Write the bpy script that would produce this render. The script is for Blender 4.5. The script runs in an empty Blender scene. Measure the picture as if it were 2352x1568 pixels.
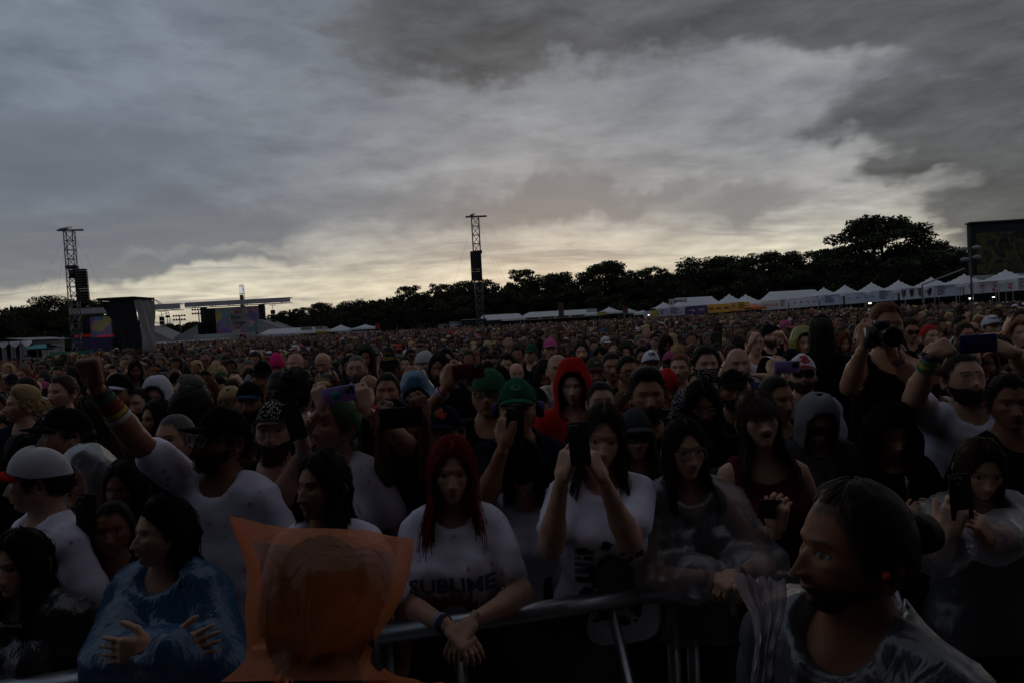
# Dusk crowd in front of a festival stage, seen from the stage pit.
import bpy, math, random
import numpy as np
from mathutils import Vector, Matrix
from mathutils.bvhtree import BVHTree

random.seed(7)
RNG = np.random.default_rng(11)
sc = bpy.context.scene
COL = sc.collection

# ------------------------------------------------------------------ camera
CAM_H = 2.2
FP = 1568.0                      # focal length in units of a 2352 x 1568 picture
PITCH = math.atan(46 / FP)       # looking very slightly down
ROLL = math.radians(3.0)
_fw = Vector((0, math.cos(PITCH), -math.sin(PITCH)))
_up0 = Vector((0, math.sin(PITCH), math.cos(PITCH)))
_rt0 = Vector((1, 0, 0))
_rt = _rt0 * math.cos(ROLL) - _up0 * math.sin(ROLL)
_up = _up0 * math.cos(ROLL) + _rt0 * math.sin(ROLL)
CAMP = Vector((0, 0, CAM_H))
cam_d = bpy.data.cameras.new('camera')
cam_d.sensor_width = 36
cam_d.lens = 36 * FP / 2352
cam_d.clip_start = 0.05
cam_d.clip_end = 2000
cam = bpy.data.objects.new('camera', cam_d)
COL.objects.link(cam)
_m = Matrix((_rt, _up, -_fw)).transposed().to_4x4()
_m.translation = CAMP
cam.matrix_world = _m
sc.camera = cam


def P(x, y, d):
    """World point at ground distance d in front of the camera (real size and place follow from d)."""
    r = _fw + _rt * ((x - 1176) / FP) + _up * ((784 - y) / FP)
    return CAMP + r * (d / r.y)


def pix(p):
    v = Vector(p) - CAMP
    z = v.dot(_fw)
    return 1176 + FP * v.dot(_rt) / z, 784 - FP * v.dot(_up) / z, z


# ------------------------------------------------------------------ exposure
sc.view_settings.view_transform = 'Standard'
sc.view_settings.look = 'None'
sc.view_settings.gamma = 1
sc.view_settings.use_curve_mapping = False
sc.view_settings.exposure = 0.0
sc.cycles.max_bounces = 6
sc.cycles.diffuse_bounces = 2
sc.cycles.glossy_bounces = 2
sc.cycles.transparent_max_bounces = 12
sc.cycles.transmission_bounces = 3

SUN_AZ = math.radians(2)         # setting sun, ahead of the camera behind the clouds
SUN_EL = math.radians(3.5)


def lin(c):
    c = c.lstrip('#')
    o = []
    for i in (0, 2, 4):
        v = int(c[i:i + 2], 16) / 255
        o.append(v / 12.92 if v <= 0.04045 else ((v + 0.055) / 1.055) ** 2.4)
    return (*o, 1.0)


class NT:
    """Small helper that writes node maths."""

    def __init__(s, tree):
        s.t = tree

    def n(s, typ, **kw):
        nd = s.t.nodes.new(typ)
        for k, v in kw.items():
            setattr(nd, k, v)
        return nd

    def put(s, sock, v):
        if hasattr(v, 'is_output'):
            s.t.links.new(v, sock)
        else:
            sock.default_value = v

    def m(s, op, a, b=None, c=None, clamp=False):
        nd = s.n('ShaderNodeMath', operation=op)
        nd.use_clamp = clamp
        for i, v in enumerate((a, b, c)):
            if v is not None:
                s.put(nd.inputs[i], v)
        return nd.outputs[0]

    def sm(s, v, a, b, o0=0.0, o1=1.0):
        nd = s.n('ShaderNodeMapRange', interpolation_type='SMOOTHSTEP')
        s.put(nd.inputs['Value'], v)
        for k, q in (('From Min', a), ('From Max', b), ('To Min', o0), ('To Max', o1)):
            s.put(nd.inputs[k], q)
        return nd.outputs[0]

    def xyz(s, x, y, z):
        nd = s.n('ShaderNodeCombineXYZ')
        for i, v in enumerate((x, y, z)):
            s.put(nd.inputs[i], v)
        return nd.outputs[0]

    def sep(s, v):
        nd = s.n('ShaderNodeSeparateXYZ')
        s.put(nd.inputs[0], v)
        return nd.outputs

    def noise(s, vec, scale, detail=6, rough=0.55, dist=0.0):
        nd = s.n('ShaderNodeTexNoise')
        if vec is not None:
            s.put(nd.inputs['Vector'], vec)
        nd.inputs['Scale'].default_value = scale
        nd.inputs['Detail'].default_value = detail
        nd.inputs['Roughness'].default_value = rough
        nd.inputs['Distortion'].default_value = dist
        return nd.outputs[0]

    def mix(s, f, a, b, typ='MIX'):
        nd = s.n('ShaderNodeMix', data_type='RGBA', blend_type=typ)
        s.put(nd.inputs[0], f)
        s.put(nd.inputs[6], a)
        s.put(nd.inputs[7], b)
        return nd.outputs[2]

    def ramp(s, f, stops):
        nd = s.n('ShaderNodeValToRGB')
        el = nd.color_ramp.elements
        while len(el) > 1:
            el.remove(el[0])
        el[0].position, el[0].color = stops[0][0], stops[0][1]
        for p, c in stops[1:]:
            e = el.new(p)
            e.color = c
        s.put(nd.inputs[0], f)
        return nd.outputs[0]


# ------------------------------------------------------------------ sky
world = bpy.data.worlds.new('World')
sc.world = world
world.use_nodes = True
wt = world.node_tree
wt.nodes.clear()
W = NT(wt)
tc = W.n('ShaderNodeTexCoord')
dx, dy, dz = W.sep(tc.outputs['Generated'])[:3]
az = W.m('ARCTAN2', dx, dy)
el = W.m('ARCSINE', dz)
den = W.m('ADD', W.m('MAXIMUM', dz, 0.0), 0.10)
qx, qy = W.m('DIVIDE', dx, den), W.m('DIVIDE', dy, den)
q = W.xyz(qx, qy, 0.0)
qs = W.xyz(W.m('MULTIPLY', qx, 0.42), W.m('ADD', qy, W.m('MULTIPLY', qx, -0.18)), 3.0)
n_big = W.noise(q, 0.62, 5, 0.55)
n_str = W.noise(qs, 1.25, 6, 0.58, 0.5)
n_fine = W.noise(q, 3.1, 5, 0.6)
dir3 = tc.outputs['Generated']
w_a = W.noise(dir3, 3.2, 4, 0.55)
w_b = W.noise(W.xyz(dx, dz, 4.0), 4.3, 5, 0.58)
w_c = W.noise(W.xyz(W.m('MULTIPLY', dx, 1.0), dy, W.m('MULTIPLY', dz, 3.2)), 8.5, 7, 0.62, 0.3)
azw = W.m('ADD', az, W.m('MULTIPLY', W.m('SUBTRACT', w_a, 0.5), 0.42))
elw = W.m('ADD', el, W.m('MULTIPLY', W.m('SUBTRACT', w_b, 0.5), 0.22))


def blob(x, y, ra, re, tilt=0.0, ws=1.0):
    """Soft patch of cloud at a compass direction and height in the sky."""
    a0 = math.atan((x - 1176) / FP)
    e0 = math.atan((738 - 0.0524 * (x - 1176) - y) / FP * math.cos(a0))
    da = W.m('SUBTRACT', azw if ws else az, a0)
    de = W.m('SUBTRACT', W.m('SUBTRACT', elw if ws else el, e0), W.m('MULTIPLY', da, tilt))
    s2 = W.m('ADD', W.m('POWER', W.m('DIVIDE', W.m('ABSOLUTE', da), ra), 2.0), W.m('POWER', W.m('DIVIDE', W.m('ABSOLUTE', de), re), 2.0))
    return W.m('POWER', 2.718, W.m('MULTIPLY', s2, -1.0))


def total(bs):
    r = bs[0]
    for b in bs[1:]:
        r = W.m('ADD', r, b)
    return r


# veil of high cloud: bright and cream above the set sun, grey overhead, blue-violet away from it
ramp_el = W.m('ADD', el, W.m('MULTIPLY', W.m('SUBTRACT', n_str, 0.5), 0.055))
front = W.ramp(W.m('DIVIDE', ramp_el, 0.8), [
    (0.0, (0.50, 0.42, 0.305, 1)), (0.05, (0.61, 0.56, 0.435, 1)), (0.10, (0.56, 0.53, 0.435, 1)), (0.15, (0.41, 0.402, 0.37, 1)), (0.22, (0.30, 0.308, 0.315, 1)),
    (0.34, (0.228, 0.243, 0.268, 1)), (0.52, (0.188, 0.203, 0.228, 1)), (0.75, (0.155, 0.16, 0.173, 1)), (1.0, (0.15, 0.154, 0.168, 1))])
back = W.ramp(W.m('DIVIDE', ramp_el, 0.8), [
    (0.0, (0.070, 0.065, 0.094, 1)), (0.3, (0.082, 0.078, 0.110, 1)), (1.0, (0.135, 0.136, 0.160, 1))])
toward = W.sm(W.m('COSINE', W.m('SUBTRACT', az, 0.04)), -0.1, 0.95)
veil = W.mix(toward, back, front)
left = W.sm(az, 0.05, -0.6)
veil = W.mix(W.m('MULTIPLY', left, W.sm(el, 0.07, 0.20)), veil, (0.172, 0.205, 0.252, 1))
veil = W.mix(1.0, veil, W.ramp(n_big, [(0.28, (0.80, 0.81, 0.83, 1)), (0.5, (1, 1, 1, 1)), (0.72, (1.2, 1.19, 1.17, 1))]), 'MULTIPLY')
veil = W.mix(1.0, veil, W.ramp(n_fine, [(0.3, (0.78, 0.785, 0.80, 1)), (0.7, (1.2, 1.2, 1.18, 1))]), 'MULTIPLY')
veil = W.mix(0.8, veil, W.ramp(w_c, [(0.32, (0.80, 0.81, 0.83, 1)), (0.5, (1, 1, 1, 1)), (0.68, (1.2, 1.19, 1.17, 1))]), 'MULTIPLY')
# blue-grey bank low on one side, thin streaks across the glow
grey_f = total([blob(250, 555, 0.26, 0.026, 0.06), blob(640, 525, 0.16, 0.024, 0.05), blob(-250, 585, 0.25, 0.04), blob(1120, 452, 0.15, 0.020, 0.02),
                blob(1290, 455, 0.05, 0.022), blob(1480, 450, 0.12, 0.016), blob(1720, 480, 0.10, 0.018), blob(480, 610, 0.20, 0.010, 0.06),
                blob(200, 380, 0.25, 0.07), blob(1850, 500, 0.05, 0.02)])
grey_k = W.sm(W.m('ADD', grey_f, W.m('MULTIPLY', W.m('SUBTRACT', w_c, 0.5), 1.5)), -0.05, 1.15)
grey_c = W.mix(W.sm(az, 0.2, -0.4), (0.185, 0.19, 0.20, 1), (0.125, 0.142, 0.172, 1))
veil = W.mix(W.m('MULTIPLY', grey_k, 0.85), veil, grey_c)
streak = W.sm(n_str, 0.50, 0.62)
veil = W.mix(W.m('MULTIPLY', W.m('MULTIPLY', streak, W.sm(el, 0.20, 0.09)), 0.55), veil, (0.20, 0.20, 0.205, 1))
# rain cloud overhead and to one side
dark_f = total([blob(1500, 15, 0.36, 0.066, 0.04), blob(1800, -50, 0.45, 0.095, 0.04), blob(1280, 70, 0.18, 0.05, 0.12), blob(2350, 40, 0.16, 0.10),
                blob(2060, 265, 0.050, 0.026, 0.2), blob(2220, 350, 0.075, 0.022, 0.45), blob(2390, 470, 0.085, 0.075), blob(2350, 245, 0.10, 0.03, 0.3), blob(2600, 300, 0.12, 0.28)])
lite_f = total([blob(1930, 125, 0.09, 0.022, 0.1), blob(2030, 400, 0.06, 0.030, 0.4)])
dk = W.m('SUBTRACT', W.m('ADD', W.m('ADD', dark_f, W.m('MULTIPLY', W.m('SUBTRACT', n_fine, 0.5), 0.55)), W.m('MULTIPLY', W.m('SUBTRACT', w_c, 0.5), 2.0)), W.m('MULTIPLY', lite_f, 0.45))
dark_k = W.sm(dk, 0.12, 0.88)
veil = W.mix(W.m('MULTIPLY', lite_f, 0.30, None, True), veil, (0.46, 0.445, 0.42, 1))
dark_c = W.mix(1.0, (0.058, 0.062, 0.067, 1), W.ramp(w_c, [(0.3, (0.75, 0.75, 0.75, 1)), (0.7, (1.9, 1.88, 1.86, 1))]), 'MULTIPLY')
veil = W.mix(W.m('MULTIPLY', dark_k, 0.93), veil, dark_c)
# the clear sky above the veil, barely showing through
skyt = W.n('ShaderNodeTexSky', sky_type='NISHITA')
skyt.sun_disc = False
skyt.sun_elevation = SUN_EL
skyt.sun_rotation = SUN_AZ
skyt.altitude = 180
skyt.air_density = 1.2
skyt.dust_density = 2.0
nish = W.mix(1.0, skyt.outputs[0], (0.05, 0.05, 0.05, 1), 'MULTIPLY')
final = W.mix(0.94, nish, veil)
world.cycles.sampling_method = 'MANUAL'
world.cycles.sample_map_resolution = 256
bg = W.n('ShaderNodeBackground')
W.put(bg.inputs['Color'], final)
bg.inputs['Strength'].default_value = 1.12
wo = W.n('ShaderNodeOutputWorld')
wt.links.new(bg.outputs[0], wo.inputs[0])

# ------------------------------------------------------------------ sun (veiled, low, ahead)
sun_d = bpy.data.lights.new('sun', 'SUN')
sun_d.energy = 0.12
sun_d.angle = math.radians(25)
sun_d.color = (1.0, 0.86, 0.66)
sun = bpy.data.objects.new('sun', sun_d)
COL.objects.link(sun)
_sd = Vector((math.sin(SUN_AZ) * math.cos(SUN_EL + .1), math.cos(SUN_AZ) * math.cos(SUN_EL + .1), math.sin(SUN_EL + .1)))
sun.rotation_euler = _sd.to_track_quat('Z', 'Y').to_euler()
# ------------------------------------------------------------------ mesh helpers
def mesh_from(name, V, F, smooth=True, mat=None, attrs=None):
    me = bpy.data.meshes.new(name)
    V = np.asarray(V, dtype=np.float32)
    me.vertices.add(len(V))
    me.vertices.foreach_set('co', V.ravel())
    if isinstance(F, np.ndarray):
        n, k = F.shape
        lens = np.full(n, k, np.int32)
        flat = F.astype(np.int32).ravel()
    else:
        lens = np.array([len(f) for f in F], np.int32)
        flat = np.array([i for f in F for i in f], np.int32)
    me.loops.add(len(flat))
    me.loops.foreach_set('vertex_index', flat)
    me.polygons.add(len(lens))
    st = np.zeros(len(lens), np.int32)
    st[1:] = np.cumsum(lens)[:-1]
    me.polygons.foreach_set('loop_start', st)
    me.polygons.foreach_set('loop_total', lens)
    if smooth:
        me.polygons.foreach_set('use_smooth', np.ones(len(lens), bool))
    if attrs:
        for k2, a in attrs.items():
            at = me.color_attributes.new(k2, 'FLOAT_COLOR', 'POINT')
            a = np.asarray(a, np.float32)
            if a.shape[1] == 3:
                a = np.concatenate([a, np.ones((len(a), 1), np.float32)], 1)
            at.data.foreach_set('color', a.ravel())
    me.update(calc_edges=True)
    if mat:
        me.materials.append(mat)
    return me


def obj(name, me, parent=None, color=None):
    o = bpy.data.objects.new(name, me)
    COL.objects.link(o)
    if parent is not None:
        o.parent = parent
    if color is not None:
        o.color = color
    return o


def empty(name, loc=(0, 0, 0), rz=0.0):
    o = bpy.data.objects.new(name, None)
    o.location = loc
    o.rotation_euler = (0, 0, rz)
    COL.objects.link(o)
    return o


def tag(o, label=None, cat=None, group=None, kind=None):
    if label:
        o['label'] = label
    if cat:
        o['category'] = cat
    if group:
        o['group'] = group
    if kind:
        o['kind'] = kind
    return o


class MB:
    """Collects boxes, bars, tubes and sheets into one mesh."""

    def __init__(s):
        s.V, s.F, s.n = [], [], 0

    def add(s, V, F):
        V = np.asarray(V, float)
        s.V.append(V)
        for f in F:
            s.F.append([int(i) + s.n for i in f])
        s.n += len(V)
        return s

    def box(s, c, d, R=None):
        c, d = np.asarray(c, float), np.asarray(d, float) / 2
        P8 = np.array([[x, y, z] for x in (-1, 1) for y in (-1, 1) for z in (-1, 1)]) * d
        if R is not None:
            P8 = P8 @ np.asarray(R).T
        return s.add(P8 + c, [(0, 1, 3, 2), (4, 6, 7, 5), (0, 4, 5, 1), (2, 3, 7, 6), (0, 2, 6, 4), (1, 5, 7, 3)])

    def tube(s, pts, r, n=8, caps=True):
        pts = np.asarray(pts, float)
        k = len(pts)
        r = np.broadcast_to(np.asarray(r, float), (k,))
        T = np.gradient(pts, axis=0)
        T /= np.linalg.norm(T, axis=1)[:, None] + 1e-9
        ref = np.array([0, 0, 1.0]) if abs(T[0][2]) < .9 else np.array([1.0, 0, 0])
        V = []
        A = np.cross(T[0], ref)
        A /= np.linalg.norm(A)
        for i in range(k):
            A = A - T[i] * A.dot(T[i])
            A /= np.linalg.norm(A) + 1e-9
            B = np.cross(T[i], A)
            for j in range(n):
                a = 2 * math.pi * j / n
                V.append(pts[i] + r[i] * (A * math.cos(a) + B * math.sin(a)))
        F = [(i * n + j, i * n + (j + 1) % n, (i + 1) * n + (j + 1) % n, (i + 1) * n + j) for i in range(k - 1) for j in range(n)]
        if caps:
            F += [tuple(range(n))[::-1], tuple((k - 1) * n + j for j in range(n))]
        return s.add(V, F)

    def bar(s, a, b, r, n=6):
        return s.tube([a, b], r, n)

    def grid(s, Pg):
        Pg = np.asarray(Pg, float)
        a, b = Pg.shape[:2]
        return s.add(Pg.reshape(-1, 3), [(i * b + j, i * b + j + 1, (i + 1) * b + j + 1, (i + 1) * b + j) for i in range(a - 1) for j in range(b - 1)])

    def poly(s, pts):
        return s.add(pts, [tuple(range(len(pts)))])

    def disc(s, c, r, n=14, ax=1):
        c = np.asarray(c, float)
        o = [k for k in range(3) if k != ax]
        V = np.tile(c, (n, 1))
        for j in range(n):
            V[j][o[0]] += r * math.cos(2 * math.pi * j / n)
            V[j][o[1]] += r * math.sin(2 * math.pi * j / n)
        return s.add(V, [tuple(range(n))])

    def build(s, name, mat, parent=None, smooth=False, color=None):
        me = mesh_from(name, np.concatenate(s.V), s.F, smooth, mat)
        return obj(name, me, parent, color)


# ------------------------------------------------------------------ materials
MATS = {}


def bsdf(name):
    m = bpy.data.materials.new(name)
    m.use_nodes = True
    nt = m.node_tree
    b = nt.nodes['Principled BSDF']
    return m, NT(nt), b


def plain(name, col, rough=0.7, metal=0.0, var=0.25, scale=6.0, bump=0.0, spec=0.5, coord='Object'):
    if name in MATS:
        return MATS[name]
    m, N, b = bsdf(name)
    tcn = N.n('ShaderNodeTexCoord').outputs[coord]
    no = N.noise(tcn, scale, 5, 0.6)
    c0 = tuple(v * (1 - var) for v in col[:3]) + (1,)
    c1 = tuple(min(1, v * (1 + var)) for v in col[:3]) + (1,)
    N.put(b.inputs['Base Color'], N.ramp(no, [(0.3, c0), (0.7, c1)]))
    N.put(b.inputs['Roughness'], N.sm(no, 0.2, 0.8, max(0.02, rough - 0.1), min(1, rough + 0.1)))
    b.inputs['Metallic'].default_value = metal
    b.inputs['Specular IOR Level'].default_value = spec
    if bump:
        bp = N.n('ShaderNodeBump')
        bp.inputs['Strength'].default_value = bump
        bp.inputs['Distance'].default_value = 0.01
        N.put(bp.inputs['Height'], N.noise(tcn, scale * 5, 4))
        N.put(b.inputs['Normal'], bp.outputs[0])
    MATS[name] = m
    return m


def objcol(N):
    return N.n('ShaderNodeObjectInfo').outputs['Color']


def mat_skin():
    m, N, b = bsdf('skin')
    base = objcol(N)
    at = N.n('ShaderNodeAttribute', attribute_name='mask')
    s = N.n('ShaderNodeSeparateColor')
    N.put(s.inputs[0], at.outputs['Color'])
    tcn = N.n('ShaderNodeTexCoord').outputs['Object']
    no = N.noise(tcn, 28, 5)
    big = N.noise(tcn, 9, 3)
    c = N.mix(1.0, base, N.ramp(no, [(0.3, (0.86, 0.84, 0.83, 1)), (0.7, (1.1, 1.08, 1.07, 1))]), 'MULTIPLY')
    c = N.mix(N.m('MULTIPLY', N.sm(big, 0.45, 0.75), 0.25), c, N.mix(1.0, base, (1.1, 0.72, 0.66, 1), 'MULTIPLY'))
    c = N.mix(N.m('MULTIPLY', s.outputs[0], 0.7), c, N.mix(1.0, base, (0.9, 0.55, 0.54, 1), 'MULTIPLY'))       # lips
    c = N.mix(s.outputs[1], c, (0.19, 0.165, 0.155, 1))                                                          # eye white
    c = N.mix(s.outputs[2], c, (0.020, 0.014, 0.012, 1))                                                       # brow, lash, iris
    N.put(b.inputs['Base Color'], c)
    N.put(b.inputs['Roughness'], N.mix(s.outputs[1], (0.52, 0.52, 0.52, 1), (0.15, 0.15, 0.15, 1)))
    b.inputs['Specular IOR Level'].default_value = 0.22
    bp = N.n('ShaderNodeBump')
    bp.inputs['Strength'].default_value = 0.25
    bp.inputs['Distance'].default_value = 0.002
    N.put(bp.inputs['Height'], N.noise(tcn, 160, 4))
    N.put(b.inputs['Normal'], bp.outputs[0])
    return m


def mat_cloth(name, kind='plain'):
    m, N, b = bsdf(name)
    tcn = N.n('ShaderNodeTexCoord').outputs['Object']
    base = objcol(N)
    no = N.noise(tcn, 7, 5, 0.6)
    c = N.mix(1.0, base, N.ramp(no, [(0.3, (0.8, 0.8, 0.8, 1)), (0.7, (1.1, 1.1, 1.1, 1))]), 'MULTIPLY')
    if kind == 'spots':
        v = N.n('ShaderNodeTexVoronoi', feature='F1')
        N.put(v.inputs['Vector'], N.mix(0.06, tcn, N.n('ShaderNodeTexNoise').outputs[1]))
        v.inputs['Scale'].default_value = 24
        sp = N.m('MULTIPLY', N.sm(v.outputs['Distance'], 0.30, 0.14), N.sm(N.noise(tcn, 9, 2), 0.5, 0.56))
        c = N.mix(N.m('MULTIPLY', sp, 0.75), c, lin('#c069a8'))
    if kind == 'pattern':
        v = N.n('ShaderNodeTexVoronoi', feature='F1')
        N.put(v.inputs['Vector'], tcn)
        v.inputs['Scale'].default_value = 90
        c = N.mix(N.sm(v.outputs['Distance'], 0.38, 0.30), c, (0.5, 0.5, 0.48, 1))
    if kind == 'plaid':
        x, y, z = N.sep(tcn)[:3]
        g = N.m('GREATER_THAN', N.m('SINE', N.m('MULTIPLY', z, 160)), 0.3)
        g2 = N.m('GREATER_THAN', N.m('SINE', N.m('MULTIPLY', N.m('ADD', x, y), 160)), 0.3)
        c = N.mix(N.m('MULTIPLY', N.m('ADD', g, g2), 0.35), c, (0.015, 0.015, 0.018, 1))
    N.put(b.inputs['Base Color'], c)
    b.inputs['Roughness'].default_value = 0.95
    b.inputs['Specular IOR Level'].default_value = 0.05
    bp = N.n('ShaderNodeBump')
    bp.inputs['Strength'].default_value = 0.6
    bp.inputs['Distance'].default_value = 0.009
    mp = N.n('ShaderNodeMapping')
    mp.inputs['Scale'].default_value = (1, 1, 0.45)
    N.put(mp.inputs[0], tcn)
    N.put(bp.inputs['Height'], N.noise(mp.outputs[0], 11, 3, 0.45, 0.6))
    N.put(b.inputs['Normal'], bp.outputs[0])
    return m


def mat_hair():
    m, N, b = bsdf('hair')
    tcn = N.n('ShaderNodeTexCoord').outputs['Object']
    mp = N.n('ShaderNodeMapping')
    mp.inputs['Scale'].default_value = (1, 1, 0.12)
    N.put(mp.inputs[0], tcn)
    no = N.noise(mp.outputs[0], 150, 3)
    c = N.mix(1.0, objcol(N), N.ramp(no, [(0.3, (0.55, 0.55, 0.55, 1)), (0.7, (1.35, 1.3, 1.25, 1))]), 'MULTIPLY')
    N.put(b.inputs['Base Color'], c)
    b.inputs['Roughness'].default_value = 0.6
    b.inputs['Specular IOR Level'].default_value = 0.14
    bp = N.n('ShaderNodeBump')
    bp.inputs['Strength'].default_value = 0.6
    bp.inputs['Distance'].default_value = 0.004
    N.put(bp.inputs['Height'], no)
    N.put(b.inputs['Normal'], bp.outputs[0])
    return m


def mat_plastic(name, clear=0.6, tint=None, glossy=0.35, scale=26, bump=0.4, rough=0.26, trans=0.55, tintf=0.6):
    """Thin rain-poncho film: part see-through, part milky, with crinkled shine."""
    m = bpy.data.materials.new(name)
    m.use_nodes = True
    nt = m.node_tree
    nt.nodes.remove(nt.nodes['Principled BSDF'])
    N = NT(nt)
    out = nt.nodes['Material Output']
    tcn = N.n('ShaderNodeTexCoord').outputs['Object']
    bp = N.n('ShaderNodeBump')
    bp.inputs['Strength'].default_value = bump
    bp.inputs['Distance'].default_value = 0.02
    mp = N.n('ShaderNodeMapping')
    mp.inputs['Scale'].default_value = (1.0, 1.0, 0.35)
    N.put(mp.inputs[0], tcn)
    N.put(bp.inputs['Height'], N.m('ADD', N.noise(mp.outputs[0], scale * 2.6, 2, 0.5, 1.6), N.m('MULTIPLY', N.noise(tcn, scale * 1.1, 2, 0.5, 1.2), 0.5)))
    col = objcol(N) if tint is None else tint
    d = N.n('ShaderNodeBsdfDiffuse')
    tl = N.n('ShaderNodeBsdfTranslucent')
    tr = N.n('ShaderNodeBsdfTransparent')
    gl = N.n('ShaderNodeBsdfGlossy')
    gl.inputs['Roughness'].default_value = rough
    gl.inputs['Color'].default_value = (0.9, 0.9, 0.92, 1)
    for x in (d, tl):
        N.put(x.inputs['Color'], col)
        N.put(x.inputs['Normal'], bp.outputs[0])
    N.put(gl.inputs['Normal'], bp.outputs[0])
    N.put(tr.inputs['Color'], N.mix(tintf, (1, 1, 1, 1), col))

    def ms(f, a, b2):
        x = N.n('ShaderNodeMixShader')
        N.put(x.inputs[0], f)
        nt.links.new(a.outputs[0], x.inputs[1])
        nt.links.new(b2.outputs[0], x.inputs[2])
        return x
    milky = ms(trans, d, tl)
    body = ms(clear, milky, tr)
    lw = N.n('ShaderNodeLayerWeight')
    lw.inputs['Blend'].default_value = 0.35
    full = ms(N.m('MULTIPLY', N.m('ADD', lw.outputs['Fresnel'], 0.12), glossy * 2, None, True), body, gl)
    nt.links.new(full.outputs[0], out.inputs[0])
    return m


def emit(name, col, s):
    m = bpy.data.materials.new(name)
    m.use_nodes = True
    nt = m.node_tree
    nt.nodes.remove(nt.nodes['Principled BSDF'])
    e = nt.nodes.new('ShaderNodeEmission')
    e.inputs[0].default_value = col
    e.inputs[1].default_value = s
    nt.links.new(e.outputs[0], nt.nodes['Material Output'].inputs[0])
    return m


SKIN, HAIR = mat_skin(), mat_hair()
CLOTH, SPOTS, PATT, PLAID = mat_cloth('cloth'), mat_cloth('spotted_cloth', 'spots'), mat_cloth('patterned_cloth', 'pattern'), mat_cloth('plaid_cloth', 'plaid')
CLEAR = mat_plastic('clear_plastic', 0.80, None, 0.24, 11, 0.20, 0.28)
MILKY = mat_plastic('coloured_plastic', 0.26, None, 0.20, 10, 0.28)
ORANGE = mat_plastic('orange_plastic', 0.62, lin('#ef965a'), 0.012, 8, 0.8, 0.5, 0.6, 0.45)
JEANS = plain('dark_denim', (0.025, 0.028, 0.040), 0.9, var=0.3, scale=12)
PRINT = {}


def print_mat(hexcol):
    if hexcol not in PRINT:
        PRINT[hexcol] = plain('print_' + hexcol.lstrip('#'), lin(hexcol), 0.8, var=0.12, scale=30)
    return PRINT[hexcol]


GLASS_DARK = plain('dark_lens', (0.006, 0.006, 0.008), 0.06, var=0.0)
BLACKP = plain('black_plastic', (0.010, 0.010, 0.012), 0.35, var=0.2)
METAL = plain('brushed_metal', (0.50, 0.50, 0.53), 0.42, 1.0, var=0.12, scale=20)
WIRE = plain('glasses_metal', (0.35, 0.30, 0.25), 0.3, 1.0)
SCREEN = plain('phone_glass', (0.01, 0.011, 0.014), 0.05, var=0.0)


# ------------------------------------------------------------------ organic surfaces
def snets(F, o, h):
    """Surface nets: smooth quad mesh of the zero level of a field sampled on a grid."""
    S = F < 0
    C = np.zeros(np.array(F.shape) - 1, np.int8)
    for i in (0, 1):
        for j in (0, 1):
            for k in (0, 1):
                C += S[i:i + C.shape[0], j:j + C.shape[1], k:k + C.shape[2]]
    act = (C > 0) & (C < 8)
    ii = np.argwhere(act)
    idx = np.full(act.shape, -1, np.int32)
    idx[act] = np.arange(len(ii))
    acc = np.zeros((len(ii), 3))
    cnt = np.zeros(len(ii))
    I, J, K = ii.T
    for ax in range(3):
        oa = [a for a in range(3) if a != ax]
        for u in (0, 1):
            for v in (0, 1):
                off = [0, 0, 0]
                off[oa[0]], off[oa[1]] = u, v
                a = F[I + off[0], J + off[1], K + off[2]]
                off2 = list(off)
                off2[ax] = 1
                b = F[I + off2[0], J + off2[1], K + off2[2]]
                m = (a < 0) != (b < 0)
                t = np.where(m, a / np.where(m, a - b, 1), 0)
                p = np.zeros((len(ii), 3))
                p[:, oa[0]], p[:, oa[1]], p[:, ax] = u, v, t
                acc += p * m[:, None]
                cnt += m
    V = (ii + acc / np.maximum(cnt, 1)[:, None]) * h + o
    Fs = []
    for ax in range(3):
        sl0 = [slice(1, -1)] * 3
        sl1 = [slice(1, -1)] * 3
        sl0[ax] = slice(0, -1)
        sl1[ax] = slice(1, None)
        A, B = S[tuple(sl0)], S[tuple(sl1)]
        e = np.argwhere(A != B)
        if not len(e):
            continue
        flip = A[A != B]
        e2 = e.copy()
        oa = [(ax + 1) % 3, (ax + 2) % 3]
        for a in oa:
            e2[:, a] += 1
        q = []
        for du, dv in ((-1, -1), (0, -1), (0, 0), (-1, 0)):
            c = e2.copy()
            c[:, oa[0]] += du
            c[:, oa[1]] += dv
            q.append(idx[c[:, 0], c[:, 1], c[:, 2]])
        q = np.stack(q, 1)
        q = np.where(flip[:, None], q, q[:, ::-1])
        Fs.append(q[(q >= 0).all(1)])
    return V, np.concatenate(Fs)


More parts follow.
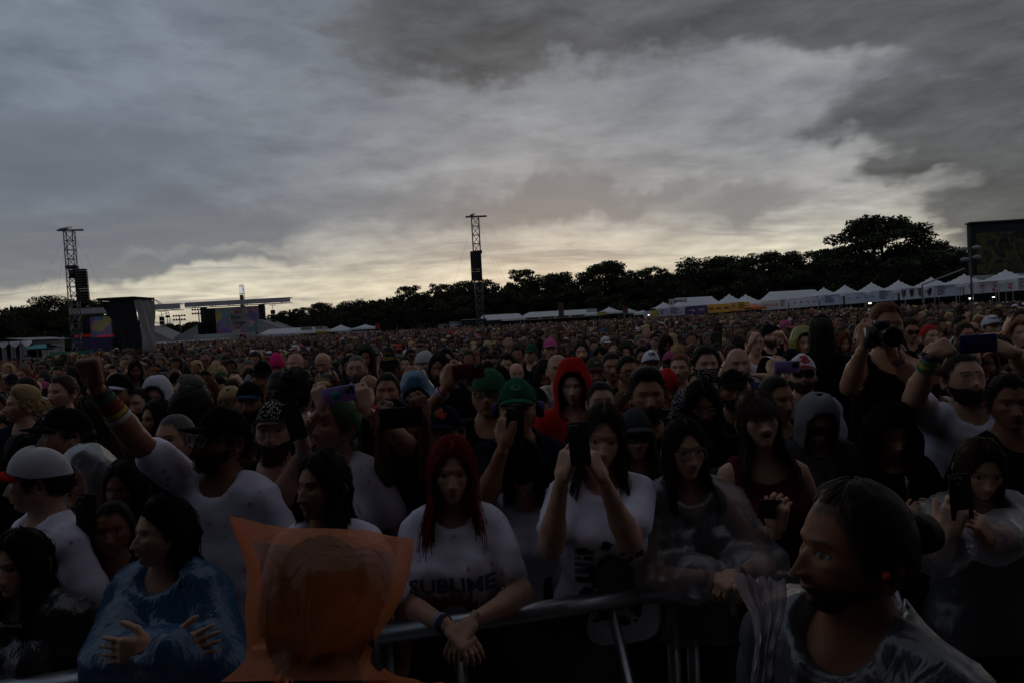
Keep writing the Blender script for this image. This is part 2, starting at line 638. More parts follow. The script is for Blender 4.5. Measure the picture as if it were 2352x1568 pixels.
class Field:
    def __init__(s, lo, hi, h):
        s.o = np.asarray(lo, float)
        s.h = h
        n = np.ceil((np.asarray(hi) - s.o) / h).astype(int) + 1
        s.X, s.Y, s.Z = (a.astype(np.float32) for a in np.meshgrid(*[s.o[i] + h * np.arange(n[i]) for i in range(3)], indexing='ij'))

    def cap(s, a, b, r0, r1=None, ys=1.0):
        """Tapered capsule, optionally flattened front to back."""
        r1 = r0 if r1 is None else r1
        a, b = np.asarray(a, float), np.asarray(b, float)
        d = b - a
        d = np.array([d[0], d[1] / ys, d[2]])
        px, py, pz = s.X - a[0], (s.Y - a[1]) / ys, s.Z - a[2]
        L = max(float(d @ d), 1e-9)
        t = np.clip((px * d[0] + py * d[1] + pz * d[2]) / L, 0, 1)
        q = np.sqrt((px - t * d[0]) ** 2 + (py - t * d[1]) ** 2 + (pz - t * d[2]) ** 2)
        return (q - (r0 + (r1 - r0) * t)) * min(1.0, (1 + ys) / 2)

    def noise(s, f, seed, amp):
        r = np.random.default_rng(seed)
        out = np.zeros_like(s.X)
        for i in range(4):
            k = r.normal(size=3) * f * (1 + 0.5 * i)
            k2 = r.normal(size=3) * f * 0.5
            out += np.sin(s.X * k[0] + s.Y * k[1] + s.Z * k[2] + r.uniform(0, 6) + 1.3 * np.sin(s.X * k2[0] + s.Y * k2[1] + s.Z * k2[2])) / (1 + 0.6 * i)
        return out * amp * 0.5


def smin(a, b, k):
    h = np.clip(0.5 + 0.5 * (b - a) / k, 0, 1)
    return b + (a - b) * h - k * h * (1 - h)


def cat(parts):
    V, F, n = [], [], 0
    for v, f in parts:
        V.append(v)
        F.append(np.asarray(f) + n)
        n += len(v)
    return np.concatenate(V), np.concatenate(F)


def G(x, z, cx, cz, sx, sz):
    return np.exp(-((x - cx) / sx) ** 2 - ((z - cz) / sz) ** 2)


def sstep(v, a, b):
    t = np.clip((v - a) / (b - a), 0, 1)
    return t * t * (3 - 2 * t)


def head_grid(nu, nv, focus=0.55):
    t = np.linspace(-1, 1, nu, endpoint=False)
    u = math.pi * ((1 - focus) * t + focus * t ** 3)
    v = np.linspace(-1.5, 1.5, nv)
    U, Vv = np.meshgrid(u, v)
    i, j = np.meshgrid(np.arange(nv - 1), np.arange(nu), indexing='ij')
    j2 = (j + 1) % nu
    F = np.stack([i * nu + j, i * nu + j2, (i + 1) * nu + j2, (i + 1) * nu + j], -1).reshape(-1, 4)
    return U.ravel(), Vv.ravel(), F


def skull(U, Vv, p):
    """Base head shape, eye level at z = 0, facing -Y."""
    cu, su, cv, sv = np.cos(U), np.sin(U), np.cos(Vv), np.sin(Vv)
    front = sstep(cu, -0.3, 0.8)
    low = sv < 0
    e = np.where(low, 1 - 0.48 * front - 0.12, 1 - 0.20 * front)
    c2 = np.maximum(cv, 1e-4) ** e
    ay = np.where(cu > 0, 0.094, 0.104)
    x = 0.076 * p.get('wide', 1.0) * su * np.maximum(cv, 1e-4) ** np.where(low, 0.62, 0.85)
    y = -ay * cu * c2
    z = np.where(low, 0.117, 0.118) * sv
    s = sstep(-z, 0.015, 0.115)
    x = x * (1 - p.get('taper', 0.34) * s)
    y = np.where(cu < 0, y * (1 - 0.35 * sstep(-z, 0.02, 0.11)), y)
    return x, y, z


def make_head(n, p):
    U, Vv, F = head_grid(n, n)
    x, y, z = skull(U, Vv, p)
    w = sstep(np.cos(U) * np.cos(Vv) ** 0.3, 0.15, 0.6)
    ax = np.abs(x)
    d = np.zeros_like(x)
    ns = p.get('nose', 0.88)
    d -= 0.0125 * G(ax, z, 0.031, 0.003, 0.017, 0.0125)
    d += 0.0055 * G(ax, z, 0.027, 0.023, 0.021, 0.009)
    d -= 0.005 * G(x, z, 0, 0.005, 0.010, 0.010)
    t = np.clip((0.010 - z) / 0.052, 0, 1)
    d += ns * (0.004 + 0.024 * t ** 1.15) * np.exp(-(x / (0.0075 + 0.0045 * t)) ** 2) * sstep(z, -0.052, -0.041) * sstep(-z, -0.016, 0.0)
    d += ns * 0.009 * G(ax, z, 0.0135, -0.039, 0.006, 0.0065)
    d += 0.007 * G(x, z, 0, -0.060, 0.030, 0.022)
    mo = p.get('mouth', 0.0)
    z0_ = z
    z = z - p.get('smile', 0.0) * 0.006 * np.clip(ax / 0.022, 0, 1.4) ** 2 * np.exp(-((z + 0.06) / 0.012) ** 2)
    sep = 0.0045 + 0.011 * mo
    mz = -0.0605 - 0.006 * mo
    d += 0.0050 * G(x, z, 0, mz + sep + 0.003, 0.020, 0.0048) + 0.0062 * G(x, z, 0, mz - sep - 0.002, 0.017, 0.0052)
    d -= (0.0032 + 0.018 * mo) * G(x, z, 0, mz, 0.021 - 0.003 * mo, 0.0028 + 0.010 * mo)
    zl = z
    z = z0_
    d += 0.010 * G(x, z, 0, -0.098, 0.019, 0.014)
    d -= 0.0045 * G(x, z, 0, -0.080 - 0.004 * mo, 0.016, 0.0065)
    d += 0.0055 * G(ax, z, 0.046, -0.014, 0.018, 0.017) * p.get('cheek', 1.0)
    d += 0.0065 * G(ax, z, 0.031, 0.0, 0.0108, 0.0068)
    y = y - d * w
    x = x * (1 + 0.05 * p.get('cheek', 1.0) * G(np.abs(z), np.cos(U), 0.03, 0.5, 0.05, 0.6))
    f = (w > 0.5) & (y < 0)
    lips = np.clip(1.6 * G(x, zl, 0, mz, 0.021, 0.009 + 0.008 * mo) - 0.5, 0, 1) * f
    dark_m = min(1.0, mo * 1.2) * np.clip(1.8 * G(x, zl, 0, mz, 0.017, 0.003 + 0.009 * mo) - 0.4, 0, 1) * f
    eye = ((((ax - 0.031) / 0.0125) ** 2 + (z / 0.0042) ** 2) < 1) & f
    iris = ((ax - 0.031) ** 2 + z ** 2 < 0.0052 ** 2) & f
    lash = (np.abs(((ax - 0.031) / 0.0150) ** 2 + ((z - 0.001) / 0.0068) ** 2 - 1) < 0.40) & (z > -0.002) & f
    bz = 0.0215 + 0.004 * np.sin(np.clip((ax - 0.010) / 0.038, 0, 1) * 2.4) - 0.006 * sstep(ax, 0.036, 0.05)
    brow = np.exp(-((z - bz) / 0.0038) ** 2) * sstep(ax, 0.009, 0.014) * (1 - sstep(ax, 0.043, 0.052)) * f * p.get('brow', 0.8)
    scalp = p.get('scalp', 0.75) * sstep(z - hairline(U), -0.012, 0.006)
    stub = p.get('stubble', 0.0) * sstep(-z, 0.040, 0.062) * sstep(np.cos(U), -0.15, 0.2) * (1 - lips)
    B = np.clip(np.maximum.reduce([brow, iris * 0.95, lash * 0.8, dark_m, stub, scalp]), 0, 1)
    mask = np.stack([lips * 1.0, eye * (1.0 - iris) * 1.0, B], 1)
    V = np.stack([x, y, z], 1)
    parts = [(V, F)]
    ms = [mask]
    if n >= 40 or p.get('ears'):
        for sgn in (-1, 1):                                   # ears
            tt = np.linspace(0, 2 * math.pi, 13)[:-1]
            rows = []
            for rr, yy in ((0.35, 0.004), (0.85, 0.016), (1.0, 0.019), (0.92, 0.012), (0.7, 0.004)):
                rows.append(np.stack([sgn * (0.070 + yy * (0.85 + 0.25 * np.cos(tt))), 0.014 + 0.018 * rr * np.cos(tt) + yy * 0.4, -0.012 + 0.030 * rr * np.sin(tt)], 1))
            Ve = np.concatenate(rows)
            k = 12
            Fe = [(a * k + b, a * k + (b + 1) % k, (a + 1) * k + (b + 1) % k, (a + 1) * k + b) for a in range(4) for b in range(k)]
            Fe = np.array(Fe)
            parts.append((Ve, Fe if sgn > 0 else Fe[:, ::-1]))
            ms.append(np.zeros((len(Ve), 3)))
    V, F = cat(parts)
    return V, F, np.concatenate(ms)


def hairline(U):
    """Lowest height of the scalp around the head."""
    a = np.abs(U)
    h = np.interp(a, [0, 0.30, 0.62, 0.85, 1.0, 1.15, 1.32, 1.5, 1.62, 1.8, 2.1, 3.2], [0.070, 0.074, 0.073, 0.052, 0.028, 0.012, -0.030, -0.026, 0.004, -0.004, -0.052, -0.078])
    return h + 0.0018 * np.sin(U * 23 + 1.0) + 0.0015 * np.sin(U * 41 + 2.0)


def hair_cap(n, p, thick=0.014, rough=0.006, top=0.01, line=0.0, seed=0):
    U, Vv, F = head_grid(n, n, 0.2)
    x, y, z = skull(U, Vv, p)
    over = z - hairline(U) - line
    m = sstep(over, 0.0, 0.034)
    r = np.random.default_rng(seed)
    lump = sum(np.sin(U * r.integers(2, 9 + 5 * i) + r.uniform(0, 6)) * np.sin(Vv * r.uniform(3, 8 + 4 * i) + r.uniform(0, 6)) for i in range(4)) * 0.5
    d = m * (thick + rough * lump + top * sstep(z, 0.03, 0.1)) + 0.0015 * sstep(over, -0.01, 0.0) - 0.004 * (over < -0.004)
    L = np.sqrt(x * x + y * y + z * z)
    k = 1 + d / L
    V = np.stack([x * k, y * k, z * k], 1)
    keep = (over > -0.003)[F].all(1)
    return V, F[keep]


def ribbons(Pt, wid, out):
    """Strands: Pt (N,K,3) paths, flat ribbons lying against the direction 'out'."""
    N, K, _ = Pt.shape
    T = np.gradient(Pt, axis=1)
    S = np.cross(T, out)
    S /= np.linalg.norm(S, axis=2)[..., None] + 1e-9
    prof = np.interp(np.linspace(0, 1, K), [0, 0.2, 0.7, 1], [0.7, 1, 0.9, 0.15])
    w = np.broadcast_to(np.asarray(wid, float).reshape(-1, 1), (N, 1)) * prof[None]
    A, B = Pt + S * w[..., None] / 2, Pt - S * w[..., None] / 2
    V = np.stack([A, B], 2).reshape(-1, 3)
    a = (np.arange(N)[:, None] * K + np.arange(K - 1)[None]) * 2
    F = np.stack([a, a + 1, a + 3, a + 2], -1).reshape(-1, 4)
    return V, F


def ell(a, e, k=1.0):
    """Point on the rounded skull at azimuth a (0 = face) and elevation e."""
    return np.stack([0.078 * k * np.sin(a) * np.cos(e), -np.where(np.cos(a) > 0, 0.097, 0.106) * k * np.cos(a) * np.cos(e), 0.12 * k * np.sin(e)], -1)


def hair_long(n, L, r, face=0.95, wave=0.006, vol=1.0, wid=0.007, drape=0.05, curl=0.0):
    a = r.uniform(face, 2 * math.pi - face, n)
    a = np.where(a > math.pi, a - 2 * math.pi, a)
    e0 = r.uniform(0.62, 1.5, n)
    a_st = r.uniform(0.05, 0.75, n)
    rl = r.random(n)
    K = 9
    s = np.linspace(0, 1, K)
    k = (1.05 + 0.13 * r.random(n) ** 1.3 * vol + 0.10 * (r.random(n) > .94))[:, None]
    part = 4
    Pt = np.zeros((n, K, 3))
    for i in range(K):
        if i < part:
            f = i / (part - 1)
            ee = e0 * (1 - f ** 1.3) + (-0.12) * f ** 1.3
            aa = a * (a_st + (1 - a_st) * f)
            Pt[:, i] = ell(aa, ee, 1.0) * k
        else:
            f = (i - part + 1) / (K - part)
            base = ell(a, np.full(n, -0.12), 1.0) * k
            ln = L * (0.72 + 0.36 * rl)
            z = base[:, 2] - f * ln
            out = sstep(-z, 0.10, 0.22) * drape
            rad = np.stack([np.sin(a) * 0.9, -np.cos(a) * 1.1], 1)
            sq = 1 - 0.10 * np.sin(np.clip(-z / 0.14, 0, 1) * math.pi)
            Pt[:, i, 0] = base[:, 0] * sq + rad[:, 0] * out * 0.6
            Pt[:, i, 1] = base[:, 1] * sq + rad[:, 1] * out
            Pt[:, i, 2] = z
    ph = r.uniform(0, 6, (n, 2))
    Pt += (r.normal(size=(n, 1, 3)) * np.array([.006, .006, .0])) * sstep(s, .1, .9)[None, :, None]
    for j in range(2):
        Pt[:, :, j] += (wave * np.sin(s[None] * (5 + 9 * (curl > 0)) + ph[:, j:j + 1]) + curl * np.sin(s[None] * 26 + ph[:, j:j + 1])) * sstep(s, 0.2, 0.5)[None]
    out = Pt * np.array([1, 1, 0.0])
    return ribbons(Pt, r.uniform(0.7, 1.3, n) * wid, out)


def hair_short(n, r, length=0.02, stick=0.6, line=0.0, wid=0.006, back=0.6, p=None):
    a = r.uniform(-math.pi, math.pi, n * 3)
    e = np.arcsin(r.uniform(-0.6, 1, n * 3))
    b = ell(a, e)
    ok = b[:, 2] > hairline(a) + line + 0.006
    b, a, e = b[ok][:n], a[ok][:n], e[ok][:n]
    n = len(b)
    nrm = b / np.array([0.078, 0.1, 0.12]) ** 2
    nrm /= np.linalg.norm(nrm, axis=1)[:, None]
    flow = np.stack([0.25 * r.normal(size=n), np.full(n, back), -0.25 + 0.2 * r.normal(size=n)], 1)
    flow -= nrm * (flow * nrm).sum(1)[:, None]
    dirv = nrm * stick + flow * (1 - stick * 0.5) + 0.2 * r.normal(size=(n, 3))
    dirv /= np.linalg.norm(dirv, axis=1)[:, None]
    K = 4
    s = np.linspace(0, 1, K)
    ln = length * r.uniform(0.6, 1.3, n)
    Pt = (b * 1.03)[:, None] + dirv[:, None] * (ln[:, None] * s[None])[..., None] + flow[:, None] * ((ln[:, None] * s[None] ** 2) * 0.5)[..., None]
    return ribbons(Pt, r.uniform(0.7, 1.3, n) * wid, np.broadcast_to(nrm[:, None], Pt.shape) + 1e-6)


def beard(n, p, r, full=1.0, strands=140):
    U, Vv, F = head_grid(n, n)
    x, y, z = skull(U, Vv, p)
    edge = np.interp(np.abs(U), [0, 0.35, 0.7, 1.1, 1.5, 1.7, 2.0], [-0.052, -0.050, -0.050, -0.035, -0.010, -0.03, -0.2])
    ins = edge - z
    lips = G(x, z, 0, -0.061, 0.022, 0.008)
    m = sstep(ins, 0.0, 0.02) * (1 - sstep(lips, 0.35, 0.7)) * sstep(np.cos(U), -0.2, 0.0)
    d = m * (0.006 + 0.016 * full * sstep(-z, 0.06, 0.11)) - 0.004 * (m <= 0.02)
    front = sstep(np.cos(U), 0.2, 0.8)
    y = y - d * np.cos(U) * 1.2 - front * 0.011 * sstep(-z, 0.045, 0.06) * (m > 0.02)
    x = x + d * np.sin(U)
    z = z - d * 0.8 * sstep(-z, 0.07, 0.1)
    keep = (m > 0.02)[F].all(1)
    V = np.stack([x, y, z], 1)
    pts = V[(m > 0.3) & (np.cos(U) > 0)]
    parts = [(V, F[keep])]
    if strands and len(pts) > 5:
        b = pts[r.integers(0, len(pts), strands)]
        dr = np.stack([b[:, 0] * 4, -0.5 + 0 * b[:, 0], -0.9 + 0 * b[:, 0]], 1) + 0.35 * r.normal(size=(strands, 3))
        dr /= np.linalg.norm(dr, axis=1)[:, None]
        s = np.linspace(0, 1, 3)
        Pt = b[:, None] + dr[:, None] * (s[None] * (0.012 + 0.02 * full))[..., None]
        parts.append(ribbons(Pt, 0.004, np.broadcast_to(np.array([0, -1.0, 0.2]), Pt.shape)))
    return cat(parts)


def cap_mesh(p, n=40, k=1.085):
    """Baseball-cap crown and brim."""
    U, Vv, F = head_grid(n, max(12, n // 2), 0.0)
    lo = np.interp(np.abs(U), [0, 0.9, 1.6, 3.15], [0.045, 0.038, 0.020, 0.012])
    v0 = np.arcsin(lo / 0.118)
    Vv = v0 + (1.56 - v0) * (Vv + 1.5) / 3.0
    x, y, z = skull(U, Vv, p)
    Vc = np.stack([x * (k + 0.02), y * (k + 0.01), z * 1.075 + 0.010 * sstep(np.cos(U), 0.2, 1) * sstep(z, 0.03, 0.06)], 1)
    Fc = F
    a = np.linspace(-1.05, 1.05, 15)
    s = np.linspace(0, 1, 6)
    A, Sx = np.meshgrid(a, s)
    bx, by = 0.083 * np.sin(A), -0.102 * np.cos(A)
    ext = 0.074 * np.cos(A / 1.05 * math.pi / 2) ** 0.6
    X = bx * (1 + 0.02 * Sx)
    Y = by - ext * Sx
    Z = 0.050 - 0.016 * (A / 1.05) ** 2 * 1.3 - 0.010 * Sx ** 1.5
    top = np.stack([X, Y, Z], -1).reshape(-1, 3)
    bot = top - np.array([0, 0, 0.004])
    na = len(a)
    Fb = []
    for i in range(5):
        for j in range(na - 1):
            q = (i * na + j, i * na + j + 1, (i + 1) * na + j + 1, (i + 1) * na + j)
            Fb.append(q)
            Fb.append(tuple(v + 6 * na for v in q[::-1]))
    for j in range(na - 1):
        Fb.append((5 * na + j, 5 * na + j + 1, 11 * na + j + 1, 11 * na + j))
    return (Vc, Fc), (np.concatenate([top, bot]), np.array(Fb))


def beanie_mesh(p, n=32, slouch=0.02):
    U, Vv, F = head_grid(n, max(12, n // 2), 0.0)
    lo = np.interp(np.abs(U), [0, 1.2, 3.15], [0.040, 0.010, -0.03])
    v0 = np.arcsin(lo / 0.118)
    Vv = v0 + (1.56 - v0) * (Vv + 1.5) / 3.0
    x, y, z = skull(U, Vv, p)
    d = 0.013 + 0.004 * (np.abs(z - lo - 0.015) < 0.018) + 0.0015 * np.sin(U * 40)
    L = np.sqrt(x * x + y * y + z * z)
    k = 1 + d / L
    V = np.stack([x * k, y * k + slouch * sstep(z, 0.06, 0.12), z * k + slouch * sstep(z, 0.05, 0.12)], 1)
    return V, F


def hood_mesh(p, n=36, seed=0, peak=0.035, loose=1.0, crinkle=0.004):
    U, Vv, F = head_grid(n, n, 0.25)

    def opening(u, v):
        return (np.abs(u) / 0.80) ** 2.4 + (np.abs(v + 0.18) / np.where(v > -0.18, 0.92, 1.2)) ** 2.4
    op = opening(U, Vv)
    keep = (op > 1)[F].any(1)
    k = np.where(op < 1, np.maximum(op, 1e-3) ** (-1 / 2.4), 1.0)       # pull the rim of the opening onto a smooth curve
    U, Vv = np.where(op < 1, U * k, U), np.where(op < 1, (Vv + 0.18) * k - 0.18, Vv)
    keep &= (Vv > -1.45)[F].all(1)
    x, y, z = skull(U, Vv, {})
    r = np.random.default_rng(seed)
    lump = sum(np.sin(U * r.integers(2, 8) + r.uniform(0, 6)) * np.sin(Vv * r.uniform(3, 9) + r.uniform(0, 6)) for i in range(5))
    sc2 = 1.27 + 0.10 * loose + crinkle * 6 * lump
    X = x * sc2 + 0 * x
    low = sstep(-z, 0.02, 0.12)
    X = np.sin(U) * (0.105 * loose + 0.012 + 0.02 * low) * np.maximum(np.cos(Vv), 0.0) ** (0.7 - 0.5 * low) + crinkle * lump * 0.6
    Y = y * sc2 * (1 + 0.1 * low) + 0.004
    Z = z * (1.20 + 0.05 * loose) - 0.05 * low + peak * sstep(z, 0.07, 0.12) + crinkle * lump * 0.4
    return np.stack([X, Y, Z], 1), F[keep]


def glasses_meshes(style):
    rim, lens = MB(), MB()
    for sgn in (-1, 1):
        cx = sgn * 0.032
        tt = np.linspace(0, 2 * math.pi, 17)
        if style == 'round':
            rx, rz, rr = 0.026, 0.025, 0.0016
        elif style == 'sun':
            rx, rz, rr = 0.029, 0.021, 0.0032
        elif style == 'thick':
            rx, rz, rr = 0.027, 0.020, 0.0034
        else:
            rx, rz, rr = 0.027, 0.017, 0.0015
        pw = 0.75 if style != 'round' else 1.0
        c, s_ = np.cos(tt), np.sin(tt)
        px = cx + rx * np.sign(c) * np.abs(c) ** pw
        pz = -0.003 + rz * np.sign(s_) * np.abs(s_) ** pw
        py = -0.108 + 0.30 * np.abs(px) ** 1.6 * 2.2
        rim.tube(np.stack([px, py, pz], 1), rr, 5, False)
        lens.add(np.stack([px, py, pz], 1)[:-1], [tuple(range(16)) if sgn > 0 else tuple(range(16))[::-1]])
        rim.tube([(sgn * 0.058, -0.096, 0.003), (sgn * 0.076, -0.03, 0.004), (sgn * 0.080, 0.016, 0.0)], rr, 5)
    rim.tube([(-0.007, -0.111, 0.002), (0, -0.113, 0.004), (0.007, -0.111, 0.002)], 0.0018, 5)
    return rim, lens


# hands: fingers along +X, thumb towards +Y, back of the hand towards +Z
HANDS = {}
HAND_POSE = {'relaxed': ((.30, .40, .30), .04, (.75, .62, -.35)), 'fist': ((1.35, 1.65, .9), .0, (.75, .15, -.75)), 'grip': ((.55, .85, .55), .03, (.55, .75, -.55)),
             'pinch': ((.95, .75, .35), .02, (.85, .45, -.7)), 'flat': ((.10, .14, .10), .10, (.60, .80, -.1)), 'clasp': ((.8, .9, .6), .0, (.8, .5, -.4))}


def make_hand(pose, h=0.0048):
    key = (pose, h)
    if key in HANDS:
        return HANDS[key]
    (c1, c2, c3), spread, th = HAND_POSE[pose]
    f = Field((-0.035, -0.075, -0.125), (0.205, 0.105, 0.05), h)
    d = f.cap((-0.03, 0, 0), (0.02, 0, 0), 0.024, 0.024, 0.8)
    for yy, r in ((0.028, 0.0155), (0.0095, 0.016), (-0.0095, 0.0155), (-0.027, 0.0145)):
        d = smin(d, f.cap((0.012, yy * 0.75, 0), (0.085, yy * 1.08, 0.001), 0.0165, r), 0.010)
    fing = d * 0 + 1
    for i, (yy, ln) in enumerate(((0.031, .074), (0.0105, .083), (-0.0105, .077), (-0.030, .060))):
        p = np.array([0.085, yy, 0.0])
        ang = 0.0
        sp = spread * (1.5 - i)
        one = None
        for j, (fr, c) in enumerate(((.46, c1), (.30, c2), (.24, c3))):
            ang += c * (1 + 0.10 * (i - 1))
            dv = np.array([math.cos(ang) * math.cos(sp), math.sin(sp), -math.sin(ang)]) * ln * fr
            seg = f.cap(p, p + dv, 0.0096 - 0.0010 * j - 0.0007 * (i == 3), 0.0089 - 0.0012 * j - 0.0007 * (i == 3))
            one = seg if one is None else smin(one, seg, 0.004)
            p = p + dv
        fing = np.minimum(fing, one)
    d = smin(d, fing, 0.006)
    t = np.array(th) / np.linalg.norm(th)
    p0 = np.array([0.018, 0.026, -0.006])
    p1 = p0 + t * 0.048
    t2 = t + np.array([0.35, -0.45, -0.1 if pose != 'fist' else -0.2])
    t2 /= np.linalg.norm(t2)
    p2 = p1 + t2 * 0.034
    p3 = p2 + t2 * 0.026
    d = smin(d, smin(smin(f.cap(p0, p1, 0.0175, 0.0125), f.cap(p1, p2, 0.0118, 0.0108), 0.004), f.cap(p2, p3, 0.0106, 0.0085), 0.004), 0.009)
    HANDS[key] = snets(d, f.o, h)
    return HANDS[key]


def frame(dirv, palm):
    X = np.asarray(dirv, float)
    X = X / np.linalg.norm(X)
    Z = -np.asarray(palm, float)
    Z = Z - X * Z.dot(X)
    Z /= np.linalg.norm(Z) + 1e-9
    return np.stack([X, np.cross(Z, X), Z], 1)


def ik(S, Wt, hint, a=0.29, b=0.265):
    """Elbow for a shoulder and wrist; returns elbow and a reachable wrist."""
    S, Wt, hint = (np.asarray(v, float) for v in (S, Wt, hint))
    d = Wt - S
    L = np.linalg.norm(d)
    if L > (a + b) * 0.995:
        Wt = S + d / L * (a + b) * 0.995
        d = Wt - S
        L = np.linalg.norm(d)
    u = d / L
    x = (a * a - b * b + L * L) / (2 * L)
    hgt = math.sqrt(max(a * a - x * x, 0))
    hn = hint - S
    hn = hn - u * hn.dot(u)
    hn /= np.linalg.norm(hn) + 1e-9
    return S + u * x + hn * hgt, Wt


def rotm(yaw=0, pitch=0, roll=0):
    return np.array(Matrix.Rotation(yaw, 3, 'Z') @ Matrix.Rotation(pitch, 3, 'X') @ Matrix.Rotation(roll, 3, 'Y'))


def text2d(txt, size, rot=0.0, bold=0.0):
    cu = bpy.data.curves.new('lettering', 'FONT')
    cu.body = txt
    cu.size = size
    cu.align_x, cu.align_y = 'CENTER', 'CENTER'
    cu.resolution_u = 2
    cu.offset = bold
    o = bpy.data.objects.new('lettering', cu)
    me = o.to_mesh()
    V = np.array([v.co[:2] for v in me.vertices])
    F = [tuple(pg.vertices) for pg in me.polygons]
    o.to_mesh_clear()
    bpy.data.objects.remove(o)
    c, s = math.cos(rot), math.sin(rot)
    return V @ np.array([[c, s], [-s, c]]), F


def splat(n, R, seed, lo=.006, hi=.02, sq=1.0):
    """A handful of irregular blots, as in a blurred print."""
    r = np.random.default_rng(seed)
    V, F = [], []
    for i in range(n):
        c = r.uniform(-1, 1, 2) * np.array([R, R * sq])
        k = 9
        rad = r.uniform(lo, hi) * r.uniform(.5, 1.2, k)
        a = np.linspace(0, 2 * math.pi, k, endpoint=False)
        F.append(tuple(range(len(V), len(V) + k)))
        V += [(c[0] + rad[j] * math.cos(a[j]), c[1] + rad[j] * .7 * math.sin(a[j])) for j in range(k)]
    return np.array(V), F


# ------------------------------------------------------------------ ground
def hz(x):
    return 738 - 0.0524 * (x - 1176)


def gp(x, d):
    p = P(x, hz(x), d)
    return p.x, p.y


def zat(x, y, d):
    return P(x, y, d).z


GROUND = plain('trampled_grass', (.040, .042, .022), .95, var=.45, scale=.6, coord='Object')
t = MB()
t.grid([[(x, y, 0) for x in np.linspace(-600, 600, 25)] for y in np.linspace(-200, 900, 25)])
tag(t.build('ground', GROUND), kind='structure')

CANVAS = plain('tent_canvas', (.80, .80, .82), .75, var=.06, scale=1.5)
_nt = CANVAS.node_tree                       # thin canvas lets the sky behind shine through
_tl = _nt.nodes.new('ShaderNodeBsdfTranslucent')
_tl.inputs[0].default_value = (.85, .85, .86, 1)
_mx = _nt.nodes.new('ShaderNodeMixShader')
_mx.inputs[0].default_value = .4
_nt.links.new(_nt.nodes['Principled BSDF'].outputs[0], _mx.inputs[1])
_nt.links.new(_tl.outputs[0], _mx.inputs[2])
_nt.links.new(_mx.outputs[0], _nt.nodes['Material Output'].inputs[0])
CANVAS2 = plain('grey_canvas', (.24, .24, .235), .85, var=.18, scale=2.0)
DRAPE = plain('black_drape', (.006, .006, .007), .95, var=.3, scale=2.0)
TRUSS = plain('truss_alloy', (.20, .20, .205), .45, .8, var=.15)
SPK = plain('speaker_black', (.008, .008, .009), .6, var=.3, scale=4)
STEEL = plain('dark_steel', (.05, .05, .055), .5, .6)
VINYL = plain('banner_vinyl', (.46, .46, .50), .6, var=.08, scale=1.0)
LAMP = emit('lamp_white', (1, .97, .9, 1), 2.0)
REDLED = emit('led_red', (1, .03, .02, 1), .13)
PALE = emit('led_white', (.9, .93, 1, 1), .55)


def quad(b, x0, x1, y, z0, z1, n=1):
    b.add([(x0, y, z0), (x1, y, z0), (x1, y, z1), (x0, y, z1)], [(0, 1, 2, 3)])


# ------------------------------------------------------------------ trees
def leaf_mat():
    m, N, b = bsdf('leaves')
    info = N.n('ShaderNodeObjectInfo')
    at = N.n('ShaderNodeAttribute', attribute_name='tone')
    c = N.mix(1.0, info.outputs['Color'], at.outputs['Color'], 'MULTIPLY')
    N.put(b.inputs['Base Color'], c)
    b.inputs['Roughness'].default_value = .7
    b.inputs['Specular IOR Level'].default_value = .25
    return m


LEAF = leaf_mat()
BARK = plain('bark', (.030, .024, .018), .95, var=.4, scale=3)


def leaf_cloud(C, rad, n, size, r):
    """n leaf sprays scattered through blobs C with radii rad; returns quads and tones."""
    w = (rad[:, 0] * rad[:, 1] * rad[:, 2]) ** .66
    k = r.choice(len(C), n, p=w / w.sum())
    u = r.normal(size=(n, 3))
    u /= np.linalg.norm(u, axis=1)[:, None]
    p = C[k] + u * rad[k] * (r.random(n) ** .45)[:, None]
    a = r.normal(size=(n, 3))
    a /= np.linalg.norm(a, axis=1)[:, None]
    b = np.cross(a, r.normal(size=(n, 3)))
    b /= np.linalg.norm(b, axis=1)[:, None]
    s = size * r.uniform(.6, 1.5, n)[:, None]
    V = np.stack([p - a * s, p - b * s * .45, p + a * s, p + b * s * .45], 1).reshape(-1, 3)
    F = np.arange(n * 4).reshape(-1, 4)
    tone = np.repeat(r.uniform(.55, 1.25, n), 4)
    hue = np.repeat(r.uniform(.8, 1.2, n), 4)
    return V, F, np.stack([tone * hue, tone, tone * .9], 1)


